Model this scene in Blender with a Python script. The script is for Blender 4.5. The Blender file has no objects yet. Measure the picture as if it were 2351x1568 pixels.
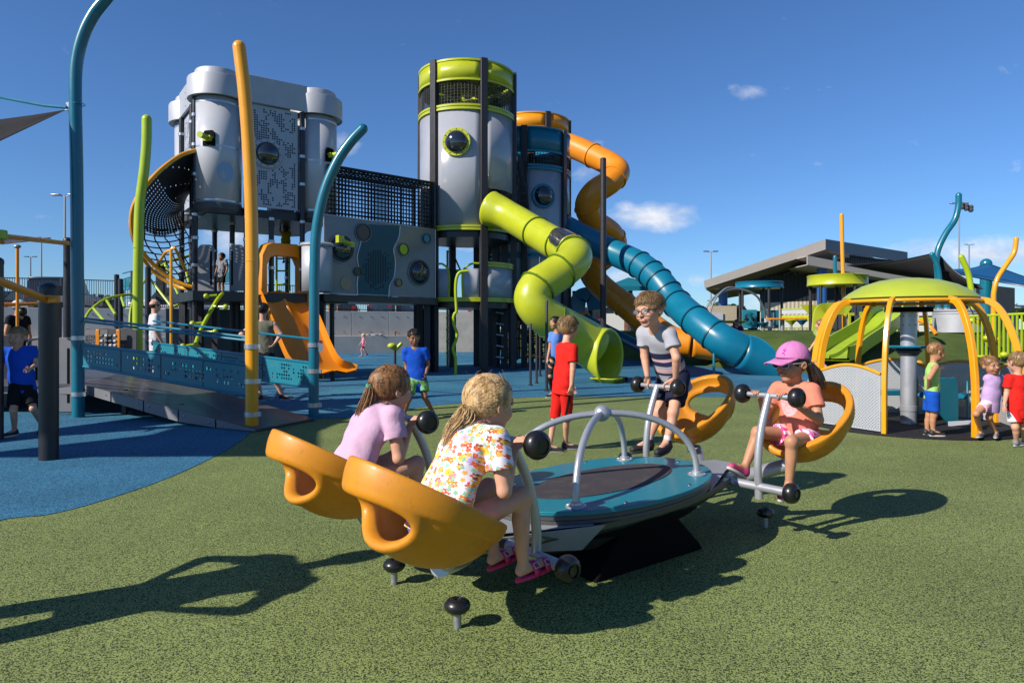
import bpy, math, random
import numpy as np
from mathutils import Vector, Matrix
random.seed(7)
SC = bpy.context.scene
COL = SC.collection
R = math.radians
V = Vector
# ---------------------------------------------------------------- camera
F, CX, HZ, H = 1567.3, 1175.5, 755.0, 1.25
cd = bpy.data.cameras.new('camera'); cam = bpy.data.objects.new('camera', cd); COL.objects.link(cam)
cam.location = (0, 0, H); cam.rotation_euler = (R(90), 0, 0)
cd.lens = 24.0; cd.sensor_width = 36.0; cd.shift_y = -0.0123
cd.clip_start = 0.05; cd.clip_end = 3000
SC.camera = cam
SUN_EL, SUN_AZ = 34.0, 237.0      # azimuth clockwise from +Y: sun behind the camera to the left
# ---------------------------------------------------------------- world
w = bpy.data.worlds.new('World'); SC.world = w; w.use_nodes = True
wn, wl = w.node_tree.nodes, w.node_tree.links
wn.clear()
def N(nodes, t, **k):
    n = nodes.new(t)
    for a, b in k.items():
        if a == 'inp':
            for i, val in b.items(): n.inputs[i].default_value = val
        else: setattr(n, a, b)
    return n
sky = N(wn, 'ShaderNodeTexSky', sky_type='NISHITA', sun_disc=False, sun_elevation=R(SUN_EL), sun_rotation=R(SUN_AZ), altitude=0, air_density=1.0, dust_density=0.1, ozone_density=5.0)
tc = N(wn, 'ShaderNodeTexCoord')
sep = N(wn, 'ShaderNodeSeparateXYZ'); wl.new(tc.outputs['Generated'], sep.inputs[0])
def wm(op, a, b=None, c=None, clamp=False):
    n = N(wn, 'ShaderNodeMath', operation=op, use_clamp=clamp)
    for i, q in enumerate((a, b, c)):
        if q is None: continue
        if isinstance(q, (int, float)): n.inputs[i].default_value = q
        else: wl.new(q, n.inputs[i])
    return n.outputs[0]
yy = wm('MAXIMUM', sep.outputs[1], 0.02)
az = wm('DIVIDE', sep.outputs[0], yy); el = wm('DIVIDE', sep.outputs[2], yy)
comb = N(wn, 'ShaderNodeCombineXYZ'); wl.new(az, comb.inputs[0]); wl.new(el, comb.inputs[1])
mp = N(wn, 'ShaderNodeMapping'); mp.inputs['Scale'].default_value = (1.0, 1.7, 1); wl.new(comb.outputs[0], mp.inputs[0])
cn = N(wn, 'ShaderNodeTexNoise', inp={'Scale': 16.0, 'Detail': 9.0, 'Roughness': 0.6, 'Distortion': 0.25}); wl.new(mp.outputs[0], cn.inputs['Vector'])
mask = None     # soft places where the cumulus clouds stand: azimuth, elevation, half sizes, weight
for (u, v, ru, rv, k) in [(1500, 500, 140, 48, 1.0), (1570, 485, 50, 30, .7), (1440, 480, 45, 28, .7), (1715, 215, 75, 30, .5), (790, 330, 55, 42, .75), (2280, 585, 260, 56, 1.0), (2130, 575, 120, 34, .8), (1340, 400, 55, 40, .62),
                          (1610, 640, 75, 24, .6), (1790, 690, 130, 34, .85), (540, 545, 120, 60, .85), (1440, 640, 90, 60, .8), (1075, 560, 60, 26, .7), (430, 510, 60, 50, .7), (1370, 330, 40, 30, .4), (2330, 640, 120, 30, .5), (90, 500, 60, 22, .3), (1260, 240, 50, 16, .3)]:
    dx = wm('MULTIPLY', wm('SUBTRACT', az, (u - CX) / F), F / ru)
    dy = wm('MULTIPLY', wm('SUBTRACT', el, (HZ - v) / F), F / rv)
    d = wm('SUBTRACT', 1.0, wm('SQRT', wm('ADD', wm('MULTIPLY', dx, dx), wm('MULTIPLY', dy, dy))), clamp=True)
    d = wm('MULTIPLY', d, k)
    mask = d if mask is None else wm('MAXIMUM', mask, d)
cl = wm('MULTIPLY', wm('SUBTRACT', wm('ADD', cn.outputs['Fac'], wm('MULTIPLY', mask, 0.86)), 0.665), 1.5, clamp=True)
cl = wm('MULTIPLY', cl, 0.88)
shade = wm('MULTIPLY', wm('SUBTRACT', cn.outputs['Fac'], 0.42), 3.0, clamp=True)
ccol = N(wn, 'ShaderNodeMix', data_type='RGBA'); wl.new(shade, ccol.inputs[0])
ccol.inputs[6].default_value = (6.2, 6.8, 8.2, 1); ccol.inputs[7].default_value = (11.0, 10.8, 10.8, 1)
gm = N(wn, 'ShaderNodeMix', data_type='RGBA', blend_type='MULTIPLY'); gm.inputs[0].default_value = 1.0; wl.new(sky.outputs[0], gm.inputs[6]); gm.inputs[7].default_value = (0.72, 0.97, 1.27, 1)
mix = N(wn, 'ShaderNodeMix', data_type='RGBA'); wl.new(cl, mix.inputs[0]); wl.new(gm.outputs[2], mix.inputs[6]); wl.new(ccol.outputs[2], mix.inputs[7])
bg = N(wn, 'ShaderNodeBackground', inp={'Strength': 0.074}); wl.new(mix.outputs[2], bg.inputs[0])
wo = N(wn, 'ShaderNodeOutputWorld'); wl.new(bg.outputs[0], wo.inputs[0])
# ---------------------------------------------------------------- sun
sd = bpy.data.lights.new('sun', 'SUN'); sd.energy = 5.0; sd.angle = R(0.53); sd.color = (1.0, 0.93, 0.83)
so = bpy.data.objects.new('sun', sd); COL.objects.link(so)
sv = V((math.sin(R(SUN_AZ)) * math.cos(R(SUN_EL)), math.cos(R(SUN_AZ)) * math.cos(R(SUN_EL)), math.sin(R(SUN_EL))))
so.rotation_euler = sv.to_track_quat('Z', 'Y').to_euler(); so.location = sv * 30
SC.view_settings.view_transform = 'Standard'; SC.view_settings.look = 'None'; SC.view_settings.exposure = 0.45; SC.view_settings.gamma = 1.0
try: SC.cycles.use_denoising = True; SC.cycles.max_bounces = 8; SC.cycles.transparent_max_bounces = 12
except Exception: pass
# ---------------------------------------------------------------- helpers
def at(u, v, Y): return V(((u - CX) / F * Y, Y, H - (v - HZ) / F * Y))
def gp(u, v, z=0.0): return at(u, v, (H - z) * F / (v - HZ))
def zat(v, Y): return H - (v - HZ) / F * Y
def lerp(a, b, t): return a + (b - a) * t
def spline(pts, n=8, closed=False):
    P = [V(p) for p in pts]; out = []
    m = len(P)
    for i in range(m if closed else m - 1):
        p1, p2 = P[i], P[(i + 1) % m]
        p0 = P[i - 1] if (i > 0 or closed) else p1 * 2 - p2
        p3 = P[(i + 2) % m] if (i + 2 < m or closed) else p2 * 2 - p1
        for k in range(n):
            t = k / n
            out.append(0.5 * ((2 * p1) + (p2 - p0) * t + (2 * p0 - 5 * p1 + 4 * p2 - p3) * t * t + (3 * p1 - p0 - 3 * p2 + p3) * t ** 3))
    if not closed: out.append(P[-1])
    return out
def frame(d, up=(0, 0, 1)):
    d = V(d).normalized(); up = V(up)
    if abs(d.dot(up)) > 0.99: up = V((0, 1, 0)) if abs(d.y) < 0.9 else V((1, 0, 0))
    s = d.cross(up).normalized(); return s, s.cross(d).normalized()
class MB:
    def __init__(self): self.v = []; self.f = []; self.m = []; self.mi = 0
    def add(self, vs, fs):
        o = len(self.v); self.v += [tuple(p) for p in vs]
        for f in fs: self.f.append(tuple(i + o for i in f)); self.m.append(self.mi)
        return self
    def box(self, c, s, rz=0.0, M=None):
        c = V(c); hx, hy, hz = s[0] / 2, s[1] / 2, s[2] / 2
        M = M or Matrix.Rotation(rz, 3, 'Z')
        vs = [c + M @ V((x * hx, y * hy, z * hz)) for z in (-1, 1) for x, y in ((-1, -1), (1, -1), (1, 1), (-1, 1))]
        return self.add(vs, [(0, 3, 2, 1), (4, 5, 6, 7), (0, 1, 5, 4), (1, 2, 6, 5), (2, 3, 7, 6), (3, 0, 4, 7)])
    def beam(self, a, b, w, h, up=(0, 0, 1)):
        a = V(a); b = V(b); s, u = frame(b - a, up)
        vs = [p + s * (x * w / 2) + u * (y * h / 2) for p in (a, b) for x, y in ((-1, -1), (1, -1), (1, 1), (-1, 1))]
        return self.add(vs, [(0, 1, 2, 3), (7, 6, 5, 4), (0, 4, 5, 1), (1, 5, 6, 2), (2, 6, 7, 3), (3, 7, 4, 0)])
    def sweep(self, pts, prof, closed=False, up=None, caps=True):
        """sweep a list of (a,b) offsets (or a function of t) along pts"""
        P = [V(p) for p in pts]; n = len(P); rings = []
        T = []
        for i in range(n):
            a = P[i - 1] if (i > 0 or closed) else P[i]; b = P[(i + 1) % n] if (i < n - 1 or closed) else P[i]
            T.append((b - a).normalized())
        s, u = frame(T[0], up or (0, 0, 1))
        vs = []
        for i in range(n):
            if up is not None: s, u = frame(T[i], up)
            elif i: 
                q = T[i - 1].rotation_difference(T[i]); s = q @ s; s = (s - T[i] * s.dot(T[i])).normalized(); u = s.cross(T[i])
            pr = prof(i / max(1, n - 1)) if callable(prof) else prof
            vs += [P[i] + s * x + u * y for x, y in pr]
        k = len(vs) // n; fs = []
        for i in range(n if closed else n - 1):
            j = (i + 1) % n
            for q in range(k): fs.append((i * k + q, i * k + (q + 1) % k, j * k + (q + 1) % k, j * k + q))
        if caps and not closed: fs += [tuple(range(k - 1, -1, -1)), tuple(range((n - 1) * k, n * k))]
        return self.add(vs, fs)
    def tube(self, pts, r, n=12, closed=False, caps=True):
        L = max(1, len(pts) - 1)
        def pr(t):
            if callable(r): q = r(t)
            elif isinstance(r, (list, tuple)):
                x = t * (len(r) - 1); i = min(int(x), len(r) - 2); q = r[i] + (r[i + 1] - r[i]) * (x - i)
            else: q = r
            return [(q * math.cos(2 * math.pi * k / n), q * math.sin(2 * math.pi * k / n)) for k in range(n)]
        return self.sweep(pts, pr if callable(r) or isinstance(r, (list, tuple)) else pr(0), closed, None, caps)
    def cyl(self, a, b, r, r2=None, n=16): return self.tube([a, b], [r, r if r2 is None else r2], n)
    def lathe(self, prof, c=(0, 0, 0), axis=(0, 0, 1), n=24, a0=0.0, a1=None, cap=False):
        """prof: (radius, height) along the axis"""
        c = V(c); ax = V(axis).normalized(); s, u = frame(ax); full = a1 is None
        if full: a1 = a0 + 2 * math.pi
        cols = n if full else n + 1; vs = []
        for r, z in prof:
            for k in range(cols):
                a = a0 + (a1 - a0) * k / n
                vs.append(c + ax * z + (s * math.cos(a) + u * math.sin(a)) * r)
        fs = []
        for i in range(len(prof) - 1):
            for k in range(n):
                k2 = (k + 1) % cols
                fs.append((i * cols + k, i * cols + k2, (i + 1) * cols + k2, (i + 1) * cols + k))
        if cap: fs += [tuple(range(cols - 1, -1, -1)), tuple(range((len(prof) - 1) * cols, len(prof) * cols))]
        return self.add(vs, fs)
    def ball(self, c, r, s=(1, 1, 1), n=16, M=None):
        vs = []; fs = []; m = n // 2; c = V(c)
        for i in range(m + 1):
            th = math.pi * i / m
            for k in range(n):
                a = 2 * math.pi * k / n
                p = V((r * s[0] * math.sin(th) * math.cos(a), r * s[1] * math.sin(th) * math.sin(a), r * s[2] * math.cos(th)))
                vs.append(c + (M @ p if M else p))
        for i in range(m):
            for k in range(n): fs.append((i * n + k, (i + 1) * n + k, (i + 1) * n + (k + 1) % n, i * n + (k + 1) % n))
        return self.add(vs, fs)
    def prism(self, out, o, ux, uy, th):
        """polygon out (2D) in the plane o,ux,uy extruded by vector th"""
        o = V(o); ux = V(ux); uy = V(uy); th = V(th); n = len(out)
        a = [o + ux * x + uy * y for x, y in out]; b = [p + th for p in a]
        fs = [tuple(range(n - 1, -1, -1)), tuple(range(n, 2 * n))] + [(i, (i + 1) % n, n + (i + 1) % n, n + i) for i in range(n)]
        return self.add(a + b, fs)
    def sheet(self, rows):
        n = len(rows[0]); vs = [p for r in rows for p in r]
        return self.add(vs, [(i * n + k, i * n + k + 1, (i + 1) * n + k + 1, (i + 1) * n + k) for i in range(len(rows) - 1) for k in range(n - 1)])
    def holes(self, f, nx, ny, hole, rr=0.33, seg=8):
        """perforated sheet: f(s,t)->point, hole(i,j)->bool"""
        for j in range(ny):
            for i in range(nx):
                c = [(i, j), (i + 1, j), (i + 1, j + 1), (i, j + 1)]
                if not hole(i, j): self.add([f(x / nx, y / ny) for x, y in c], [(0, 1, 2, 3)]); continue
                o = [(i, j), (i + .5, j), (i + 1, j), (i + 1, j + .5), (i + 1, j + 1), (i + .5, j + 1), (i, j + 1), (i, j + .5)]
                inn = [(i + .5 + rr * math.cos(R(225 + 45 * k)), j + .5 + rr * math.sin(R(225 + 45 * k))) for k in range(8)]
                self.add([f(x / nx, y / ny) for x, y in o + inn], [(k, (k + 1) % 8, 8 + (k + 1) % 8, 8 + k) for k in range(8)])
        return self
MATS = {}
KA = 0.78      # paints and fabrics sit at this share of the values written below
def mat(name, rgb=(.5, .5, .5), rough=.5, metal=0.0, noise=None, bump=None, coat=0.0, spec=.5, trans=0.0, alpha=1.0, sub=0.0, emis=None, rgb2=None, ior=1.45, custom=None):
    if name in MATS: return MATS[name]
    rgb = tuple(q * KA for q in rgb); rgb2 = rgb2 and tuple(q * KA for q in rgb2)
    m = bpy.data.materials.new(name); m.use_nodes = True; nd, lk = m.node_tree.nodes, m.node_tree.links
    b = nd['Principled BSDF']; I = b.inputs
    I['Base Color'].default_value = (*rgb, 1); I['Roughness'].default_value = rough; I['Metallic'].default_value = metal
    I['Coat Weight'].default_value = coat; I['Coat Roughness'].default_value = 0.12; I['Specular IOR Level'].default_value = spec; I['Transmission Weight'].default_value = trans; I['Alpha'].default_value = alpha; I['IOR'].default_value = ior
    if sub: I['Subsurface Weight'].default_value = sub; I['Subsurface Radius'].default_value = (.012, .005, .003); I['Subsurface Scale'].default_value = 1.0
    if noise or bump: tcn = nd.new('ShaderNodeTexCoord')
    if noise:
        sc, am = noise[:2]; n = N(nd, 'ShaderNodeTexNoise', inp={'Scale': sc, 'Detail': 5.0, 'Roughness': .62}); lk.new(tcn.outputs['Object'], n.inputs['Vector'])
        if len(noise) > 2:
            mpn = nd.new('ShaderNodeMapping'); mpn.inputs['Scale'].default_value = noise[2]; lk.new(tcn.outputs['Object'], mpn.inputs[0]); lk.new(mpn.outputs[0], n.inputs['Vector'])
        mr = N(nd, 'ShaderNodeMapRange', inp={1: .3, 2: .7}); lk.new(n.outputs['Fac'], mr.inputs[0])
        x = N(nd, 'ShaderNodeMix', data_type='RGBA'); lk.new(mr.outputs[0], x.inputs[0])
        c2 = rgb2 or tuple(c * (1 + am) for c in rgb); c1 = rgb if rgb2 else tuple(c * (1 - am) for c in rgb)
        x.inputs[6].default_value = (*c1, 1); x.inputs[7].default_value = (*c2, 1); lk.new(x.outputs[2], I['Base Color'])
        rr = N(nd, 'ShaderNodeMapRange', inp={1: .2, 2: .8, 3: max(0, rough - .06), 4: min(1, rough + .1)}); lk.new(n.outputs['Fac'], rr.inputs[0]); lk.new(rr.outputs[0], I['Roughness'])
    if bump:
        n2 = N(nd, 'ShaderNodeTexNoise', inp={'Scale': bump[0], 'Detail': 4.0}); lk.new(tcn.outputs['Object'], n2.inputs['Vector'])
        bp = N(nd, 'ShaderNodeBump', inp={'Strength': bump[1], 'Distance': bump[2] if len(bump) > 2 else .002}); lk.new(n2.outputs['Fac'], bp.inputs['Height']); lk.new(bp.outputs[0], I['Normal'])
    if emis: I['Emission Color'].default_value = (*emis[:3], 1); I['Emission Strength'].default_value = emis[3]
    if custom: custom(nd, lk, b)
    MATS[name] = m; return m
WLOC = {}
def link_mesh(name, me, mats, parent=None, bevel=0, solid=0, smooth=35, offset=0):
    for m in (mats if isinstance(mats, (list, tuple)) else [mats]): me.materials.append(m)
    if smooth is not None:
        me.polygons.foreach_set('use_smooth', [True] * len(me.polygons))
        if smooth < 180: me.set_sharp_from_angle(angle=R(smooth))
    o = bpy.data.objects.new(name, me); COL.objects.link(o)
    if parent is not None:
        o.parent = parent; pl = WLOC.get(parent.name, V((0, 0, 0))); o.location = -pl; WLOC[o.name] = V((0, 0, 0))
    else: WLOC[o.name] = V((0, 0, 0))
    if solid: md = o.modifiers.new('solid', 'SOLIDIFY'); md.thickness = solid; md.offset = offset
    if bevel: md = o.modifiers.new('bevel', 'BEVEL'); md.width = bevel; md.segments = 2; md.limit_method = 'ANGLE'; md.angle_limit = R(40)
    return o
def obj(name, mb, mats, parent=None, **k):
    me = bpy.data.meshes.new(name); me.from_pydata(mb.v, [], mb.f)
    if any(mb.m): me.polygons.foreach_set('material_index', mb.m)
    me.update(); return link_mesh(name, me, mats, parent, **k)
def tag(o, label, cat, group=None):
    o['label'] = label; o['category'] = cat
    if group: o['group'] = group
    return o
def thing(name, label, cat, loc=(0, 0, 0), group=None):
    o = bpy.data.objects.new(name, None); COL.objects.link(o); o.location = loc; o.empty_display_size = .1
    WLOC[o.name] = V(loc); tag(o, label, cat, group); return o
def struct(name, mb, m, kind='structure', **k):
    o = obj(name, mb, m, **k); o['kind'] = kind; return o
def copy_thing(o, loc, label=None, rz=0, sc=None):
    c = o.copy(); COL.objects.link(c); c.location = loc; WLOC[c.name] = V(loc); c.rotation_euler = (0, 0, rz)
    if sc: c.scale = (sc, sc, sc)
    if label: c['label'] = label
    for ch in o.children:
        d = ch.copy(); COL.objects.link(d); d.parent = c
        for g in ch.children:
            e = g.copy(); COL.objects.link(e); e.parent = d
    return c
# ---------------------------------------------------------------- signed distance mesher
class SDF:
    def __init__(s, lo, hi, h):
        s.h = h; s.lo = np.array(lo, np.float32); n = [int((hi[i] - lo[i]) / h) + 2 for i in range(3)]
        s.ax = [s.lo[i] + h * np.arange(n[i], dtype=np.float32) for i in range(3)]; s.n = n
        s.f = np.full(n, 0.3, np.float32)
    def sub(s, lo, hi):
        sl = []
        for i in range(3):
            a = max(0, int((lo[i] - s.lo[i]) / s.h)); b = min(s.n[i], int((hi[i] - s.lo[i]) / s.h) + 2); sl.append(slice(a, max(a, b)))
        return tuple(sl)
    def grid(s, sl):
        return s.ax[0][sl[0]][:, None, None], s.ax[1][sl[1]][None, :, None], s.ax[2][sl[2]][None, None, :]
    def comb(s, sl, d, k, op):
        g = s.f[sl]
        if op == 'u':
            h = np.clip(.5 + .5 * (g - d) / k, 0, 1); s.f[sl] = g * (1 - h) + d * h - k * h * (1 - h)
        elif op == 's':
            h = np.clip(.5 - .5 * (g + d) / k, 0, 1); s.f[sl] = g * (1 - h) - d * h + k * h * (1 - h)
        elif op == 'i': s.f[sl] = np.maximum(g, d)
    def cap(s, a, b, ra, rb=None, k=.02, op='u', cut=None, flat=None):
        """tapered capsule; cut = list of (point, normal) keeping the side against the normal; flat=(dir,scale) squashes"""
        rb = ra if rb is None else rb; a = np.array(a, np.float32); b = np.array(b, np.float32); m = max(ra, rb) + k * 2 + .03
        if flat: m *= 1.6
        sl = s.sub(np.minimum(a, b) - m, np.maximum(a, b) + m); X, Y, Z = s.grid(sl)
        ab = b - a; L = float(ab @ ab) + 1e-12
        px, py, pz = X - a[0], Y - a[1], Z - a[2]
        t = np.clip((px * ab[0] + py * ab[1] + pz * ab[2]) / L, 0, 1)
        dx, dy, dz = px - t * ab[0], py - t * ab[1], pz - t * ab[2]
        q = dx * dx + dy * dy + dz * dz
        if flat is not None:
            n = np.array(flat[0], np.float32); n /= np.linalg.norm(n); c = dx * n[0] + dy * n[1] + dz * n[2]; q = q + c * c * (flat[1] ** 2 - 1)
        d = np.sqrt(np.maximum(q, 0)) - (ra + (rb - ra) * t)
        for c in (cut or []): d = np.maximum(d, (X - c[0][0]) * c[1][0] + (Y - c[0][1]) * c[1][1] + (Z - c[0][2]) * c[1][2])
        s.comb(sl, d, k, op); return s
    def poly(s, pts, rs, k=.01, cuts=None, flat=None):
        P = np.array([tuple(p) for p in pts], np.float32); n = len(P)
        if not isinstance(rs, (list, tuple)): rs = [rs] * n
        m = max(rs) + k * 2 + .03; sl = s.sub(P.min(0) - m, P.max(0) + m); X, Y, Z = s.grid(sl); best = None
        for i in range(n - 1):
            a, b = P[i], P[i + 1]; ab = b - a; L_ = float(ab @ ab) + 1e-12; px, py, pz = X - a[0], Y - a[1], Z - a[2]
            t = np.clip((px * ab[0] + py * ab[1] + pz * ab[2]) / L_, 0, 1); d = np.sqrt((px - t * ab[0]) ** 2 + (py - t * ab[1]) ** 2 + (pz - t * ab[2]) ** 2) - (rs[i] + (rs[i + 1] - rs[i]) * t)
            best = d if best is None else np.minimum(best, d)
        for c in (cuts or []): best = np.maximum(best, (X - c[0][0]) * c[1][0] + (Y - c[0][1]) * c[1][1] + (Z - c[0][2]) * c[1][2])
        s.comb(sl, best, k, 'u'); return s
    def ell(s, c, r, axes=None, k=.02, op='u', cut=None):
        c = np.array(c, np.float32); m = max(r) + k * 2 + .03; sl = s.sub(c - m, c + m); X, Y, Z = s.grid(sl)
        A = axes or ((1, 0, 0), (0, 1, 0), (0, 0, 1)); px, py, pz = X - c[0], Y - c[1], Z - c[2]; k0 = 0; k1 = 0
        for a, q in zip(A, r):
            w_ = px * a[0] + py * a[1] + pz * a[2]; k0 = k0 + (w_ / q) ** 2; k1 = k1 + (w_ / (q * q)) ** 2
        k0 = np.sqrt(k0); d = k0 * (k0 - 1) / np.sqrt(k1 + 1e-9)
        for q in (cut or []): d = np.maximum(d, (X - q[0][0]) * q[1][0] + (Y - q[0][1]) * q[1][1] + (Z - q[0][2]) * q[1][2])
        s.comb(sl, d.astype(np.float32), k, op); return s
    def plane(s, p, n, k=.01):
        """cut away the side the normal points to"""
        X, Y, Z = s.grid((slice(None),) * 3); d = (X - p[0]) * n[0] + (Y - p[1]) * n[1] + (Z - p[2]) * n[2]
        h = np.clip(.5 + .5 * (d - s.f) / k, 0, 1); s.f = (s.f * (1 - h) + d * h + k * h * (1 - h)).astype(np.float32); return s
    def shell(s, t): s.f = np.maximum(s.f, -(s.f + t)); return s
    def wrinkle(s, amp, sc=(9, 9, 22), seed=0):
        X, Y, Z = s.grid((slice(None),) * 3)
        a = np.sin(X * sc[0] * 3 + 2.1 * np.sin(Z * sc[2] * .6 + seed) + seed) * np.sin(Y * sc[1] * 3 + 1.7 * np.sin(X * 14 + seed * 2) + 1) * np.sin(Z * sc[2] + 2.5 * np.sin((X + Y) * 9 + seed))
        b = np.sin(X * 23 + Z * 31 + 3 * np.sin(Y * 7 + Z * 5 + seed)) * np.cos(Y * 19 - Z * 17 + 2 * np.sin(X * 11 + seed * 1.7))
        s.f = (s.f + amp * (.7 * a + .9 * np.abs(b) ** .7 * np.sign(b))).astype(np.float32); return s
    def mesh(s, name):
        f = s.f; n = np.array(f.shape); ins = f < 0
        acc = np.zeros(tuple(n - 1) + (3,), np.float32); cnt = np.zeros(tuple(n - 1), np.int16)
        quads = []
        c0 = ins[:-1, :-1, :-1]; mx = c0.copy(); mn = c0.copy()
        corners = [(i, j, k) for i in (0, 1) for j in (0, 1) for k in (0, 1)]
        def S(c): return tuple(slice(c[q], n[q] - 1 + c[q]) for q in range(3))
        for c in corners[1:]: mx |= ins[S(c)]; mn &= ins[S(c)]
        act = mx & ~mn; idx = np.argwhere(act); 
        if len(idx) == 0: return bpy.data.meshes.new(name)
        ids = -np.ones(act.shape, np.int64); ids[act] = np.arange(len(idx))
        P = np.zeros((len(idx), 3)); C = np.zeros(len(idx))
        vals = {c: f[idx[:, 0] + c[0], idx[:, 1] + c[1], idx[:, 2] + c[2]] for c in corners}
        for a in corners:
            for ax in range(3):
                if a[ax]: continue
                b = tuple(1 if q == ax else a[q] for q in range(3)); va, vb = vals[a], vals[b]; m = (va < 0) != (vb < 0)
                t = np.where(m, va / np.where(m, va - vb, 1), 0)
                p = np.tile(np.array(a, float), (len(idx), 1)); p[:, ax] += t; P += p * m[:, None]; C += m
        P = (idx + P / C[:, None]) * s.h + s.lo
        for ax in range(3):
            o1, o2 = (ax + 1) % 3, (ax + 2) % 3
            A = [slice(None)] * 3; B = [slice(None)] * 3; A[ax] = slice(0, n[ax] - 1); B[ax] = slice(1, n[ax])
            d = ins[tuple(A)] != ins[tuple(B)]; e = np.argwhere(d)
            e = e[(e[:, o1] > 0) & (e[:, o2] > 0) & (e[:, o1] < n[o1] - 1) & (e[:, o2] < n[o2] - 1)]
            if len(e) == 0: continue
            q = []
            for (u, v) in ((0, 0), (-1, 0), (-1, -1), (0, -1)):
                t = e.copy(); t[:, o1] += u; t[:, o2] += v; q.append(ids[t[:, 0], t[:, 1], t[:, 2]])
            q = np.stack(q, 1); fl = ~ins[e[:, 0], e[:, 1], e[:, 2]]; q[fl] = q[fl][:, ::-1]; quads.append(q)
        Q = np.concatenate(quads)
        Q = Q[:, ::-1]
        me = bpy.data.meshes.new(name); me.vertices.add(len(P)); me.vertices.foreach_set('co', P.astype(np.float32).ravel())
        me.loops.add(Q.size); me.loops.foreach_set('vertex_index', Q.ravel().astype(np.int32))
        me.polygons.add(len(Q)); me.polygons.foreach_set('loop_start', np.arange(0, Q.size, 4, dtype=np.int32))
        me.update(calc_edges=True); me.validate(); return me
def sobj(name, sdf, m, parent=None): return link_mesh(name, sdf.mesh(name), m, parent, smooth=180)
# ---------------------------------------------------------------- materials
def rubber(name, c_base, c_alt, c_spk, tint=None, gran=230.0):
    c_base, c_alt, c_spk = [tuple(q * .80 for q in c) for c in (c_base, c_alt, c_spk)]
    def cu(nd, lk, b):
        t = nd.new('ShaderNodeTexCoord')
        v1 = N(nd, 'ShaderNodeTexNoise', inp={'Scale': gran * 1.5, 'Detail': 1.0}); lk.new(t.outputs['Object'], v1.inputs['Vector']); vo = N(nd, 'ShaderNodeTexVoronoi', inp={'Scale': gran, 'Randomness': 1.0}); lk.new(t.outputs['Object'], vo.inputs['Vector']); vc = nd.new('ShaderNodeSeparateColor'); lk.new(vo.outputs['Color'], vc.inputs[0]); vo2 = N(nd, 'ShaderNodeTexNoise', inp={'Scale': gran * .42, 'Detail': 2.0}); lk.new(t.outputs['Object'], vo2.inputs['Vector']); ad = N(nd, 'ShaderNodeMath', operation='MULTIPLY_ADD', inp={1: 1.2}); lk.new(vo2.outputs['Fac'], ad.inputs[0]); lk.new(vc.outputs[0], ad.inputs[2])
        r1 = N(nd, 'ShaderNodeMapRange', inp={1: .92, 2: 1.16}); lk.new(ad.outputs[0], r1.inputs[0])
        n2 = N(nd, 'ShaderNodeTexNoise', inp={'Scale': 1.1, 'Detail': 6.0}); lk.new(t.outputs['Object'], n2.inputs['Vector'])
        n3 = N(nd, 'ShaderNodeTexNoise', inp={'Scale': gran * 1.7, 'Detail': 1.0}); lk.new(t.outputs['Object'], n3.inputs['Vector'])
        r3 = N(nd, 'ShaderNodeMapRange', inp={1: .4, 2: .62}); lk.new(n3.outputs['Fac'], r3.inputs[0])
        x0 = N(nd, 'ShaderNodeMix', data_type='RGBA'); lk.new(r3.outputs[0], x0.inputs[0]); x0.inputs[6].default_value = (*c_base, 1); x0.inputs[7].default_value = (*c_alt, 1)
        x1 = N(nd, 'ShaderNodeMix', data_type='RGBA'); lk.new(r1.outputs[0], x1.inputs[0]); x1.inputs[6].default_value = (*c_spk, 1); lk.new(x0.outputs[2], x1.inputs[7])
        r2 = N(nd, 'ShaderNodeMapRange', inp={1: .35, 2: .65, 3: .88, 4: 1.08}); lk.new(n2.outputs['Fac'], r2.inputs[0])
        x2 = N(nd, 'ShaderNodeVectorMath', operation='SCALE'); lk.new(x1.outputs[2], x2.inputs[0]); lk.new(r2.outputs[0], x2.inputs[3])
        last = x2.outputs[0]
        if tint:
            n4 = N(nd, 'ShaderNodeTexNoise', inp={'Scale': .28, 'Detail': 1.5, 'Distortion': .8}); lk.new(t.outputs['Object'], n4.inputs['Vector'])
            r4 = N(nd, 'ShaderNodeMapRange', inp={1: .52, 2: .7, 4: .5}); lk.new(n4.outputs['Fac'], r4.inputs[0])
            x4 = N(nd, 'ShaderNodeMix', data_type='RGBA'); lk.new(r4.outputs[0], x4.inputs[0]); lk.new(last, x4.inputs[6]); x4.inputs[7].default_value = (*tint, 1); last = x4.outputs[2]
        lk.new(last, b.inputs['Base Color'])
        bp = N(nd, 'ShaderNodeBump', inp={'Strength': .35, 'Distance': .0025}); lk.new(v1.outputs['Fac'], bp.inputs['Height']); lk.new(bp.outputs[0], b.inputs['Normal'])
    return mat(name, rough=.85, spec=.25, custom=cu)
M_GRN = rubber('green_rubber', (.245, .305, .092), (.35, .42, .135), (.024, .036, .016))
M_BLU = rubber('blue_rubber', (.045, .20, .33), (.075, .27, .42), (.010, .055, .12), tint=(.06, .24, .28), gran=170)
M_BLK = rubber('black_rubber', (.022, .022, .026), (.04, .04, .045), (.008, .008, .01))
M_TURF = mat('turf', (.055, .105, .014), .9, noise=(1.2, .25), bump=(260, .9, .01), spec=.15)
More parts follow.
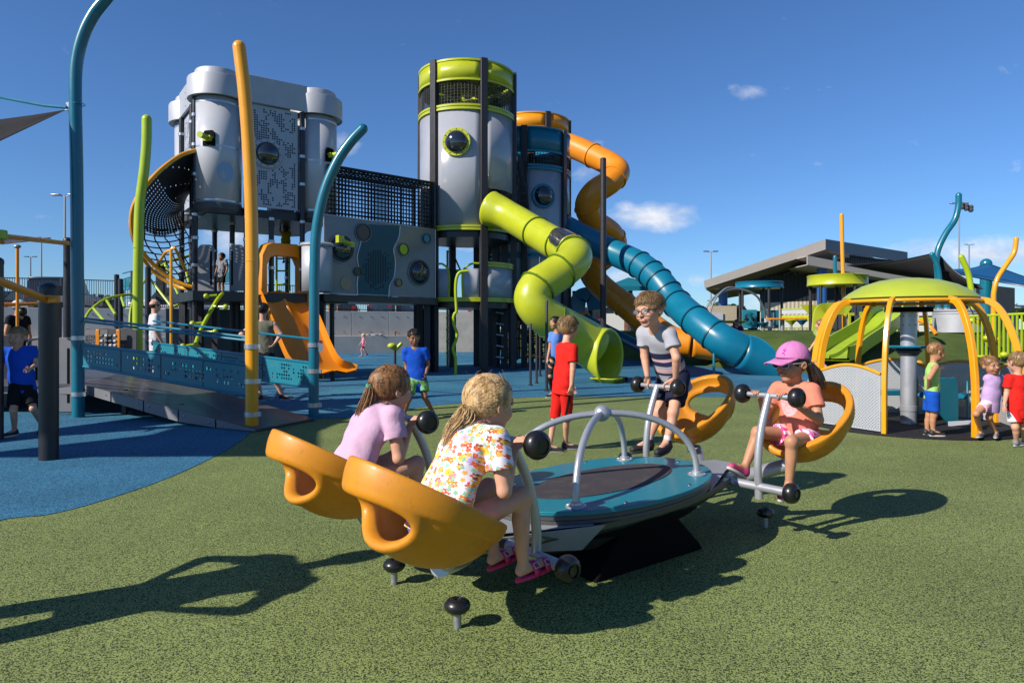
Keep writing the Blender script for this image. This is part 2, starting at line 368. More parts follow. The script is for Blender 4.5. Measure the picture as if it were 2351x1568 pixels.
def turfc(nd, lk, b):
    t = nd.new('ShaderNodeTexCoord'); n = N(nd, 'ShaderNodeTexNoise', inp={'Scale': 70.0, 'Detail': 3.0}); lk.new(t.outputs['Object'], n.inputs['Vector'])
    r = N(nd, 'ShaderNodeMapRange', inp={1: .3, 2: .7}); lk.new(n.outputs['Fac'], r.inputs[0]); x = N(nd, 'ShaderNodeMix', data_type='RGBA'); lk.new(r.outputs[0], x.inputs[0])
    x.inputs[6].default_value = (.035, .055, .014, 1); x.inputs[7].default_value = (.105, .15, .040, 1); 
    n2 = N(nd, 'ShaderNodeTexNoise', inp={'Scale': 1.3, 'Detail': 3.0}); lk.new(t.outputs['Object'], n2.inputs['Vector']); r2 = N(nd, 'ShaderNodeMapRange', inp={1: .3, 2: .7, 3: .8, 4: 1.2}); lk.new(n2.outputs['Fac'], r2.inputs[0])
    s = N(nd, 'ShaderNodeVectorMath', operation='SCALE'); lk.new(x.outputs[2], s.inputs[0]); lk.new(r2.outputs[0], s.inputs[3]); lk.new(s.outputs[0], b.inputs['Base Color'])
    bp = N(nd, 'ShaderNodeBump', inp={'Strength': .9, 'Distance': .02}); lk.new(n.outputs['Fac'], bp.inputs['Height']); lk.new(bp.outputs[0], b.inputs['Normal'])
M_TURF2 = mat('turf_pile', rough=.95, spec=.1, custom=turfc)
def plastic(name, rgb, rough=.32): return mat(name, rgb, rough, noise=(3.0, .07), coat=.25, bump=(90, .08, .001))
def worn(name, rgb, dirt, rough, sc=9.0, amt=.5, metal=0.0, coat=.1):
    def cu(nd, lk, b):
        t = nd.new('ShaderNodeTexCoord'); n = N(nd, 'ShaderNodeTexNoise', inp={'Scale': sc, 'Detail': 8.0, 'Roughness': .7}); lk.new(t.outputs['Object'], n.inputs['Vector']); r = N(nd, 'ShaderNodeMapRange', inp={1: .50, 2: .74, 4: amt}); lk.new(n.outputs['Fac'], r.inputs[0])
        mp_ = nd.new('ShaderNodeMapping'); mp_.inputs['Scale'].default_value = (60, 9, 30); mp_.inputs['Rotation'].default_value = (.5, .7, .3); lk.new(t.outputs['Object'], mp_.inputs[0]); n2 = N(nd, 'ShaderNodeTexNoise', inp={'Scale': 1.0, 'Detail': 3.0}); lk.new(mp_.outputs[0], n2.inputs['Vector']); r2 = N(nd, 'ShaderNodeMapRange', inp={1: .66, 2: .70, 4: amt * .7}); lk.new(n2.outputs['Fac'], r2.inputs[0])
        ad = N(nd, 'ShaderNodeMath', operation='MAXIMUM'); lk.new(r.outputs[0], ad.inputs[0]); lk.new(r2.outputs[0], ad.inputs[1]); x = N(nd, 'ShaderNodeMix', data_type='RGBA'); lk.new(ad.outputs[0], x.inputs[0]); x.inputs[6].default_value = (*[q * KA for q in rgb], 1); x.inputs[7].default_value = (*[q * KA for q in dirt], 1); lk.new(x.outputs[2], b.inputs['Base Color'])
        rr = N(nd, 'ShaderNodeMapRange', inp={3: rough - .06, 4: rough + .22}); lk.new(n.outputs['Fac'], rr.inputs[0]); lk.new(rr.outputs[0], b.inputs['Roughness']); n3 = N(nd, 'ShaderNodeTexNoise', inp={'Scale': 260.0}); lk.new(t.outputs['Object'], n3.inputs['Vector']); bp = N(nd, 'ShaderNodeBump', inp={'Strength': .3, 'Distance': .0015}); lk.new(n3.outputs['Fac'], bp.inputs['Height']); lk.new(bp.outputs[0], b.inputs['Normal'])
    return mat(name, rgb, rough, metal, coat=coat, custom=cu)
M_SEAT = worn('seat_plastic', (.74, .285, .012), (.42, .17, .03), .40, 7, .55)
M_LIME = plastic('lime_plastic', (.50, .55, .02)); M_TEALP = plastic('teal_plastic', (.004, .175, .29)); M_ORGP = plastic('orange_plastic', (.90, .34, .006)); M_SLO = plastic('slide_orange', (.84, .27, .006), .4)
M_YEL = mat('yellow_paint', (.90, .38, .006), .28, noise=(4, .04), coat=.4); M_YELD = mat('orange_paint', (.80, .27, .01), .33, noise=(4, .05), coat=.3)
M_GRNP = mat('lime_paint', (.42, .55, .012), .3, noise=(4, .05), coat=.3); M_TEAL = mat('teal_paint', (.004, .16, .24), .3, noise=(4, .05), coat=.35); M_TEALB = worn('teal_board', (.006, .20, .27), (.07, .20, .23), .40, 12, .5)
M_BLKP = mat('dark_paint', (.018, .018, .024), .38, noise=(6, .12), coat=.15); M_POST = mat('post_charcoal', (.030, .028, .034), .42, noise=(6, .12)); M_RUB = mat('wheel_rubber', (.012, .012, .013), .33, noise=(25, .2), bump=(150, .1, .001), coat=.2)
M_SIL = mat('silver_paint', (.55, .56, .60), .34, .55, noise=(5, .05), bump=(300, .06, .0005)); M_SILM = mat('silver_matte', (.50, .51, .55), .5, .25, noise=(3, .05)); M_STEEL = mat('bolt_steel', (.62, .61, .58), .25, 1.0)
M_ALU = mat('clamp_aluminium', (.62, .62, .65), .3, .8, noise=(20, .08)); M_GREYP = mat('grey_panel', (.20, .20, .215), .45, noise=(4, .06)); M_LGREY = mat('light_grey_panel', (.50, .52, .57), .42, noise=(3, .05)); M_DGREY = mat('dark_grey_board', (.075, .078, .085), .5, noise=(6, .1))
M_MATT = worn('rubber_mat', (.050, .042, .046), (.13, .115, .10), .68, 11, .5, coat=0); M_FAIR = mat('hull_grey', (.085, .10, .095), .32, .35, noise=(5, .1), bump=(200, .08, .0006)); M_FAIRL = mat('fairing_silver', (.42, .44, .47), .38, .35, noise=(5, .06))
M_BEAMB = mat('pivot_black', (.004, .004, .005), .8, noise=(9, .2), spec=.1); M_GALV = mat('galvanised', (.42, .44, .46), .42, .7, noise=(40, .2))
M_ROPE = mat('black_rope', (.010, .011, .014), .6, bump=(300, .5, .002)); M_CONC = mat('concrete', (.33, .32, .30), .85, noise=(2.2, .16), bump=(40, .3, .004)); M_ASPH = mat('asphalt', (.055, .055, .056), .9, noise=(30, .25), bump=(120, .4, .004))
M_DOME = mat('dome_glass', (.016, .018, .026), .06, coat=.9, spec=.8, alpha=.97)
M_POLY = mat('frosted_panel', (.46, .48, .54), .22, noise=(1.2, .05), coat=.3, alpha=.9)
# ---------------------------------------------------------------- ground
g = MB(); xs = [-900, -300, -60, 0, 60, 300, 900]; g.sheet([[V((x, y, -0.012)) for x in xs] for y in (-900, -100, 0, 60, 120, 400, 900, 2400)]); struct('ground', g, mat('dry_grass', (.10, .12, .045), .95, noise=(.4, .3), bump=(30, .4, .02)), smooth=None)
g = MB(); g.sheet([[V((x, y, 0.0)) for x in (-30, -15, 0, 15, 30)] for y in (-14, -4, 4, 14, 24, 36, 40)]); struct('green_rubber_ground', g, M_GRN, smooth=None)
edge = [(-60, 1245), (0, 1195), (120, 1180), (250, 1145), (380, 1100), (480, 1055), (545, 1018), (575, 993), (600, 984), (650, 973), (720, 962), (815, 958), (900, 948), (976, 933.6), (1080, 924), (1184, 914), (1262, 911), (1400, 911), (1600, 911), (1790, 911.5), (1850, 905), (1900, 890), (1915, 870), (1900, 850), (1860, 835)]
pp = [gp(u, v) for u, v in edge]; pp = spline(pp, 4); pp += [V((15, 38, 0)), V((-28, 38, 0)), V((-28, 3, 0))]
g = MB(); g.add([V((p.x, p.y, .004)) for p in pp], [tuple(range(len(pp)))]); struct('blue_rubber_ground', g, M_BLU, smooth=None)
# ---------------------------------------------------------------- four seat seesaw
WO = V((0.52, 3.86, 0)); E1 = V((.79, .613, 0)).normalized(); E2 = V((-E1.y, E1.x, 0)); TL = R(2.0)
def L(x, y, z, t=True):
    """seesaw coordinates (x along the beam to the far right, y across) to the world, with its tilt about the pivot at 0.3 m"""
    if t: x, z = x * math.cos(TL) - (z - .3) * math.sin(TL), .3 + x * math.sin(TL) + (z - .3) * math.cos(TL)
    return WO + E1 * x + E2 * y + V((0, 0, z))
def LD(x, y, z): return L(x, y, z) - L(0, 0, 0)
see = thing('four_seat_seesaw', 'four seat seesaw with oval teal platform and orange ring seats, children riding it', 'seesaw', WO)
def oval(a, b, n=56, e=2.0): return [(math.copysign(abs(math.cos(2 * math.pi * k / n)) ** (2 / e), math.cos(2 * math.pi * k / n)) * a, math.copysign(abs(math.sin(2 * math.pi * k / n)) ** (2 / e), math.sin(2 * math.pi * k / n)) * b) for k in range(n)]
ux, uy, uz = LD(1, 0, 0), LD(0, 1, 0), LD(0, 0, 1)
PA, PB, PE = .735, .475, 2.12
m = MB(); m.prism(oval(PA, PB, e=PE), L(0, 0, .375), ux, uy, uz * .022); plat = obj('platform', m, M_TEALB, see, bevel=.003)
m = MB(); m.prism(oval(PA - .006, PB - .006, e=PE), L(0, 0, .352), ux, uy, uz * .0225); m.prism(oval(PA - .01, PB - .01, e=PE), L(0, 0, .330), ux, uy, uz * .019); obj('platform_edge', m, M_DGREY, plat, bevel=.002)
m = MB(); m.prism(oval(.52, .235), L(0, 0, .3975), ux, uy, uz * .004); obj('rubber_mat', m, M_MATT, plat, bevel=.001)
m = MB(); m.prism(oval(PA - .09, PB - .07, e=PE), L(0, 0, .23), ux, uy, uz * .10); obj('underframe', m, M_BEAMB, see)
for bx, by in ((.25, .40), (-.25, .40), (.25, -.40), (-.25, -.40), (.66, 0), (-.66, 0)):
    m = MB(); m.ball(L(bx, by, .398), .011, (1, 1, .7), 10); obj('bolt', m, M_STEEL, plat)
top = L(.0, .0, .775)
m = MB(); m.ball(top, .047, n=24); obj('arch_ball', m, M_SIL, see)
for sx in (-1, 1):
    for sy in (-1, 1):
        fx, fy = sx * .475, sy * .28; pts = []
        for k in range(17):
            a = math.pi / 2 * k / 16; r = math.sin(a) ** .92
            pts.append(L(fx * r, fy * r, .40 + .375 * math.cos(a) ** .85))
        m = MB(); m.tube(pts, .0185, 12); m.lathe([(0, .0), (.052, 0), (.052, .006), (.030, .010), (.028, .022), (0, .022)], L(fx, fy, .3975), uz, 24); ar = obj('arch_tube', m, M_SIL, see, smooth=50)
        for k in range(4): m = MB(); m.ball(L(fx + .04 * math.cos(k * 1.57 + .7), fy + .04 * math.sin(k * 1.57 + .7), .405), .007, (1, 1, .8), 8); obj('bolt', m, M_STEEL, ar)
# hull: faceted keel below the platform, tapering to both ends
def hull_ring(x):
    t = abs(x) / 1.2; w = .33 * (1 - t ** 2.0) + .085; zt = .325 - .02 * t; zb = .115 + .14 * t ** 1.6; wb = w * (.62 - .2 * t)
    return [L(x, w, zt), L(x, w * 1.0, zt - .035), L(x, wb, zb), L(x, -wb, zb), L(x, -w, zt - .035), L(x, -w, zt)]
xs = [-1.2, -1.0, -.75, -.5, -.25, 0, .25, .5, .75, 1.0, 1.2]; rows = [hull_ring(x) for x in xs]; m = MB(); m.add([p for r in rows for p in r], [(i * 6 + k, i * 6 + (k + 1) % 6, i * 6 + 6 + (k + 1) % 6, i * 6 + 6 + k) for i in range(len(xs) - 1) for k in range(6)] + [(0, 1, 2, 3, 4, 5), tuple(60 + k for k in range(6))])
obj('hull', m, M_FAIR, see, smooth=25, bevel=.004)
for sx in (-1, 1):
    m = MB(); tri = [(sx * .46, .385), (sx * .90, .17), (sx * 1.13, .07), (sx * 1.13, -.07), (sx * .90, -.17), (sx * .46, -.385)]
    m.prism(tri, L(0, 0, .3255), ux, uy, uz * .004); fr = obj('fairing', m, M_FAIRL, see)
    for sy in ((-1, 1) if sx < 0 else ()):
        m = MB(); m.add([L(sx * .42, sy * .425, .329), L(sx * 1.18, sy * .10, .318), L(sx * 1.16, sy * .09, .268), L(sx * .50, sy * .34, .205)], [(0, 1, 2, 3)]); obj('side_plate', m, M_FAIRL if sx < 0 else M_FAIR, fr, solid=.004, smooth=None)
        m = MB(); m.ball(L(sx * .78, sy * .315, .298), .013, n=10); m.ball(L(sx * 1.02, sy * .215, .290), .013, n=10); obj('bolts', m, M_STEEL, fr)
# pivot housing (stands on the ground, not tilted)
m = MB(); pf = [(-.40, .0), (-.36, .05), (-.13, .315), (-.05, .345), (.05, .345), (.13, .315), (.42, .05), (.46, .0)]
m.prism([(x, z) for x, z in pf], L(0, -.335, 0, False), E1, V((0, 0, 1)), E2 * .67); pv = obj('pivot_housing', m, M_BEAMB, see, bevel=.012)
m = MB(); m.cyl(L(0, -.352, .285, False), L(0, -.33, .285, False), .016, n=16); m.cyl(L(0, .352, .285, False), L(0, .33, .285, False), .016, n=16); obj('pivot_bolt', m, M_STEEL, pv)
WHEEL = [(0, -.034), (.02, -.036), (.022, -.030), (.030, -.030), (.032, -.038), (.046, -.034), (.056, -.022), (.060, -.006), (.060, .008), (.055, .022), (.045, .032), (.034, .037), (.032, .031), (0, .031)]
def wheel(c, axis, parent, sc=1.0, name='wheel'):
    m = MB(); m.lathe([(r * sc, z * sc) for r, z in WHEEL], c, axis, 28); o = obj(name, m, M_RUB, parent, smooth=40); return o
SEATC = {}
for sx in (-1, 1):
    for sy in (-1, 1):
        # arm
        m = MB(); m.tube(spline([L(sx * 1.02, sy * .12, .25), L(sx * 1.14, sy * .21, .275), L(sx * 1.30, sy * .35, .33)], 5), .045, 18); arm = obj('seat_arm', m, M_SIL, see)
        m = MB(); m.cyl(L(sx * 1.27, sy * .36, .33), L(sx * 1.30, sy * .42, .43), .035, n=16); obj('seat_stem', m, M_SIL, arm)
        # foot bar, handle post
        yo = sy * .43; bx = .86
        m = MB(); m.tube([L(sx * bx, sy * .16, .285), L(sx * bx, sy * .60, .285)], .026, 16); m.tube([L(sx * bx, yo, .215), L(sx * bx, yo, .30)], .024, 14); m.tube([L(sx * (bx + .0), sy * .17, .285), L(sx * 1.12, sy * .13, .285)], .026, 14); ft = obj('foot_bar', m, M_SIL, see)
        wheel(L(sx * bx, sy * .635, .285), uy, ft, .98, 'foot_wheel'); 
        pts = spline([L(sx * bx, yo, .26), L(sx * (bx - .005), yo, .42), L(sx * (bx + .035), yo, .62), L(sx * (bx + .125), yo, .815)], 7)
        m = MB(); m.tube(pts, .0225, 16); hp = obj('handle_post', m, M_SIL, see); hc = L(sx * (bx + .125), yo, .815)
        m = MB(); m.tube([hc - uy * .165, hc + uy * .165], .0155, 14); obj('handle_bar', m, M_SIL, hp)
        for q in (-1, 1): wheel(hc + uy * (.18 * q), uy * q, hp, 1.0, 'handle_wheel')
        # seat: bowl shell with a sloping rim and a big opening in the back
        c = L(sx * 1.385, sy * .43, .655); f = LD(-sx, 0, 0); lft = uy; u_ = uz; SEATC[(sx, sy)] = (c, f)
        s = SDF([c[0] - .46, c[1] - .46, c[2] - .36], [c[0] + .46, c[1] + .46, c[2] + .32], .0075)
        sl = R(31); rf = f * math.cos(sl) - u_ * math.sin(sl); rn = f * math.sin(sl) + u_ * math.cos(sl)     # rim plane: low in front, high behind
        s.f[:] = 9.0; s.ell(c, (.345, .262, .270), (rf, lft, rn), k=.0001); X, Y, Z = s.grid((slice(None),) * 3); big = s.f.copy()
        def proj(v_): return (X - c[0]) * v_[0] + (Y - c[1]) * v_[1] + (Z - c[2]) * v_[2]
        pf_, pl_, pn_ = proj(rf), proj(lft), proj(rn)
        k0 = np.sqrt((pf_ / .345) ** 2 + (pl_ / .262) ** 2 + (pn_ / .270) ** 2); k1 = np.sqrt((pf_ / .345 ** 2) ** 2 + (pl_ / .262 ** 2) ** 2 + (pn_ / .27 ** 2) ** 2) + 1e-6
        big = (k0 * (k0 - 1) / k1).astype(np.float32); ds = big + .013
        hf_, hu_ = proj(f) + .40, proj(u_) + .045; q0 = np.sqrt((hf_ / .31) ** 2 + (pl_ / .30) ** 2 + (hu_ / .128) ** 2); q1 = np.sqrt((hf_ / .31 ** 2) ** 2 + (pl_ / .30 ** 2) ** 2 + (hu_ / .128 ** 2) ** 2) + 1e-6; dh = q0 * (q0 - 1) / q1
        wall = np.maximum(np.maximum(np.abs(ds) - .013, pn_), -dh); lipt = np.maximum(np.sqrt(ds ** 2 + dh ** 2) - .027, pn_ + .01)
        bh = .048 + .050 * np.clip(.5 - pf_ / .69, 0, 1); a1 = np.abs(ds - .006) - .012; a2 = np.abs(pn_ + bh / 2) - bh / 2
        band = np.sqrt(np.maximum(a1, 0) ** 2 + np.maximum(a2, 0) ** 2) + np.minimum(np.maximum(a1, a2), 0) - .010
        def smn(a_, b_, k_): h_ = np.clip(.5 + .5 * (a_ - b_) / k_, 0, 1); return a_ * (1 - h_) + b_ * h_ - k_ * h_ * (1 - h_)
        s.f = smn(smn(wall, lipt, .022), band, .008).astype(np.float32)
        s.ell(c + rf * .38 + rn * .07, (.13, .14, .10), (rf, lft, rn), k=.04, op='s')       # front dips so the legs can pass
        so_ = sobj('seat', s, M_SEAT, see)
# four rubber bumpers standing in the ground below the seats
for i, (x, y, lb) in enumerate(((-1.164, -.30, 'black rubber bumper on short steel post nearest the camera below the seesaw'), (-1.164, .30, 'black rubber bumper on steel post left of the nearest one below the far left seat'), (1.164, -.30, 'black rubber bumper on the ground below the right hand foot wheel'), (1.164, .30, 'black rubber bumper on the far side of the seesaw behind its platform'))):
    p = [gp(1050, 1440), gp(905, 1340), gp(1757, 1210), None][i]
    if p is None: p = gp(905, 1340) + gp(1757, 1210) - gp(1050, 1440)
    b = thing('ground_bumper', lb, 'bumper', p, 'rubber bumpers under the seesaw seats')
    m = MB(); m.cyl(p + V((0, 0, -.01)), p + V((0, 0, .085)), .0165, n=16); obj('steel_post', m, M_GALV, b)
    m = MB(); m.lathe([(0, .062), (.02, .062), (.040, .068), (.053, .082), (.0555, .095), (.051, .108), (.040, .117), (.038, .1145), (.035, .117), (.022, .122), (.0215, .119), (.012, .119), (.011, .114), (0, .114)], p, (0, 0, 1), 30); obj('rubber_cap', m, M_RUB, b, smooth=40)
# ---------------------------------------------------------------- people
def skin(name, rgb):
    return mat(name, rgb, .48, noise=(14, .11), bump=(500, .08, .0006), sub=.12, spec=.4)
SK_F = skin('skin_fair', (.70, .37, .245)); SK_T = skin('skin_tan', (.55, .27, .15)); SK_B = skin('skin_brown', (.30, .14, .075)); SK_D = skin('skin_dark', (.10, .05, .03))
M_LIP = mat('lips', (.42, .13, .12), .4); M_EYEW = mat('eye_white', (.75, .72, .70), .2, coat=.5); M_IRIS = mat('eye_dark', (.035, .025, .02), .15, coat=.6); M_TEETH = mat('teeth', (.75, .72, .66), .3)
def cloth(name, rgb, am=.05): return mat(name, rgb, .85, noise=(7, am), bump=(17, .5, .014), spec=.2)
def hairm(name, a, b):
    def cu(nd, lk, bs):
        t = nd.new('ShaderNodeTexCoord'); n = N(nd, 'ShaderNodeTexNoise', inp={'Scale': 60.0, 'Detail': 3.0}); mpn = nd.new('ShaderNodeMapping'); mpn.inputs['Scale'].default_value = (1.4, 1.4, .16)
        lk.new(t.outputs['Object'], mpn.inputs[0]); lk.new(mpn.outputs[0], n.inputs['Vector'])
        r = N(nd, 'ShaderNodeMapRange', inp={1: .32, 2: .68}); lk.new(n.outputs['Fac'], r.inputs[0]); x = N(nd, 'ShaderNodeMix', data_type='RGBA'); lk.new(r.outputs[0], x.inputs[0])
        x.inputs[6].default_value = (*[q * .8 for q in a], 1); x.inputs[7].default_value = (*[q * .8 for q in b], 1); lk.new(x.outputs[2], bs.inputs['Base Color'])
        bp = N(nd, 'ShaderNodeBump', inp={'Strength': .7, 'Distance': .004}); lk.new(n.outputs['Fac'], bp.inputs['Height']); lk.new(bp.outputs[0], bs.inputs['Normal'])
    return mat(name, a, .42, custom=cu, spec=.5)
H_BLOND = hairm('hair_blond', (.40, .23, .085), (.86, .60, .30)); H_BROWN = hairm('hair_brown', (.12, .05, .018), (.42, .22, .09)); H_LBR = hairm('hair_light_brown', (.20, .11, .05), (.42, .27, .13)); H_DARK = hairm('hair_dark', (.012, .009, .008), (.05, .032, .022)); H_SAND = hairm('hair_sandy', (.34, .20, .09), (.58, .40, .21))
def rot(v, ax, a): return Matrix.Rotation(a, 3, ax) @ V(v)
def hand(s, W, d, n, side_out, sc, grip=None):
    """W wrist, d direction to the knuckles, n palm normal, side_out direction of the thumb side; grip=(bar centre, bar axis towards the thumb, bar radius)"""
    d = V(d).normalized(); k = .004 * sc + .0015; fr = .0085 * sc
    if grip:
        G, ax, rb = grip; ax = V(ax).normalized(); G = V(G)
        e1 = (V(W) - G); e1 = (e1 - ax * e1.dot(ax)).normalized()            # from the bar back to the wrist
        R_ = rb + fr * .95; up = V((0, 0, 1)); up = (up - ax * up.dot(ax)).normalized()
        e2 = up - e1 * up.dot(e1)
        e2 = e2.normalized() if e2.length > .2 else ax.cross(e1).normalized()
        kn = []
        for i, (ln, rr) in enumerate(((.92, 1.0), (1.0, 1.03), (.95, 1.0), (.8, .88))):
            off = ax * ((1.5 - i) * .0205 * sc); pts = []
            for a in (35, 75, 120, 165, 205):
                a = a * ln; q = R_ * (1.25 if a < 50 else 1.0); pts.append(G + off + (e1 * math.cos(R(a)) + e2 * math.sin(R(a))) * q)
            s.poly(pts, [fr * rr * 1.12, fr * rr * 1.08, fr * rr, fr * rr * .95, fr * rr * .85], k); kn.append(pts[0])
        for p in kn: s.cap(W, p, .015 * sc, .0105 * sc, k=.008 * sc)
        b0 = V(W) * .55 + kn[0] * .45 + ax * .012 * sc; th = [b0]
        for a in (-5, -55, -105): th.append(G + ax * .030 * sc + (e1 * math.cos(R(a)) + e2 * math.sin(R(a))) * (R_ + .001))
        s.poly(th, [.012 * sc, .0105 * sc, .0095 * sc, .008 * sc], k * 1.5); return
    n = V(n); n = (n - d * n.dot(d)).normalized(); t = V(side_out); t = (t - d * t.dot(d) - n * t.dot(n)).normalized(); W = V(W)
    K = W + d * .075 * sc
    for i in range(4): s.cap(W + t * (.006 * (1.5 - i)) * sc, K + t * ((1.5 - i) * .019) * sc, .016 * sc, .0125 * sc, k=.008 * sc, flat=(n, 1.15))
    for i, ln in enumerate((.058, .066, .06, .046)):
        b0 = K + t * ((1.5 - i) * .0195) * sc; dd = d + t * ((1.5 - i) * .06); cur = [b0]; ang = R(18 + 7 * i)
        for j, q in enumerate((.42, .32, .26)):
            dd = (dd.normalized() * math.cos(ang) + n * math.sin(ang)); cur.append(cur[-1] + dd.normalized() * ln * q * sc * 1.15)
        s.poly(cur, [fr * 1.1, fr, fr * .93, fr * .8], k)
    b0 = W + d * .018 * sc + t * .018 * sc; s.poly([b0, b0 + (d * .6 + t * .7 + n * .3).normalized() * .036 * sc, b0 + (d * .6 + t * .7 + n * .3).normalized() * .036 * sc + (d * .95 + t * .1 + n * .4).normalized() * .036 * sc], [.0125 * sc, .0105 * sc, .008 * sc], k * 1.5)
def person(label, J, st, cat='person', group=None, loc=None):
    """J joints in world space; st style. The body is one continuous surface; clothes, hair, shoes and eyes are its parts."""
    s_ = st.get('s', .7); hh = st.get('hh', .215); res = st.get('res', .006); g = lambda k: V(J[k])
    hL, hR = g('hL'), g('hR'); pel = (hL + hR) / 2; nk = g('nk'); t = (nk - pel).normalized()
    l = (g('sL') - g('sR')); l = (l - t * l.dot(t)).normalized(); fw = l.cross(t); C = g('head'); hf = V(J['f']).normalized(); hu = V(J.get('up', (0, 0, 1))); hu = (hu - hf * hu.dot(hf)).normalized(); hl = hu.cross(hf)
    sw = (g('sL') - g('sR')).length / 2; tl = (nk - pel).length
    allp = [V(J[k]) for k in J if k not in ('f', 'up', 'tL', 'tR', 'gL', 'gR')]; lo = [min(p[i] for p in allp) - .22 for i in range(3)]; hi = [max(p[i] for p in allp) + .22 for i in range(3)]; hi[2] += .05
    root = thing('person', label, cat, loc or V((pel.x, pel.y, max(0, lo[2] + .2))), group)
    B = SDF(lo, hi, res); k = .02 * s_ + .004
    a0 = pel
    # torso
    B.ell(pel + t * .02, (sw * .86, .088 * s_, .11 * s_), (l, fw, t), k=.04 * s_); B.ell(pel + t * tl * .38, (sw * .80, .082 * s_, tl * .32), (l, fw, t), k=.05 * s_); B.ell(pel + t * tl * .70, (sw * .92, .092 * s_, tl * .30), (l, fw, t), k=.05 * s_)
    nr = st.get('neck', .050) * s_ * 1.1; B.cap(nk - t * .03, C - hf * .06 * hh - hu * .28 * hh, nr * 1.1, nr, k=.025)
    for sd_ in 'LR':
        S, E, W = g('s' + sd_), g('e' + sd_), g('w' + sd_); B.cap(nk - t * .02, S, .045 * s_, .050 * s_, k=.03)
        B.poly([S, S.lerp(E, .45), E], [.050 * s_, .047 * s_, .038 * s_], .018); B.poly([E, E.lerp(W, .3), W], [.038 * s_, .038 * s_, .0255 * s_], .012)
        sgn = 1 if sd_ == 'L' else -1; gr = J.get('g' + sd_)
        if gr: hand(B, W, gr[0] - W, t, l, st.get('hs', s_ * 1.05), (gr[0], V(gr[1]), gr[2]))
        else:
            d = (W - E).normalized() if ('d' + sd_) not in st else V(st['d' + sd_]); inw = -l * sgn
            hand(B, W, d, st.get('n' + sd_, inw), st.get('t' + sd_, fw), st.get('hs', s_ * 1.05))
        Hh, K, A = g('h' + sd_), g('k' + sd_), g('a' + sd_); q = st.get('leg', 1.0) * s_
        B.poly([Hh, Hh.lerp(K, .4), K], [.080 * q, .072 * q, .052 * q], .03); B.ell(K + fw * .01 * s_, (.05 * q,) * 3, k=.015); calf = ((A - K).cross(l)).normalized() * (1 if ((A - K).cross(l)).dot(fw) < 0 else -1)
        B.poly([K, K.lerp(A, .35) + calf * .010 * s_, A], [.050 * q, .052 * q, .031 * q], .018)
        T = V(J.get('t' + sd_, fw)); T.normalize(); fl = .150 * s_ * st.get('foot', 1.1)
        if st.get('barefoot'): 
            B.cap(A - V((0, 0, .035 * s_)) - T * .02 * s_, A + T * fl - V((0, 0, .045 * s_)), .030 * s_, .024 * s_, k=.02)
            for i in range(5):
                tt = V((0, 0, 1)).cross(T).normalized(); B.cap(A + T * fl * .9 + tt * (i - 2) * .012 * s_ - V((0, 0, .045 * s_)), A + T * fl * 1.12 + tt * (i - 2) * .014 * s_ - V((0, 0, .05 * s_)), .0085 * s_, k=.004)
        else: B.cap(A, A + T * fl * .6 - V((0, 0, .03 * s_)), .03 * s_, .026 * s_, k=.02)
    # head
    hp = lambda f_, l_, u_: C + (hf * f_ + hl * l_ + hu * u_) * hh; ax = (hf, hl, hu); hk = .05 * hh
    B.ell(hp(-.05, 0, .12), (.435 * hh, .36 * hh, .385 * hh), ax, k=.02); B.ell(hp(.10, 0, -.17), (.275 * hh, .275 * hh, .32 * hh), ax, k=.12 * hh)
    B.ell(hp(.24, 0, -.40), (.10 * hh, .11 * hh, .08 * hh), ax, k=.08 * hh)
    for q in (-1, 1):
        B.ell(hp(.27, q * .17, -.15), (.10 * hh, .10 * hh, .11 * hh), ax, k=.08 * hh); B.ell(hp(.405, q * .145, .005), (.055 * hh, .09 * hh, .055 * hh), ax, k=.05 * hh, op='s')
        B.ell(hp(.345, q * .14, .075), (.05 * hh, .11 * hh, .03 * hh), ax, k=.05 * hh)
        B.ell(hp(-.03, q * .365, -.04), (.085 * hh, .030 * hh, .115 * hh), (hf * .9 - hl * q * .35, hl * q * .9 + hf * .35, hu), k=.02 * hh); B.ell(hp(.0, q * .40, -.03), (.045 * hh, .018 * hh, .065 * hh), ax, k=.02 * hh, op='s')
    B.poly([hp(.37, 0, .04), hp(.44, 0, -.07), hp(.475, 0, -.115)], [.03 * hh, .037 * hh, .048 * hh], .03 * hh)
    for q in (-1, 1): B.ell(hp(.43, q * .05, -.125), (.045 * hh, .032 * hh, .032 * hh), ax, k=.02 * hh)
    B.ell(hp(.355, 0, -.245), (.075 * hh, .12 * hh, .055 * hh), ax, k=.04 * hh)
    sobj('body', B, st['skin'], root)
    me = st.get('mesh_eyes', True)
    if me:
        for q in (-1, 1):
            m = MB(); m.ball(hp(.328, q * .145, .0), .056 * hh, n=12); e = obj('eye', m, M_EYEW, root)
            m = MB(); m.ball(hp(.328, q * .145, -.001) + hf * .026 * hh, .036 * hh, n=10); obj('iris', m, M_IRIS, e)
            m = MB(); m.tube(spline([hp(.385, q * .06, .085), hp(.395, q * .15, .115), hp(.34, q * .235, .09)], 3), [.004 * hh, .012 * hh, .004 * hh], 6); obj('eyebrow', m, st['hairm'], root)
            m = MB(); m.tube(spline([hp(.362, q * .07, .018), hp(.392, q * .145, .052), hp(.345, q * .22, .015)], 3), .016 * hh, 6); obj('eyelid', m, st['skin'], e)
        m = MB(); mo = st.get('mouth', 0.0); wd = .115
        ring = [hp(.412 - .35 * abs(c_) ** 2 * wd, c_ * wd, -.250 + sn * (.022 + mo) + (.012 if abs(c_) > .7 else 0)) for c_, sn in [(math.cos(R(a)), math.sin(R(a))) for a in range(0, 360, 24)]]
        m.tube(ring, .017 * hh, 6, closed=True); mt = obj('mouth', m, M_LIP, root)
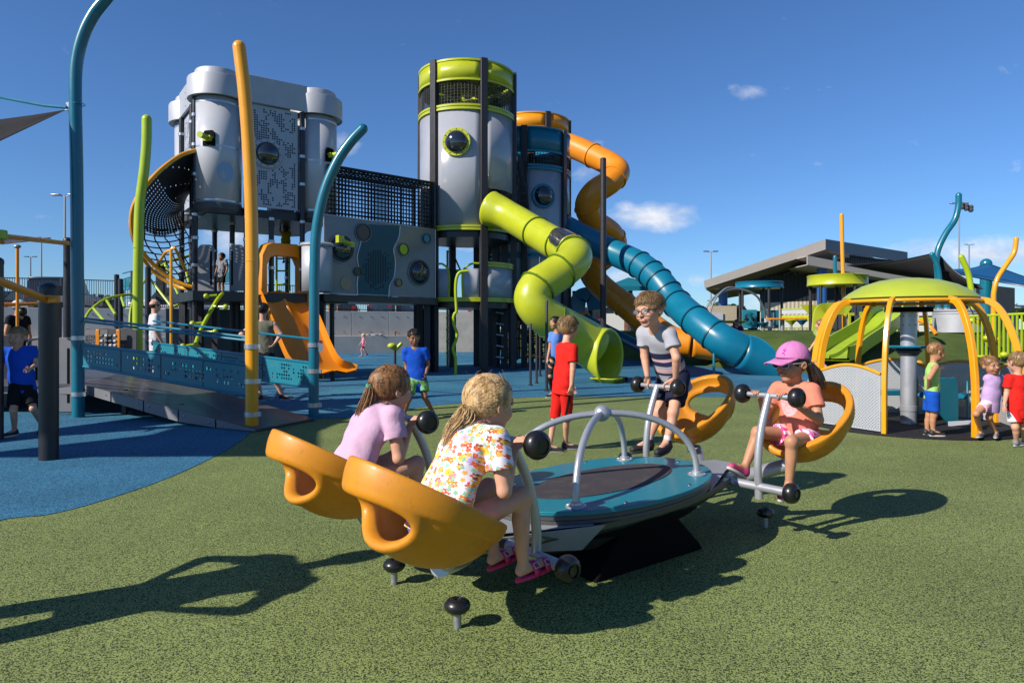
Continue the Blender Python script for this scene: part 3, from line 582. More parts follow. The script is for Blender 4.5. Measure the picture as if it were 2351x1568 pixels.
        if mo:
            m = MB(); m.ball(hp(.385, 0, -.25), .1 * hh, (.25, .9, .45), 10, Matrix((hf, hl, hu)).transposed()); obj('mouth_inside', m, M_IRIS, mt)
            m = MB(); m.ball(hp(.398, 0, -.232), .1 * hh, (.2, .75, .18), 10, Matrix((hf, hl, hu)).transposed()); obj('teeth', m, M_TEETH, mt)
    # clothes
    th = st.get('thick', .014 if res < .0075 else .02); sh = st.get('shirt')
    if sh:
        S = SDF(lo, hi, res); o = sh.get('loose', 1.0); hem = sh.get('hem', .10) * s_ / .7
        c0 = pel + t * .0; hc = [(pel - t * hem, -t)]
        S.ell(pel + t * tl * .70, (sw * 1.02, .106 * s_ * o, tl * .34), (l, fw, t), k=.04 * s_); S.ell(pel + t * tl * .36, (sw * .95 * o, .104 * s_ * o, tl * .36), (l, fw, t), k=.05 * s_)
        S.cap(pel + t * .10, pel - t * (hem + .12), sw * .97 * o, sw * 1.06 * o, k=.03, flat=(fw, sw / (.112 * s_)))
        for sd_ in 'LR':
            P, E = g('s' + sd_), g('e' + sd_); fr_ = sh.get('sleeve', .6); d = (E - P).normalized()
            S.cap(nk - t * .03, P, .056 * s_, .063 * s_, k=.03)
            if fr_ > 0:
                e_ = P.lerp(E, fr_); S.poly([P, e_ + d * .03], [.067 * s_ * (.5 + .5 * o), .072 * s_ * o], .02, cuts=[(e_, d)])
            else: S.ell(P + l * (.05 * s_ if sd_ == 'L' else -.05 * s_), (.05 * s_, .08 * s_, .10 * s_), (l, fw, t), k=.015, op='s')
        S.wrinkle(sh.get('wr', .0035) * s_ / .7, seed=len(label)); S.plane(pel - t * hem, -t, .004)
        S.shell(th)
        S.cap(nk - t * .035 + fw * .015 * s_, nk + t * .16, sh.get('collar', .062) * s_ * 1.05, .085 * s_, k=.006, op='s')
        x = sobj('shirt', S, sh['mat'], root)
    so = st.get('shorts')
    if so:
        S = SDF(lo, hi, res); o = so.get('loose', 1.0)
        S.ell(pel + t * .02, (sw * .98, .108 * s_ * (.4 + .6 * o), .12 * s_), (l, fw, t), k=.03, cut=None)
        for sd_ in 'LR':
            a, b_, c_ = g('h' + sd_), g('k' + sd_), g('a' + sd_); fr_ = so.get('len', .6); d = (b_ - a).normalized()
            if fr_ <= 1: e_ = a.lerp(b_, fr_); S.poly([a, e_ + d * .04], [.092 * s_ * o, .086 * s_ * o], .025, cuts=[(e_, d)])
            else:
                d2 = (c_ - b_).normalized(); e_ = b_.lerp(c_, fr_ - 1); S.poly([a, b_, e_ + d2 * .03], [.088 * s_ * o, .064 * s_ * o, (.058 if o > 1 else .042) * s_ * o], .025, cuts=[(e_, d2)])
        S.plane(pel + t * .10 * s_ / .7, t, .004); S.wrinkle(so.get('wr', .003) * s_ / .7, seed=len(label) + 3); S.shell(th)
        sobj('shorts' if fr_ <= 1 else 'trousers', S, so['mat'], root)
    # shoes
    shoe = st.get('shoes')
    if shoe:
        for sd_ in 'LR':
            A = g('a' + sd_); K = g('k' + sd_); T = V(J.get('t' + sd_, fw)).normalized(); side = V((0, 0, 1)).cross(T); side = side.normalized() if side.length > .1 else l; up = T.cross(side).normalized(); q = st.get('hs', s_) * 1.0; fl = .15 * s_ * st.get('foot', 1.1)
            if up.z < 0: up = -up
            b0 = A - up * .050 * s_; lo2 = [b0[i] - .2 * (.5 + s_ * .5) for i in range(3)]; hi2 = [b0[i] + .25 * (.5 + s_ * .5) for i in range(3)]
            if shoe[0] != 'sandal':
                S = SDF(lo2, hi2, min(res, .006)); S.cap(b0 - T * .02 * s_ + up * .012 * s_, b0 + T * fl + up * .0, .040 * s_, .034 * s_, k=.02); S.cap(b0 - T * .015 * s_ + up * .01, A + up * .005 - T * .01 * s_, .042 * s_, .040 * s_, k=.02); S.plane(b0 - up * .018 * s_, -up, .004)
                x = sobj('shoe', S, shoe[1], root)
                m = MB(); out = [(math.cos(R(a)) * (fl * .5 + .055 * s_) + fl * .5, math.sin(R(a)) * (.040 + .006 * math.cos(R(a))) * s_) for a in range(0, 360, 18)]
                m.prism(out, b0 - up * .040 * s_ - T * .008 * s_, T, side, up * .026 * s_); obj('sole', m, shoe[2], x, bevel=.004)
                if shoe[0] == 'sock': m = MB(); m.tube([A - up * .01, A.lerp(K, .22)], [.036 * s_, .035 * s_], 14); obj('sock', m, shoe[3], root)
            else:
                x0 = A - up * .072 * s_; m = MB(); out = [(math.cos(R(a)) * (fl * .5 + .062 * s_) + fl * .5, math.sin(R(a)) * (.042 + .008 * math.cos(R(a))) * s_) for a in range(0, 360, 15)]
                m.prism(out, x0 - up * .022 * s_ - T * .008 * s_, T, side, up * .024 * s_); x = obj('sandal', m, shoe[1], root, bevel=.006)
                for c0 in (.38, .86):
                    m = MB(); rows = []
                    for w_ in (-.020, .020):
                        rows.append([x0 + T * (fl * c0 + w_ * s_) + side * math.cos(R(a)) * .044 * s_ + up * (math.sin(R(a)) * (.062 if c0 < .5 else .05) * s_) for a in range(-10, 191, 20)])
                    m.sheet(rows); y = obj('strap', m, shoe[1], x, solid=.006)
                    bc = x0 + T * fl * c0 + side * math.cos(R(60)) * .047 * s_ + up * math.sin(R(60)) * .062 * s_; m = MB()
                    for sg in (-1, 1):
                        bc = x0 + T * fl * c0 + side * (sg * .036 * s_) + up * (.046 if c0 < .5 else .038) * s_
                        bu = (up * .6 - side * sg * .8).normalized(); bn = (side * sg * .8 + up * .6).normalized(); bc = bc + bn * .008 * s_
                        m.tube([bc + T * a_ * .016 * s_ + bu * b_ * .016 * s_ for a_, b_ in ((-1, -1), (1, -1), (1, 1), (-1, 1))], .003 * s_, 6, closed=True)
                    obj('buckle', m, M_LGREY, x)
    hr = st.get('hair', 'short')
    if hr and hr != 'none':
        rnd = random.Random(len(label)); S = SDF([C[i] - hh * .75 for i in range(3)], [C[i] + hh * .75 for i in range(3)], min(res, .0055) if res < .01 else res * .7)
        grow = st.get('grow', .045)
        S.ell(hp(-.06, 0, .135), ((.435 + grow) * hh, (.355 + grow) * hh, (.385 + grow) * hh), ax, k=.005)
        if hr == 'bald': S.plane(hp(0, 0, .12), hu, .01)
        S.ell(hp(.50, 0, st.get('fringe', -.22)), (.40 * hh, .40 * hh, .46 * hh), ax, k=.012, op='s')
        low = st.get('low', -.18); n_ = (-hu + hf * .55).normalized(); S.plane(hp(-.02, 0, low), n_, .01)
        for q in (-1, 1): S.ell(hp(.02, q * .42, -.05), (.13 * hh, .12 * hh, .15 * hh), ax, k=.01, op='s')
        x = sobj('hair', S, st['hairm'], root)
        Cc = hp(-.06, 0, .135); rr = (.435 + grow, .355 + grow, .385 + grow)
        def onhead(d, out=0.0):
            d = V(d); q = math.sqrt((d.x / rr[0]) ** 2 + (d.y / rr[1]) ** 2 + (d.z / rr[2]) ** 2); d = d / q
            return Cc + (hf * d.x + hl * d.y + hu * d.z) * hh * (1 + out)
        m = MB(); ns = st.get('strands', 0)
        if ns and hr in ('short', 'long'):
            for i in range(int(ns * 4)):      # locks from the crown forward and down
                a = rnd.uniform(0, 2 * math.pi); e0 = rnd.uniform(.1, 1.2); e1 = e0 + rnd.uniform(.35, .75); pts = []
                a2 = a + rnd.uniform(-.1, .1) - math.sin(a) * .35
                e1 = min(e1, 1.45 if math.cos(a) > .4 else 1.9 + (.2 if hr == 'long' else 0))
                for j in range(4):
                    e = lerp(e0, e1, j / 3); aa = lerp(a, a2, j / 3); d = V((math.sin(e) * math.cos(aa) - .15, math.sin(e) * math.sin(aa), math.cos(e)))
                    pts.append(onhead(d, .012 + .03 * (j / 3) * rnd.random() + (st.get('messy', .02) * rnd.random() if j == 3 else 0)))
                m.tube(pts, [.004 * hh, .008 * hh, .006 * hh, .002 * hh], 3)
        if hr == 'tied':
            an = V(st.get('anchor', (-.42, 0, .02))); A0 = onhead(an, .02); pt = [V(p) for p in st['tail']]; curve = spline([A0] + pt, 6)
            for i in range(int(ns * 4)):
                a = rnd.uniform(-2.9, 2.9); e = 1.25 + .45 * rnd.random() if abs(a) < 1 else rnd.uniform(1.2, 2.0)
                if abs(a) < .9: d0 = V((math.cos(a) * .9, math.sin(a) * .8, rnd.uniform(.35, .9)))
                else: d0 = V((math.cos(a) * .6 + .1, math.sin(a), rnd.uniform(-.45, .9)))
                d0.normalize(); an_ = an.normalized(); pts = []; wob = rnd.uniform(-.05, .05); out = rnd.uniform(.0, .018)
                for j in range(7):
                    q = j / 6; d = d0.lerp(an_, q).normalized(); d = d + V((0, wob * math.sin(q * 3.1), wob * math.sin(q * 3.1))); pts.append(onhead(d, out * math.sin(q * 3.0) + .012))
                m.tube(pts, [.002 * hh, .0055 * hh, .0055 * hh, .004 * hh], 3)
            for i in range(max(30, ns * 2)):     # the tail, lock by lock
                o1 = V((rnd.gauss(0, 1), rnd.gauss(0, 1), rnd.gauss(0, 1))) * hh * st.get('tailw', .055); pts = []; L_ = rnd.uniform(.72, 1.0); nn = 9
                for j in range(nn):
                    q = j / (nn - 1) * L_; p = curve[min(len(curve) - 1, int(q * (len(curve) - 1)))]; w_ = math.sin(min(1, q * 1.35 + .12) * math.pi * .75); pts.append(p + o1 * w_ + V((rnd.uniform(-1, 1), rnd.uniform(-1, 1), rnd.uniform(-1, 1))) * hh * .006)
                m.tube(pts, [.005 * hh, .008 * hh, .007 * hh, .002 * hh], 3)
            b = MB(); d = (curve[2] - curve[0]).normalized(); b.tube([curve[1] - d * .006, curve[1] + d * .012], .085 * hh, 12); obj('hair_tie', b, st.get('tiem', H_DARK), x)
            fly = st.get('fly', 0)
            for i in range(fly):
                a = rnd.uniform(-2.6, 2.6); d0 = V((math.cos(a), math.sin(a), rnd.uniform(.2, 1.2))); p0 = onhead(d0, .0); up_ = (hf * rnd.uniform(-.6, .7) + hl * rnd.uniform(-.6, .6) + hu * rnd.uniform(.1, .8)) * hh
                m.tube(spline([p0, p0 + up_ * .18, p0 + up_ * .3 + hf * .1 * hh * rnd.uniform(-1, 1)], 4), .0022 * hh, 3)
        if m.v: obj('hair_locks', m, st['hairm'], x, smooth=180)
    root['_f'] = tuple(hf)
    del root['_f']
    st['_hp'] = hp; st['_ax'] = ax; st['_hh'] = hh
    return root
# ---- patterned cloths
def floral(nd, lk, b):
    t = nd.new('ShaderNodeTexCoord'); last = None; base = (.78, .72, .80, 1)
    warp = nd.new('ShaderNodeMapping'); warp.inputs['Rotation'].default_value = (R(18), R(-12), R(37.8)); lk.new(t.outputs['Object'], warp.inputs[0])
    # flatten the pattern across the depth of the back
    cur = None
    for li, (sc, off, pet, cols) in enumerate(((26, 0, 5, [(.80, .22, .02), (.36, .10, .03), (.80, .10, .05), (.75, .30, .04)]), (21, 3.3, 8, [(.80, .25, .28), (.55, .42, .78), (.80, .70, .70), (.85, .55, .05)]), (40, 7.7, 5, [(.22, .48, .34), (.80, .12, .07), (.25, .55, .42), (.85, .45, .10)]))):
        mp_ = nd.new('ShaderNodeMapping'); mp_.inputs['Location'].default_value = (off, off * .7, off * .3); mp_.inputs['Scale'].default_value = (sc, sc * .35, sc); lk.new(warp.outputs[0], mp_.inputs[0])
        v = N(nd, 'ShaderNodeTexVoronoi', inp={'Scale': 1.0, 'Randomness': .62}); lk.new(mp_.outputs[0], v.inputs['Vector'])
        sb = N(nd, 'ShaderNodeVectorMath', operation='SUBTRACT'); lk.new(mp_.outputs[0], sb.inputs[0]); lk.new(v.outputs['Position'], sb.inputs[1])
        sp = nd.new('ShaderNodeSeparateXYZ'); lk.new(sb.outputs[0], sp.inputs[0])
        def mm(op, a, c=None, cl=False):
            n = N(nd, 'ShaderNodeMath', operation=op, use_clamp=cl)
            for i, q in enumerate((a, c)):
                if q is None: continue
                if isinstance(q, (int, float)): n.inputs[i].default_value = q
                else: lk.new(q, n.inputs[i])
            return n.outputs[0]
        ang = mm('ARCTAN2', sp.outputs[0], sp.outputs[2]); rad = mm('SQRT', mm('ADD', mm('MULTIPLY', sp.outputs[0], sp.outputs[0]), mm('MULTIPLY', sp.outputs[2], sp.outputs[2])))
        lob = mm('ABSOLUTE', mm('SINE', mm('MULTIPLY', ang, pet / 2.0))); rim = mm('ADD', mm('MULTIPLY', lob, .17), .23)
        pm = mm('MULTIPLY', mm('SUBTRACT', rim, rad), 40.0, True); cm = mm('MULTIPLY', mm('SUBTRACT', .10, rad), 40.0, True)
        cs = nd.new('ShaderNodeSeparateColor'); lk.new(v.outputs['Color'], cs.inputs[0])
        cr = nd.new('ShaderNodeValToRGB'); cr.color_ramp.interpolation = 'CONSTANT'; E = cr.color_ramp.elements
        for i, c in enumerate(cols):
            e = E[0] if i == 0 else (E[1] if i == 1 else E.new(i / 4)); e.position = i / 4; e.color = (*c, 1)
        lk.new(cs.outputs[0], cr.inputs[0])
        keep = mm('GREATER_THAN', cs.outputs[1], .18); pm = mm('MULTIPLY', pm, keep); cm = mm('MULTIPLY', cm, keep)
        x = N(nd, 'ShaderNodeMix', data_type='RGBA'); lk.new(pm, x.inputs[0]); lk.new(cr.outputs[0], x.inputs[7])
        if cur is None: x.inputs[6].default_value = base
        else: lk.new(cur, x.inputs[6])
        y = N(nd, 'ShaderNodeMix', data_type='RGBA'); lk.new(cm, y.inputs[0]); lk.new(x.outputs[2], y.inputs[6]); y.inputs[7].default_value = (.85, .62, .50, 1) if li == 0 else (.85, .35, .03, 1); cur = y.outputs[2]
    lk.new(cur, b.inputs['Base Color'])
C_FLOR = mat('floral_cloth', rough=.85, spec=.2, custom=floral)
def stripes(name, o, axis, bands, base):
    def cu(nd, lk, b):
        t = nd.new('ShaderNodeTexCoord'); s = N(nd, 'ShaderNodeVectorMath', operation='SUBTRACT'); lk.new(t.outputs['Object'], s.inputs[0]); s.inputs[1].default_value = tuple(o)
        d = N(nd, 'ShaderNodeVectorMath', operation='DOT_PRODUCT'); lk.new(s.outputs[0], d.inputs[0]); d.inputs[1].default_value = tuple(axis)
        cr = nd.new('ShaderNodeValToRGB'); cr.color_ramp.interpolation = 'CONSTANT'; E = cr.color_ramp.elements
        E[0].position = 0; E[0].color = (*base, 1); E.remove(E[1])
        for a, b_, c in bands:
            e = E.new(a); e.color = (*c, 1); e = E.new(b_); e.color = (*base, 1)
        lk.new(d.outputs['Value'], cr.inputs[0]); n = N(nd, 'ShaderNodeTexNoise', inp={'Scale': 180.0}); lk.new(t.outputs['Object'], n.inputs['Vector'])
        r = N(nd, 'ShaderNodeMapRange', inp={3: .88, 4: 1.1}); lk.new(n.outputs['Fac'], r.inputs[0]); x = N(nd, 'ShaderNodeVectorMath', operation='SCALE'); lk.new(cr.outputs[0], x.inputs[0]); lk.new(r.outputs[0], x.inputs[3]); lk.new(x.outputs[0], b.inputs['Base Color'])
    return mat(name, rough=.88, spec=.2, custom=cu)
def blotch(name, cols, sc=16.0):
    def cu(nd, lk, b):
        t = nd.new('ShaderNodeTexCoord'); n = N(nd, 'ShaderNodeTexNoise', inp={'Scale': sc, 'Detail': 2.0}); lk.new(t.outputs['Object'], n.inputs['Vector']); cr = nd.new('ShaderNodeValToRGB'); cr.color_ramp.interpolation = 'CONSTANT'; E = cr.color_ramp.elements
        for i, c in enumerate(cols):
            e = E[i] if i < 2 else E.new(.5); e.position = .3 + .4 * i / len(cols) if i else 0; e.color = (*c, 1)
        lk.new(n.outputs['Fac'], cr.inputs[0]); lk.new(cr.outputs[0], b.inputs['Base Color'])
    return mat(name, rough=.8, custom=cu)
SHOE_K = mat('shoe_black', (.02, .02, .022), .6); SOLE_W = mat('sole_white', (.62, .60, .56), .6); SOLE_K = mat('sole_dark', (.03, .03, .03), .6); SOCK_W = cloth('sock_white', (.70, .70, .72)); M_SAND = mat('sandal_pink', (.62, .015, .13), .4, coat=.2); SHOE_P = mat('shoe_pink', (.55, .06, .17), .6); SHOE_G = mat('shoe_grey', (.22, .21, .22), .7)
# ---- the two girls riding the near seats
def rider(y, lean, **k):
    # facing the platform (+x); her left is +y
    l_ = lambda x, dy, z: L(x, y + dy, z)
    J = dict(head=l_(-1.085, 0, .975), f=LD(1, 0, -.12), up=LD(.25, 0, 1), nk=l_(-1.165, 0, .900), sL=l_(-1.150, .128, .858), sR=l_(-1.150, -.128, .858), eL=l_(-1.15, .16, .655), eR=l_(-1.15, -.170, .655),
             wL=l_(-1.045, .10, .79), wR=l_(-1.045, -.10, .79), gL=(l_(-.985, .095, .815), LD(0, -1, 0), .0155), gR=(l_(-.985, -.095, .815), LD(0, 1, 0), .0155),
             hL=l_(-1.375, .075, .515), hR=l_(-1.375, -.075, .515), kL=l_(-1.035, .10, .60), kR=l_(-1.02, -.115, .60), aL=l_(-1.02, .09, .315), aR=l_(-1.0, -.085, .31), tL=LD(1, .05, .14), tR=LD(1, -.08, .14)); J.update(k); return J
J1 = rider(-.43, 0)
hd = J1['head']
st1 = dict(s=.73, hh=.228, res=.0048, skin=SK_F, hairm=H_BLOND, hair='tied', strands=230, fly=16, anchor=(-.40, 0, -.16), low=-.30, grow=.05, tailw=.07, tail=[hd + LD(-.13, .0, -.045), hd + LD(-.19, .01, -.10), hd + LD(-.205, .015, -.18)], shirt=dict(mat=C_FLOR, sleeve=.58, loose=1.14, hem=.03, wr=.0055), shorts=dict(mat=cloth('shorts_periwinkle', (.16, .17, .42)), len=.34), barefoot=True, shoes=('sandal', M_SAND))
girl1 = person('girl in floral shirt with blond ponytail and pink sandals riding the nearest orange seat', J1, st1)
J2 = rider(.43, 0); hd = J2['head']
st2 = dict(s=.73, hh=.228, res=.0055, skin=SK_F, hairm=H_BROWN, hair='tied', strands=220, fly=12, anchor=(-.42, 0, .0), low=-.30, grow=.05, tailw=.06, tiem=mat('tie_green', (.10, .45, .22)), tail=[hd + LD(-.135, .0, -.03), hd + LD(-.17, .01, -.12), hd + LD(-.165, .02, -.23), hd + LD(-.17, .02, -.32)], shirt=dict(mat=cloth('shirt_pale_pink', (.68, .44, .60)), sleeve=.55, loose=1.14, hem=.05, wr=.0055), shorts=dict(mat=cloth('shorts_heather', (.30, .29, .40)), len=.86, loose=1.0), shoes=('shoe', SHOE_G, SOLE_W))
girl2 = person('girl in pale pink shirt with long brown ponytail riding the far left seat', J2, st2)
# ---- girl with pink cap on the right hand near seat
c = lambda x, dy, z: L(x, -.43 + dy, z)
J4 = dict(head=c(1.255, .0, .990), f=LD(-1, .22, -.03), nk=c(1.285, 0, .865), sL=c(1.28, -.115, .825), sR=c(1.28, .115, .825), eL=c(1.24, -.175, .655), eR=c(1.22, .17, .655), wL=c(1.065, -.105, .775), wR=c(1.065, .105, .775),
          gL=(c(.985, -.085, .815), LD(0, 1, 0), .0155), gR=(c(.985, .085, .815), LD(0, -1, 0), .0155), hL=c(1.325, -.07, .52), hR=c(1.325, .07, .52), kL=c(1.03, -.115, .545), kR=c(1.05, .12, .57), aL=c(1.035, -.09, .285), aR=c(.945, .15, .36), tL=LD(-1, -.1, -.15), tR=LD(-.8, .1, .45))
def spot(name, base, o, r, col):
    def cu(nd, lk, b):
        t = nd.new('ShaderNodeTexCoord'); d = N(nd, 'ShaderNodeVectorMath', operation='DISTANCE'); lk.new(t.outputs['Object'], d.inputs[0]); d.inputs[1].default_value = tuple(o); r_ = N(nd, 'ShaderNodeMapRange', inp={1: r - .004, 2: r, 3: 1, 4: 0}); lk.new(d.outputs['Value'], r_.inputs[0])
        n = N(nd, 'ShaderNodeTexNoise', inp={'Scale': 60.0}); lk.new(t.outputs['Object'], n.inputs['Vector']); m_ = N(nd, 'ShaderNodeMath', operation='MULTIPLY'); lk.new(r_.outputs[0], m_.inputs[0]); rr = N(nd, 'ShaderNodeMapRange', inp={1: .4, 2: .55, 3: .55}); lk.new(n.outputs['Fac'], rr.inputs[0]); lk.new(rr.outputs[0], m_.inputs[1])
        x = N(nd, 'ShaderNodeMix', data_type='RGBA'); lk.new(m_.outputs[0], x.inputs[0]); x.inputs[6].default_value = (*[q * KA for q in base], 1); x.inputs[7].default_value = (*[q * KA for q in col], 1); lk.new(x.outputs[2], b.inputs['Base Color'])
        n2 = N(nd, 'ShaderNodeTexNoise', inp={'Scale': 17.0, 'Detail': 4.0}); lk.new(t.outputs['Object'], n2.inputs['Vector']); bp = N(nd, 'ShaderNodeBump', inp={'Strength': .5, 'Distance': .014}); lk.new(n2.outputs['Fac'], bp.inputs['Height']); lk.new(bp.outputs[0], b.inputs['Normal'])
    return mat(name, base, .85, custom=cu, spec=.2)
st4 = dict(s=.68, hh=.232, res=.0055, skin=SK_T, hairm=H_DARK, hair='long', strands=60, low=-.40, grow=.035, shirt=dict(mat=spot('shirt_coral', (.82, .26, .17), c(1.20, .02, .725), .072, (.85, .50, .56)), sleeve=.55, loose=1.05, hem=.06), shorts=dict(mat=blotch('shorts_pink_print', [(.75, .12, .35), (.80, .55, .65), (.70, .05, .25)], 26), len=.42, loose=1.1), shoes=('shoe', SHOE_P, SOLE_W))
girl4 = person('girl in pink cap, white sunglasses and coral shirt riding the right hand near seat', J4, st4)
hp, ax, hh = st4['_hp'], st4['_ax'], st4['_hh']; M3 = Matrix(ax).transposed()
M_CAP = cloth('cap_pink', (.72, .24, .52)); s = SDF([hp(0, 0, .1)[i] - .17 for i in range(3)], [hp(0, 0, .1)[i] + .17 for i in range(3)], .0045)
s.ell(hp(-.04, 0, .14), (.47 * hh, .415 * hh, .46 * hh), ax, k=.004); s.f = np.maximum(s.f, -(s.f + .010)); s.plane(hp(0, 0, .13), (-V(ax[2]) + V(ax[0]) * .12).normalized(), .003); cap_ = sobj('cap', s, M_CAP, girl4)
m = MB(); rows = []
for q in (0, .35, .7, 1.0):
    rows.append([hp(lerp(.36 * math.cos(R(a)) + .03, .66 * math.cos(R(a * .62)) + .22, q), lerp(.40, .30, q) * math.sin(R(a)) , .155 - .06 * q - .10 * q * abs(math.sin(R(a))) ** 2) for a in range(-72, 73, 12)])
m.sheet(rows); obj('cap_brim', m, M_CAP, cap_, solid=.006)
m = MB()
for a in range(6):
    an = R(60 * a + 15); m.tube([hp(-.04 + .472 * math.cos(an) * math.sin(e), .417 * math.sin(an) * math.sin(e), .14 + .462 * math.cos(e)) for e in [R(x) for x in range(2, 88, 8)]], .0012, 4)
m.ball(hp(-.04, 0, .605), .008, (1, 1, .5), 8); obj('cap_seams', m, cloth('cap_seam', (.60, .17, .42)), cap_)
m = MB(); M_BADGE = mat('badge_magenta', (.75, .02, .35), .6)
for bx, by, rr in ((.02, .02, .03), (-.03, .05, .022), (.045, .055, .02), (-.01, -.04, .03), (.03, -.07, .02), (-.04, -.075, .016), (.0, .085, .02)):
    d = V((.80, .16 + bx * 2.2, .42 + by * 2.2)).normalized(); m.ball(hp(-.04 + .47 * d.x, .415 * d.y, .14 + .46 * d.z), rr * .20, n=8)
obj('cap_emblem', m, M_BADGE, cap_)
def glasses(root, st, m_fr, m_ln, thick=.05, dark=True, w=.115, h=.085):
    hp, ax, hh = st['_hp'], st['_ax'], st['_hh']; m = MB(); g_ = MB()
    for q in (-1, 1):
        out = [(q * .155 + w * math.cos(R(a)) * (1 if abs(math.cos(R(a))) > .3 else 1), h * math.copysign(abs(math.sin(R(a))) ** .7, math.sin(R(a)))) for a in range(0, 360, 18)]
        m.tube([hp(.455 - .25 * abs(y) ** 2, y, z - .005) for y, z in out], thick * .32 * hh, 6, closed=True); g_.add([hp(.452 - .25 * abs(y) ** 2, y, z - .005) for y, z in out], [tuple(range(20))])
        m.tube([hp(.435, q * .275, .03), hp(.25, q * .375, .035), hp(.0, q * .40, .03), hp(-.08, q * .38, -.03)], thick * .28 * hh, 6)
    m.tube([hp(.455, -.04, .01), hp(.47, 0, .025), hp(.455, .04, .01)], thick * .3 * hh, 6); o = obj('glasses' if not dark else 'sunglasses', m, m_fr, root); obj('lens', g_, m_ln, o, smooth=None); return o
M_LDARK = mat('lens_dark', (.008, .007, .010), .06, coat=.6); M_FWH = mat('frame_lilac', (.62, .55, .70), .3); M_FRB = mat('frame_navy', (.01, .02, .09), .25, coat=.4); M_LCLR = mat('lens_clear', (.6, .7, .75), .04, alpha=.22, spec=.9)
glasses(girl4, st4, M_FWH, M_LDARK, .034, True, .122, .08)
m = MB(); rnd = random.Random(5)
for i in range(70):
    o = V((rnd.gauss(0, .045), rnd.gauss(0, .06), rnd.gauss(0, .03))); m.tube(spline([hp(-.20 + o.x, .30 + o.y * .5, .02 + o.z), hp(-.36 + o.x, .36 + o.y, -.20), hp(-.42 + o.x, .38 + o.y * 1.4, -.42), hp(-.50 + o.x, .36 + o.y * 1.5, -.70 + o.z)], 4), [.02 * hh, .028 * hh, .022 * hh, .004 * hh], 4)
obj('loose_hair', m, H_DARK, girl4, smooth=180)
# ---- boy with glasses standing on the far foot bar
b_ = lambda x, dy, z: L(x, .43 + dy, z)
J3 = dict(head=at(1491, 712, 4.66), f=V((-.82, -.72, -.14)), up=V((-.12, -.05, 1)), nk=at(1507, 752, 4.76), sL=at(1538, 769, 4.66), sR=at(1478, 764, 4.86), eL=at(1553, 822, 4.60), eR=at(1480, 818, 4.86), wL=at(1551, 866, 4.66), wR=at(1486, 862, 4.83),
          gL=(b_(.985, -.095, .815), LD(0, 1, 0), .0155), gR=(b_(.985, .095, .815), LD(0, -1, 0), .0155), hL=at(1560, 868, 4.84), hR=at(1530, 866, 4.98), kL=at(1546, 946, 4.68), kR=at(1512, 944, 4.86), aL=at(1530, 1016, 4.64), aR=at(1487, 1014, 4.84), tL=V((-.7, -.75, -.12)), tR=V((-.98, -.35, -.1)))
pel3 = (J3['hL'] + J3['hR']) / 2; t3 = (J3['nk'] - pel3).normalized(); NV = (.018, .022, .06); PK = (.62, .36, .38)
C_STR = stripes('striped_shirt', pel3 - t3 * .08, t3 / 0.55, [(.06, .066, NV), (.09, .096, NV), (.12, .126, NV), (.15, .156, NV), (.27, .305, NV), (.32, .37, PK), (.41, .47, NV), (.475, .505, PK), (.515, .60, NV)], (.33, .33, .37))
st3 = dict(s=.73, hh=.232, res=.0055, skin=SK_F, hairm=H_LBR, hair='short', strands=260, messy=.10, grow=.05, low=-.16, fringe=-.25, mouth=.018, leg=.92, shirt=dict(mat=C_STR, sleeve=.55, loose=1.05, hem=.085, wr=.004), shorts=dict(mat=cloth('shorts_navy', (.014, .018, .045)), len=.74, loose=1.12), shoes=('sock', SHOE_K, SOLE_K, SOCK_W))
boy3 = person('boy in glasses and striped grey shirt standing on the far foot bar of the seesaw', J3, st3)
glasses(boy3, st3, M_FRB, M_LCLR, .036, False, .108, .075)
# ---------------------------------------------------------------- tall curved poles
def pole(name, label, pts, r, m, cat='pole', seam=None, group='tall curved poles around the playground', bands=()):
    b = gpt = V(pts[0]); t = thing(name, label, cat, b, group); mm = MB(); P = spline(pts, 7); mm.tube(P, r, 20, caps=False); obj('shaft', mm, m, t, smooth=60)
    mm = MB(); d = (P[-1] - P[-2]).normalized(); mm.lathe([(r * math.cos(R(a)), r * math.sin(R(a))) for a in range(0, 91, 15)], P[-1] - d * .002, d, 20); obj('end_cap', mm, m, t, smooth=180)
    for z in bands:
        p = V((b.x, b.y, z)); mm = MB(); mm.lathe([(r + .001, -.03), (r + .012, -.03), (r + .012, .03), (r + .001, .03)], p, n=24); mm.box(p + V((r + .02, -.02, 0)), (.05, .04, .055)); obj('clamp', mm, M_ALU, t)
    if seam: mm = MB(); mm.lathe([(r, -.006), (r + .003, -.004), (r + .003, .004), (r, .006)], V((b.x, b.y, seam)), n=24); obj('joint', mm, m, t)
    return t
Yb = 9.65; PB0 = gp(180, 958)
pole('teal_curved_pole', 'tall teal steel pole bending to the right at its top, beside the shade sail', [PB0, at(178, 700, Yb), at(176, 400, Yb), at(173, 235, Yb), at(175, 150, Yb), at(190, 85, Yb), at(214, 35, Yb), at(245, -5, Yb), at(285, -60, Yb)], .082, M_TEAL, bands=(1.12, .33), seam=zat(240, Yb))
PY0 = gp(578, 985); Yy = PY0.y
pole('yellow_curved_pole', 'thick yellow steel pole leaning left at its top, in front of the ramp railing', [PY0, at(578, 760, Yy), at(578, 540, Yy), at(573, 380, Yy), at(563, 230, Yy), at(549, 108, Yy)], .0785, M_YEL, bands=(1.03, .60, .19), seam=zat(600, Yy))
PT0 = gp(720, 957); Yt = PT0.y
pt_ = pole('teal_curved_pole', 'teal steel pole at the ramp foot curving to the right with rounded top', [PT0, at(721, 760, Yt), at(722, 620, Yt), at(727, 525, Yt), at(745, 440, Yt), at(775, 370, Yt), at(806, 325, Yt), at(833, 296, Yt)], .072, M_TEAL, bands=(1.02, .65, .17))
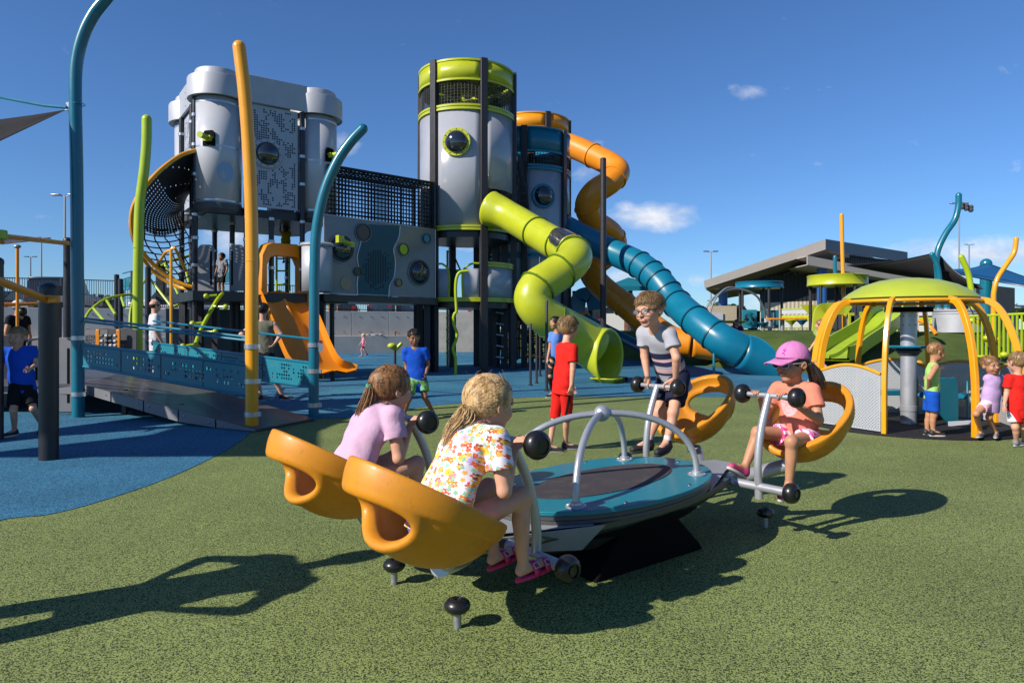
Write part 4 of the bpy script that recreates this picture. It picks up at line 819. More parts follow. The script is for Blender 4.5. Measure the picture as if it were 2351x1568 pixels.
m = MB(); pz = at(733, 795, Yt - .078); m.prism([(math.cos(R(a)) * .03, math.sin(R(a)) * .03 + (.055 if math.sin(R(a)) > 0 else -.055)) for a in range(0, 360, 20)], pz + V((.02, 0, 0)), V((.93, .36, 0)), V((0, 0, 1)), V((0, -.004, 0))); lb = obj('age_label', m, M_LGREY, pt_)
m = MB(); m.prism([(math.cos(R(a)) * .028, math.sin(R(a)) * .028) for a in range(0, 181, 20)], pz + V((.02, -.006, .056)), V((.93, .36, 0)), V((0, 0, 1)), V((0, -.003, 0))); obj('label_mark', m, mat('label_red', (.45, .02, .05), .5), lb)
pole('lime_curved_pole', 'lime green steel pole with slightly bent top behind the ramp, by the yellow net climber', [at(316, 880, 12.9), at(316, 700, 12.9), at(318, 560, 12.9), at(321, 470, 12.9), at(331, 390, 12.9), at(336, 330, 12.9), at(337, 274, 12.9)], .088, M_GRNP, bands=(.78, .52, .36), seam=zat(570, 12.9))
# ---------------------------------------------------------------- shade sail at the left edge
ss = thing('shade_sail', 'dark grey shade sail tied to the tall teal pole at the left edge', 'shade sail', at(60, 260, 9.3))
A_ = at(150, 253, 9.6); B1 = V((-9.3, 8.5, 4.05)); B2 = V((-9.3, 3.0, 1.5)); m = MB(); rows = []
for i in range(9):
    q = i / 8; e1 = A_.lerp(B1, q); e2 = A_.lerp(B2, q); e1.z -= .22 * math.sin(q * math.pi) ; e2.z -= .9 * math.sin(q * math.pi); row = []
    for j in range(7): p = e1.lerp(e2, j / 6); p.z -= .12 * math.sin(j / 6 * math.pi) * q; row.append(p)
    rows.append(row)
m.sheet(rows); obj('fabric', m, cloth('sail_dark', (.028, .027, .030)), ss, solid=.006, smooth=60)
s2_ = thing('shade_sail', 'second dark shade sail beyond the left edge, added unseen to shade the ramp', 'shade sail', V((-8, 5, 4))); m = MB(); m.sheet([[V((-10.6, 3.3, 4.1)), V((-8.8, 3.5, 3.9)), V((-7.0, 3.4, 4.1))], [V((-9.1, 4.9, 3.9)), V((-8.4, 5.1, 3.75)), V((-7.2, 5.2, 3.9))], [V((-9.5, 6.3, 4.2)), V((-8.4, 6.7, 3.9)), V((-7.3, 7.0, 4.1))]]); obj('fabric', m, MATS['sail_dark'], s2_, solid=.006, smooth=60)  # unseen sail, added and shaped for the shade it casts on the ramp
m = MB(); m.tube([at(-200, 212, 11), at(0, 224, 10), at(100, 243, 9.7), A_ + V((.02, 0, .03))], .022, 6); obj('strap', m, M_TEAL, ss)
m = MB(); m.tube([A_, A_ + V((.05, 0, .0)), at(158, 262, 9.62)], .012, 8); m.prism([(0, .08), (.14, .14), (.14, -.10)], at(150, 250, 9.64), V((1, 0, 0)), V((0, 0, 1)), V((0, .01, 0))); obj('shackle', m, M_GALV, ss)
# ---------------------------------------------------------------- ramp with perforated teal railings
ra = gp(588, 992); rb = at(186, 884, 9.85); rc = at(320, 852, 13.2); rd = gp(722, 966); ra.z = .02; rd.z = .02; rb.z = .44; rc.z = .44
rp = thing('access_ramp', 'grey board ramp rising to the left between perforated teal railings', 'ramp', (ra + rd) / 2)
m = MB(); M_BOARD = mat('ramp_board', (.085, .078, .082), .42, noise=(3, .1), coat=.1); m.add([ra, rd, rc, rb], [(0, 1, 2, 3)]); obj('deck', m, M_BOARD, rp, solid=.03, smooth=None)
m = MB()
# level landing beyond the ramp, reaching the left edge
pl = [rb, rc, at(250, 845, 14.5), V((-14, 15, .44)), V((-14, 10.2, .44))]
for p in pl: p.z = .44
m.add([V((p.x, p.y, .437)) for p in pl], [tuple(range(5))]); obj('landing', m, M_BOARD, rp, solid=.04, smooth=None)
for i in range(5):
    q0, q1 = i / 5 + .004, (i + 1) / 5 - .004; p, q = rb.lerp(ra, q0), rb.lerp(ra, q1); h0, h1 = lerp(.12, .18, q0), lerp(.12, .18, q1); o = V((.004, -.012, .012)); m = MB()
    m.add([p + o, q + o, q + o - V((0, 0, min(h1, q.z + .0))), p + o - V((0, 0, min(h0, p.z)))], [(0, 1, 2, 3)]); sk = obj('skirt_panel', m, M_GREYP, rp, solid=.006, smooth=None)
    m = MB(); m.ball(p.lerp(q, .15) + o - V((0, .006, .06)), .012, n=8); m.ball(p.lerp(q, .85) + o - V((0, .006, .06)), .012, n=8); obj('bolts', m, M_STEEL, sk)
m = MB()
for p, q in ((rb, V((-9, 10.2, .44))),):
    m.add([p + V((0, -.01, .01)), V((q.x, q.y - .01, .45)), V((q.x, q.y - .01, .30)), p + V((0, -.01, -.13))], [(0, 1, 2, 3)])
obj('skirt_panel', m, M_GREYP, rp, solid=.006, smooth=None)
m = MB()
for q in (.15, .5, .85): p = rb.lerp(ra, q) + V((.1, .35, 0)); m.beam(V((p.x, p.y, 0)), V((p.x, p.y, p.z - .01)), .06, .06)
obj('support_leg', m, M_BLKP, rp)
def rail_panel(label, a_top, a_bot, b_top, b_bot, n, rails, seed, m_p=None, group='perforated teal railings of the ramp', w=1.0, name='ramp_railing'):
    """perforated panel between two posts with tube frame and hand rails"""
    t = thing(name, label, 'railing', V((((a_bot + b_bot) / 2).x, ((a_bot + b_bot) / 2).y, min(a_bot.z, b_bot.z))), group); L_ = (b_top - a_top).length; hgt = (a_top - a_bot).length; rnd = random.Random(seed)
    nx = int(L_ / .058); ny = int(hgt / .058); H_ = {}
    for k in range(int(nx / 1.7)):
        cx, cy = rnd.randrange(nx), rnd.randrange(1, ny - 1)
        for q in range(rnd.randrange(3, 8)): H_[(max(1, min(nx - 2, cx + rnd.randrange(-2, 3))), max(1, min(ny - 2, cy + rnd.randrange(-1, 2))))] = 1
    m = MB(); m.holes(lambda s, q: a_bot.lerp(b_bot, s).lerp(a_top.lerp(b_top, s), q), nx, ny, lambda i, j: (i, j) in H_, .37); obj('panel', m, m_p or M_TEALB, t, solid=.015, smooth=None)
    for p, q in ((a_top, b_top), (a_bot, b_bot)): m = MB(); m.tube([p, q], .021, 10); obj('frame_tube', m, M_TEAL, t)
    for k in range(1, n): 
        p, q = a_bot.lerp(b_bot, k / n), a_top.lerp(b_top, k / n); m = MB(); m.beam(p + V((0, -.014, 0)), q + V((0, -.014, 0)), .008, .004); obj('panel_joint', m, M_DGREY, t)
    for (p, q) in rails: m = MB(); m.tube([p, q], .018, 10); obj('hand_rail', m, M_TEAL, t)
    return t
Yl = 9.6
rail_panel('perforated teal ramp railing in front, between the tall teal and yellow poles', at(192, 791, Yl), at(192, 841, Yl), at(570, 838, Yy), at(570, 908, Yy), 4, [(at(192, 738, Yl), at(570, 782, Yy)), (at(192, 731, Yl + .3), at(570, 774, Yy + .1))], 3)
rail_panel('perforated teal ramp railing on the far side, ending at the teal curved pole', at(352, 787, 12.6), at(352, 838, 12.6), at(712, 833, Yt), at(712, 888, Yt), 4, [(at(352, 737, 12.6), at(712, 778, Yt))], 5)
# ---------------------------------------------------------------- low posts and overhead frame at the left edge
def post(label, u, v, vt, r, m=M_BLKP, name='black_post', group='black posts at the left edge'):
    p = gp(u, v); t = thing(name, label, 'post', p, group); zt = zat(vt, p.y); mm = MB(); mm.lathe([(r, -.01), (r, zt - r * .8 - .012), (r - .003, zt - r * .8 - .008)], p, n=28); obj('shaft', mm, m, t); mm = MB()
    mm.lathe([(r + .004, zt - r * .8 - .03), (r + .004, zt - r * .8)] + [((r + .004) * math.cos(R(a)), zt - r * .8 + r * .8 * math.sin(R(a))) for a in range(15, 91, 15)], p, n=28); obj('cap', mm, m, t, smooth=60); return p
p1 = post('thick black post with domed cap nearest the camera at the left edge', 112, 1055, 648, .0835)
p2_ = post('black post behind, against the tall teal pole', 156, 930, 545, .066); p3_ = post('slim black post cut by the left edge of the view', -6, 1010, 590, .06); p4_ = post('short black post behind the thick black post', 135, 905, 655, .05)
fr = thing('overhead_frame', 'orange painted overhead bars joined to black posts at the left edge', 'climbing frame', V((p2_.x - 1, p2_.y, 0)))
def bar(a, b, r=.028, n='bar', m=M_YELD, par=None):
    mm = MB(); mm.tube([a, b], r, 14); return obj(n, mm, m, par or fr)
e = p1 + V((-.02, -.06, 0)); bar(at(-60, 622, 5.6), at(112, 690, 6.46), .036); m = MB(); m.box(at(124, 687, 6.40), (.10, .05, .07)); obj('bracket', m, M_YELD, fr, bevel=.01)
m = MB(); m.lathe([(.0845, -.03), (.092, -.03), (.092, .03), (.0845, .03)], V((p1.x, p1.y, zat(686, p1.y))), n=24); m.box(at(133, 686, 6.5), (.06, .05, .06)); obj('clamp', m, M_ALU, fr)
bar(at(4, 542, 9.0), at(156, 559, 11.1), .036); bar(at(4, 556, 9.3), at(92, 548, 12.2), .034); bar(at(40, 566, 10.5), at(40, 775, 10.5), .022, 'hanging_bar')
m = MB(); m.ball(at(40, 566, 10.5), .05, (1, 1, .6)); m.ball(at(40, 552, 10.5), .04, (1, 1, .6)); obj('swivel', m, M_GALV, fr); bar(at(-10, 700, 10.4), at(100, 698, 10.9), .03); 
m = MB(); m.lathe([(.062, -.06), (.075, -.05), (.075, .05), (.062, .06)], at(2, 539, 9.0), n=16); obj('lime_clamp', m, M_GRNP, fr)
# grey barrier panels with slots
def slot_panel(label, u0, v0, u1, v1, Y, arch=True, name='grey_barrier', m_=None, slots=((.5,),), group='grey barrier panels', dY=0.0):
    a, b = at(u0, v1, Y), at(u1, v1, Y + dY); w_ = (b - a).length; h_ = at(u0, v0, Y).z - a.z; ex = (b - a).normalized(); t = thing(name, label, 'barrier', (a + b) / 2, group); nrm = ex.cross(V((0, 0, 1))); m = MB(); N_ = 12
    r = min(w_ * .3, h_ * .25)
    def ol(x0, x1, z0, z1, r): return [(x0 + r - r * math.cos(R(q)), z1 - r + r * math.sin(R(q))) for q in range(0, 91, 15)] + [(x1 - r + r * math.sin(R(q)), z1 - r + r * math.cos(R(q))) for q in range(0, 91, 15)] + [(x1, z0), (x0, z0)]
    m.prism(ol(0, w_, 0, h_, r if arch else .02), a, ex, V((0, 0, 1)), nrm * .02); pn = obj('panel', m, m_ or M_GREYP, t, bevel=.003)
    for s_ in slots[0]:
        m = MB(); x = w_ * s_; hw = min(.025, w_ * .06); m.prism(ol(x - hw, x + hw, h_ * .12, h_ * .86, hw), a + nrm * .0205, ex, V((0, 0, 1)), nrm * .004); m.prism(ol(x - hw, x + hw, h_ * .12, h_ * .86, hw), a - nrm * .0045, ex, V((0, 0, 1)), nrm * .004); obj('slot', m, M_BEAMB, pn)
    return t
slot_panel('tall grey slotted panel left of the tall teal pole', 136, 775, 182, 945, 9.9, False); slot_panel('grey arched panel with slot behind the thick black post', 62, 775, 108, 905, 10.6, True); slot_panel('dark grey panel at the left edge behind the boy in blue', -14, 770, 26, 935, 10.8, False, m_=M_BLKP)
m = MB(); m.tube(spline([at(62, 900, 10.5), at(62, 820, 10.5), at(66, 790, 10.5), at(84, 778, 10.4), at(185, 778, 9.7)], 5), .018, 8); t = obj('barrier_rail', m, M_BLKP); tag(t, 'bent dark tube rail over the grey barrier panels at the left', 'rail')
# ---------------------------------------------------------------- retaining wall, fence, parked cars and lights on the upper level at the left
wl0, wl1 = V((-26, 26.5, 0)), gp(975, 808); wz = 2.16; wd = (wl1 - wl0).normalized(); wnr = V((wd.y, -wd.x, 0)); wlen = (wl1 - wl0).length
rw = thing('retaining_wall', 'long concrete retaining wall with a seating ledge below the black fence', 'wall', wl0)
def brick_c(nd, lk, b):
    t = nd.new('ShaderNodeTexCoord'); n = N(nd, 'ShaderNodeTexNoise', inp={'Scale': 1.2, 'Detail': 7.0, 'Roughness': .65}); lk.new(t.outputs['Object'], n.inputs['Vector']); x = N(nd, 'ShaderNodeMix', data_type='RGBA'); lk.new(n.outputs['Fac'], x.inputs[0])
    x.inputs[6].default_value = (.30, .28, .26, 1); x.inputs[7].default_value = (.50, .48, .45, 1); lk.new(x.outputs[2], b.inputs['Base Color'])
M_WALL = mat('wall_concrete', rough=.85, custom=brick_c)
for i in range(12):
    a, b = wl0 + wd * (wlen * i / 12 + .01), wl0 + wd * (wlen * (i + 1) / 12 - .01); m = MB(); c_ = (a + b) / 2; m.box(c_ - wnr * .25 + V((0, 0, 1.5)), ((b - a).length, .5, 1.32), math.atan2(wd.y, wd.x)); u_p = obj('wall_panel', m, M_WALL, rw, bevel=.01)
    m = MB()
    for x in (.2, .5, .8):
        for z in (1.1, 1.9): m.ball(a.lerp(b, x) + V((0, 0, z)), .03, (1, 1, 1), 8)
    obj('tie_holes', m, M_DGREY, u_p)
m = MB(); c_ = (wl0 + wl1) / 2; m.box(c_ - wnr * .1 + V((0, 0, .44)), (wlen, 1.3, .90), math.atan2(wd.y, wd.x)); obj('ledge', m, M_WALL, rw, bevel=.015)
m = MB(); e = wl1 + wnr * .55; m.box(e + V((1.5, .35, 1.08)), (3.0, .5, 2.16), 0); m.box(e + V((4.6, 2.6, 1.05)), (.5, 5, 2.1), 0); obj('end_wall', m, M_CONC, rw, bevel=.01)
m = MB(); back = wl0 - wnr * .5; P_ = [back, wl1 - wnr * .5, V((2, 42, 0)), V((2, 260, 0)), V((-190, 260, 0)), V((-190, 20, 0)), V((-26, 20, 0))]; m.add([V((p.x, p.y, 2.1)) for p in P_], [tuple(range(len(P_)))]); struct('parking_lot_ground', m, M_ASPH, smooth=None)
fz0, fz1 = 2.22, 3.42
for i in range(10):
    a, b = wl0 + wd * (wlen * i / 10) - wnr * .3, wl0 + wd * (wlen * (i + 1) / 10) - wnr * .3
    t = thing('picket_fence', ['black picket fence section on the retaining wall at the far left', 'black picket fence section on the wall behind the left black posts', 'black picket fence section left of the tall teal pole', 'black picket fence section right of the tall teal pole', 'black picket fence section behind the lime climber', 'black picket fence section behind the green pole', 'black picket fence section behind the grey playhouse legs', 'black picket fence section behind the orange slide', 'black picket fence section under the round window wall', 'black picket fence section nearest the lime tower'][i], 'fence', V((a.x, a.y, 2.16)), 'black picket fence on the retaining wall')
    m = MB()
    for k in range(1, 27): p = a.lerp(b, k / 27); m.beam(V((p.x, p.y, fz0)), V((p.x, p.y, fz1)), .018, .018)
    obj('pickets', m, M_BLKP, t); 
    for z in (fz1, fz0 + .03): m = MB(); m.beam(V((a.x, a.y, z)), V((b.x, b.y, z)), .04, .04); obj('rail', m, M_BLKP, t)
    m = MB(); m.beam(V((a.x, a.y, 2.1)), V((a.x, a.y, fz1 + .08)), .08, .08); obj('fence_post', m, M_BLKP, t)
M_CARG = mat('car_glass', (.015, .02, .025), .06, coat=.5); M_TIRE = mat('tyre', (.015, .015, .015), .8)
def car(label, loc, rz, rgb, kind='sedan', group='vehicles parked beyond the playground'):
    t = thing('parked_car', label, 'car', loc, group); cm = mat('car_paint_%d%d%d' % tuple(int(c * 99) for c in rgb), rgb, .25, coat=.8, metal=.2); Mz = Matrix.Rotation(rz, 4, 'Z'); T = lambda x, y, z: V(loc) + (Mz @ V((x, y, z)))
    hgt, w = (1.45, .88) if kind == 'sedan' else (1.8, .95)
    bh = .82 if kind == 'sedan' else 1.02; L_ = 2.3
    prof = [(-L_, .35), (-L_, bh * .92), (-L_ * .78, bh), (L_ * .45, bh), (L_ * .96, bh * .82), (L_, .55), (L_ * .98, .3)]
    m = MB(); m.prism(prof, T(0, -w, 0), Mz.to_3x3() @ V((1, 0, 0)), V((0, 0, 1)), Mz.to_3x3() @ V((0, 2 * w, 0))); obj('body', m, cm, t, bevel=.08)
    if kind == 'pickup': cab = [(-L_ * .15, bh), (-L_ * .1, hgt - .05), (L_ * .15, hgt), (L_ * .45, bh)]
    elif kind == 'suv': cab = [(-L_ * .97, bh), (-L_ * .9, hgt - .08), (-L_ * .5, hgt), (L_ * .12, hgt - .02), (L_ * .42, bh)]
    else: cab = [(-L_ * .8, bh), (-L_ * .5, hgt - .05), (-L_ * .1, hgt), (L_ * .12, hgt - .03), (L_ * .5, bh)]
    m = MB(); m.prism(cab, T(0, -w * .86, 0), Mz.to_3x3() @ V((1, 0, 0)), V((0, 0, 1)), Mz.to_3x3() @ V((0, 2 * w * .86, 0))); obj('windows', m, M_CARG, t, bevel=.05)
    m = MB(); tp = [(x, z) for x, z in cab if z > bh + .1]; m.prism([(x, z + .012) for x, z in tp] + [(x, z - .06) for x, z in reversed(tp)], T(0, -w * .8, 0), Mz.to_3x3() @ V((1, 0, 0)), V((0, 0, 1)), Mz.to_3x3() @ V((0, 2 * w * .8, 0))); obj('roof', m, cm, t, bevel=.03)
    for x in (-L_ * .62, L_ * .62):
        for y in (-1, 1):
            m = MB(); m.cyl(T(x, y * (w - .2), .34), T(x, y * (w + .02), .34), .34, n=20); wh = obj('wheel', m, M_TIRE, t, bevel=.02); m = MB(); m.cyl(T(x, y * (w + .0), .34), T(x, y * (w + .03), .34), .2, n=14); obj('rim', m, M_ALU, wh)
    for y in (-1, 1):
        m = MB(); m.box(T(L_ * .985, y * w * .72, bh * .75), (.08, .3, .14), rz); obj('headlight', m, M_LGREY, t); m = MB(); m.box(T(-L_ * .995, y * w * .75, bh * .8), (.06, .22, .2), rz); obj('tail_light', m, mat('tail_red', (.4, .01, .01), .3), t)
    return t
for lb, u, Y, rz, rgb, kd in (('red and white vehicle far left behind the picket fence', 28, 42, 90, (.45, .02, .03), 'sedan'), ('pale blue car behind the fence left of the tall teal pole', 92, 48, 80, (.30, .42, .55), 'sedan'), ('dark car behind the fence beside the thick black post', 150, 36, 100, (.03, .035, .04), 'suv'), ('dark saloon behind the fence right of the tall teal pole', 245, 62, 60, (.05, .06, .07), 'sedan'),
                              ('white pickup truck seen under the yellow net climber', 392, 44, 185, (.70, .72, .75), 'pickup'), ('black car behind the fence under the left part of the round window wall', 795, 50, 100, (.02, .02, .025), 'sedan'), ('dark blue van behind the fence under the round window wall', 880, 52, 95, (.03, .06, .12), 'suv'), ('blue grey car behind the fence nearest the lime tower', 948, 54, 90, (.05, .10, .20), 'suv'),
                              ('silver car seen between the legs of the lime tower', 1075, 60, 80, (.35, .38, .42), 'sedan'), ('white car seen under the deck beside the orange slide', 640, 50, 180, (.70, .70, .70), 'sedan')):
    q = at(u, 755, Y); car(lb, V((q.x, q.y, 2.1)), R(rz), rgb, kd)
def light_pole(label, u, Y, vtop, base, kind='double', group='car park light poles'):
    p = at(u, 755, Y); p.z = base; zt = zat(vtop, Y); r = .08 * max(1, Y / 60); t = thing('light_pole', label, 'light pole', p, group); m = MB(); m.tube([p, V((p.x, p.y, zt))], [r, r * .7], 10); obj('pole', m, M_GALV, t)
    for sg in ((-1, 1) if kind != 'single' else (-1,)):
        m = MB(); m.beam(V((p.x, p.y, zt - .1)), V((p.x + sg * .3, p.y, zt)), .06, .05); obj('arm', m, M_GALV, t); m = MB(); m.box(V((p.x + sg * .52, p.y, zt + .04)), (.55, .3, .10)); obj('lamp_head', m, M_ALU if kind != 'dark' else M_DGREY, t, bevel=.03)
    if kind == 'sport':
        m = MB(); 
        for k in range(3):
            for j in range(2): m.ball(V((p.x + .4 * k + .1, p.y - .2, zt - .1 - .25 * j - .12 * k)), .22, n=8)
        obj('flood_lights', m, M_DGREY, t)
    return t
light_pole('tall grey light pole just left of the tall teal pole', 149, 42, 449, 2.1); light_pole('light pole rising behind the orange overhead bars', 95, 62, 548, 2.1, 'dark'); light_pole('smallest light pole above the fence at the left', 70, 88, 590, 2.1, 'dark')
light_pole('slim light pole standing left of the sloping roof building', 1632, 75, 578, 1.1, 'dark'); light_pole('tall sports light pole beside the teal curved pole at the right', 2202, 60, 468, 1.1, 'sport'); light_pole('distant light pole above the lime curved pole at the right', 2225, 110, 562, 1.1, 'double'); light_pole('tiny light pole top seen left of the teal slide', 1432, 120, 700, 1.1, 'dark')
# far trees
def leafm(name, a, b): 
    def cu(nd, lk, bs):
        t = nd.new('ShaderNodeTexCoord'); n = N(nd, 'ShaderNodeTexNoise', inp={'Scale': .9, 'Detail': 3.0}); lk.new(t.outputs['Object'], n.inputs['Vector']); r = N(nd, 'ShaderNodeMapRange', inp={1: .35, 2: .65}); lk.new(n.outputs['Fac'], r.inputs[0]); x = N(nd, 'ShaderNodeMix', data_type='RGBA'); lk.new(r.outputs[0], x.inputs[0]); x.inputs[6].default_value = (*a, 1); x.inputs[7].default_value = (*b, 1); lk.new(x.outputs[2], bs.inputs['Base Color'])
    return mat(name, rough=.7, custom=cu)
M_LEAF = leafm('leaf_olive', (.05, .075, .022), (.12, .15, .05)); M_LEAFD = leafm('leaf_dark', (.025, .05, .016), (.06, .10, .03)); M_BARK = mat('bark', (.09, .07, .05), .9)
def tree(label, u, Y, vtop, wpx, m_=M_LEAF, base=1.1, group='trees beyond the playground', n=1500):
    p = at(u, 755, Y); p.z = base; zt = zat(vtop, Y); W = wpx / F * Y / 2; Ht = zt - base; rnd = random.Random(int(u * 3 + Y)); t = thing('tree', label, 'tree', p, group); m = MB(); m.tube([p, p + V((.1, 0, Ht * .3)), p + V((0, .1, Ht * .6))], [W * .06 + .08, W * .05 + .05, .04], 8)
    for k in range(5): a = k * 1.3; m.tube([p + V((0, 0, Ht * .3)), p + V((math.cos(a) * W * .4, math.sin(a) * W * .4, Ht * .62))], [.09, .03], 6)
    obj('trunk', m, M_BARK, t); cl = [(V((rnd.uniform(-.75, .75) * W, rnd.uniform(-.6, .6) * W, Ht * rnd.uniform(.38, .85))), rnd.uniform(.25, .42) * min(W, Ht * .8)) for k in range(13)]; m = MB(); sz = max(.16, W * .06)
    for i in range(n):
        c_, r = rnd.choice(cl); d = V((rnd.gauss(0, 1), rnd.gauss(0, 1), rnd.gauss(0, 1))).normalized() * r * rnd.random() ** .35; q = p + c_ + d; a = V((rnd.gauss(0, 1), rnd.gauss(0, 1), rnd.gauss(0, 1))).normalized() * sz; b = a.cross(V((rnd.gauss(0, 1), rnd.gauss(0, 1), rnd.gauss(0, 1)))).normalized() * sz * .7
        m.add([q - a, q + b, q + a, q - b], [(0, 1, 2, 3)])
    obj('crown', m, m_, t, smooth=None); return t
tree('bushy olive green tree between the blue building post and teal roofed tower', 1664, 75, 694, 70); tree('darker tree touching the teal roofed play tower', 1690, 70, 690, 44, M_LEAFD); tree('small dark tree above the teal tube slide', 1590, 90, 700, 50, M_LEAFD)
tree('low tree behind the picket fence right of the tall teal pole', 225, 75, 672, 70, M_LEAFD, 2.1); tree('pale tree behind the lime railing at the right edge', 2265, 80, 684, 80); tree('tree at the right edge behind the covered parking', 2335, 90, 692, 60, M_LEAFD); tree('small tree between the pale slide tube and red car', 1475, 95, 712, 40)
# ---------------------------------------------------------------- hexagonal play towers
UZ = V((0, 0, 1))
def hexdir(a): return V((math.sin(a), -math.cos(a), 0))
def tower(label, cu, cY, Rr, a0, bands, posts_top, panels, name='play_tower', th=.21):
    """cu,cY centre; a0 first post angle (0 = towards the camera, positive to the right)"""
    c = at(cu, 755, cY); c.z = 0; t = thing(name, label, 'play tower', c, 'cylindrical play towers')
    for k in range(6):
        d = hexdir(a0 + k * R(60)); p = c + d * Rr; m = MB(); m.box(p + V((0, 0, posts_top / 2)), (th, th * .8, posts_top), math.atan2(d.x, -d.y) ); obj('tower_post', m, M_POST, t, bevel=.012)
    def arc(k, r, z, n=8, s0=0.0, s1=1.0):
        aa = a0 + k * R(60); g_ = R(4.2); return [c + hexdir(lerp(aa + g_, aa + R(60) - g_, lerp(s0, s1, i / n))) * r + V((0, 0, z)) for i in range(n + 1)]
    for (z0, z1, r, m_, nm, ks) in bands:
        for k in ks:
            m = MB(); rows = [arc(k, r, z0), arc(k, r, z1)]; m.sheet(rows); lipw = .022
            for z in (z0, z1): m.sweep(arc(k, r, z), [(-.02, -.022), (lipw, -.022), (lipw, .022), (-.02, .022)], up=(0, 0, 1))
            obj(nm, m, m_, t, solid=.02, smooth=40)
    for (z0, z1, ks, m_) in panels:
        for k in ks:
            m = MB(); m.sheet([arc(k, Rr - .02, z0), arc(k, Rr - .02, z1)]); obj('curved_panel', m, m_, t, solid=.015, smooth=40)
    return t, c, arc
def porthole(t, c, d, z, r, rimm, n=28, name='porthole', R0=1.45):
    p = c + d * R0 + V((0, 0, z)); m = MB(); m.lathe([(r * .76, -.01), (r * .76, .03), (r * .80, .045), (r * .97, .045), (r, .03), (r, -.03)], p, d, n); rim = obj(name, m, rimm, t)
    m = MB(); m.lathe([(r * .78 * math.cos(R(a)), .03 + r * .48 * math.sin(R(a))) for a in range(0, 91, 10)], p, d, n); obj('dome_window', m, M_DOME, rim, smooth=180)
    m = MB()
    for k in range(12): s, u = frame(d); a = k * R(30); m.ball(p + d * .047 + (s * math.cos(a) + u * math.sin(a)) * r * .88, .016, n=6)
    obj('bolts', m, M_BLKP, rim); return rim
def disc(c, r, z0, z1, m_, t, nm='floor_deck', n=36): m = MB(); m.lathe([(0, z0), (r, z0), (r, z1), (0, z1)], c, n=n); return obj(nm, m, m_, t)
def meshgrid(t, rows_fn, nu, nv, r, m_=M_ROPE, nm='wire_mesh'):
    """welded or knotted grid over a surface f(s,t)"""
    m = MB()
    for i in range(nu + 1): m.tube([rows_fn(i / nu, j / 6) for j in range(7)], r, 4, caps=False)
    for j in range(nv + 1): m.tube([rows_fn(i / 8, j / nv) for i in range(9)], r, 4, caps=False)
    return obj(nm, m, m_, t, smooth=None)
M_WIRE = mat('wire_charcoal', (.10, .10, .105), .5, .3)
# tower 1: lime
Z1 = lambda v: zat(v, 19.62)
T1, C1, arc1 = tower('tallest tower with lime green rings, white panels and a lime rimmed round window', 1072, 21.0, 1.45, R(-37), [(Z1(183), Z1(138), 1.45, M_LIME, 'top_ring', range(6)), (Z1(250), Z1(242), 1.46, M_LIME, 'ring', range(6)), (Z1(526), Z1(519), 1.46, M_LIME, 'ring', range(6)), (Z1(690), Z1(685), 1.46, M_LIME, 'ring', range(6)), (Z1(609), Z1(602), 1.44, M_LIME, 'ring', (1, 2, 3, 4))],
    Z1(133), [(Z1(519), Z1(250), (0, 5, 2, 3, 4), M_POLY), (Z1(430), Z1(250), (1,), M_POLY), (Z1(686), Z1(604), (1, 2, 4), M_POLY)])
for k in range(6):
    a = R(-37) + k * R(60); meshgrid(T1, lambda s, q, a=a: C1 + hexdir(a + R(5) + s * R(50)) * 1.40 + V((0, 0, lerp(Z1(242), Z1(184), q))), 12, 9, .009, M_WIRE)
m = MB(); m.lathe([(1.42, Z1(345)), (1.43, Z1(345) + .03), (1.42, Z1(345) + .06)], C1, n=48); disc(C1, 1.34, Z1(526) - .22, Z1(526), M_BLKP, T1); disc(C1, 1.34, Z1(692) - .18, Z1(692), M_BLKP, T1); disc(C1, 1.36, Z1(150), Z1(150) + .05, M_LIME, T1, 'roof_disc')
porthole(T1, C1, hexdir(R(-8)), zat(327, 19.6), .415, M_LIME)
m = MB(); rnd = random.Random(4)
for i in range(60):
    a = rnd.uniform(0, 6.28); q = rnd.uniform(.2, 1.2); p = C1 + V((math.cos(a) * q, math.sin(a) * q, rnd.uniform(Z1(225), Z1(160)))); m.ball(p, rnd.uniform(.10, .18), (1, 1, .22), 8)
obj('ceiling_leaves', m, M_LIME, T1, smooth=180)
# inside deck climber, arch barriers and dark legs of tower 1
for k, (s0, s1) in ((0, (.02, .30)), (0, (.62, .98))):
    P = arc1(k, 1.44, 0, 6, s0, s1); z0, z1 = Z1(688), Z1(605); m = MB(); m.sheet([[p + V((0, 0, z0)) for p in P], [p + V((0, 0, lerp(z0, z1, .86))) for p in P]]); bp = obj('arch_panel', m, M_POLY, T1, solid=.012)
    m = MB(); inn = 0 if s0 > .5 else -1; o_ = -1 if s0 > .5 else 0
    m.tube(spline([P[inn] + V((0, 0, z0)), P[inn] + V((0, 0, lerp(z0, z1, .75))), P[3] + V((0, 0, lerp(z0, z1, .98))), P[o_] + V((0, 0, z1))], 5), .03, 8); obj('arch_rail', m, M_GRNP, bp)
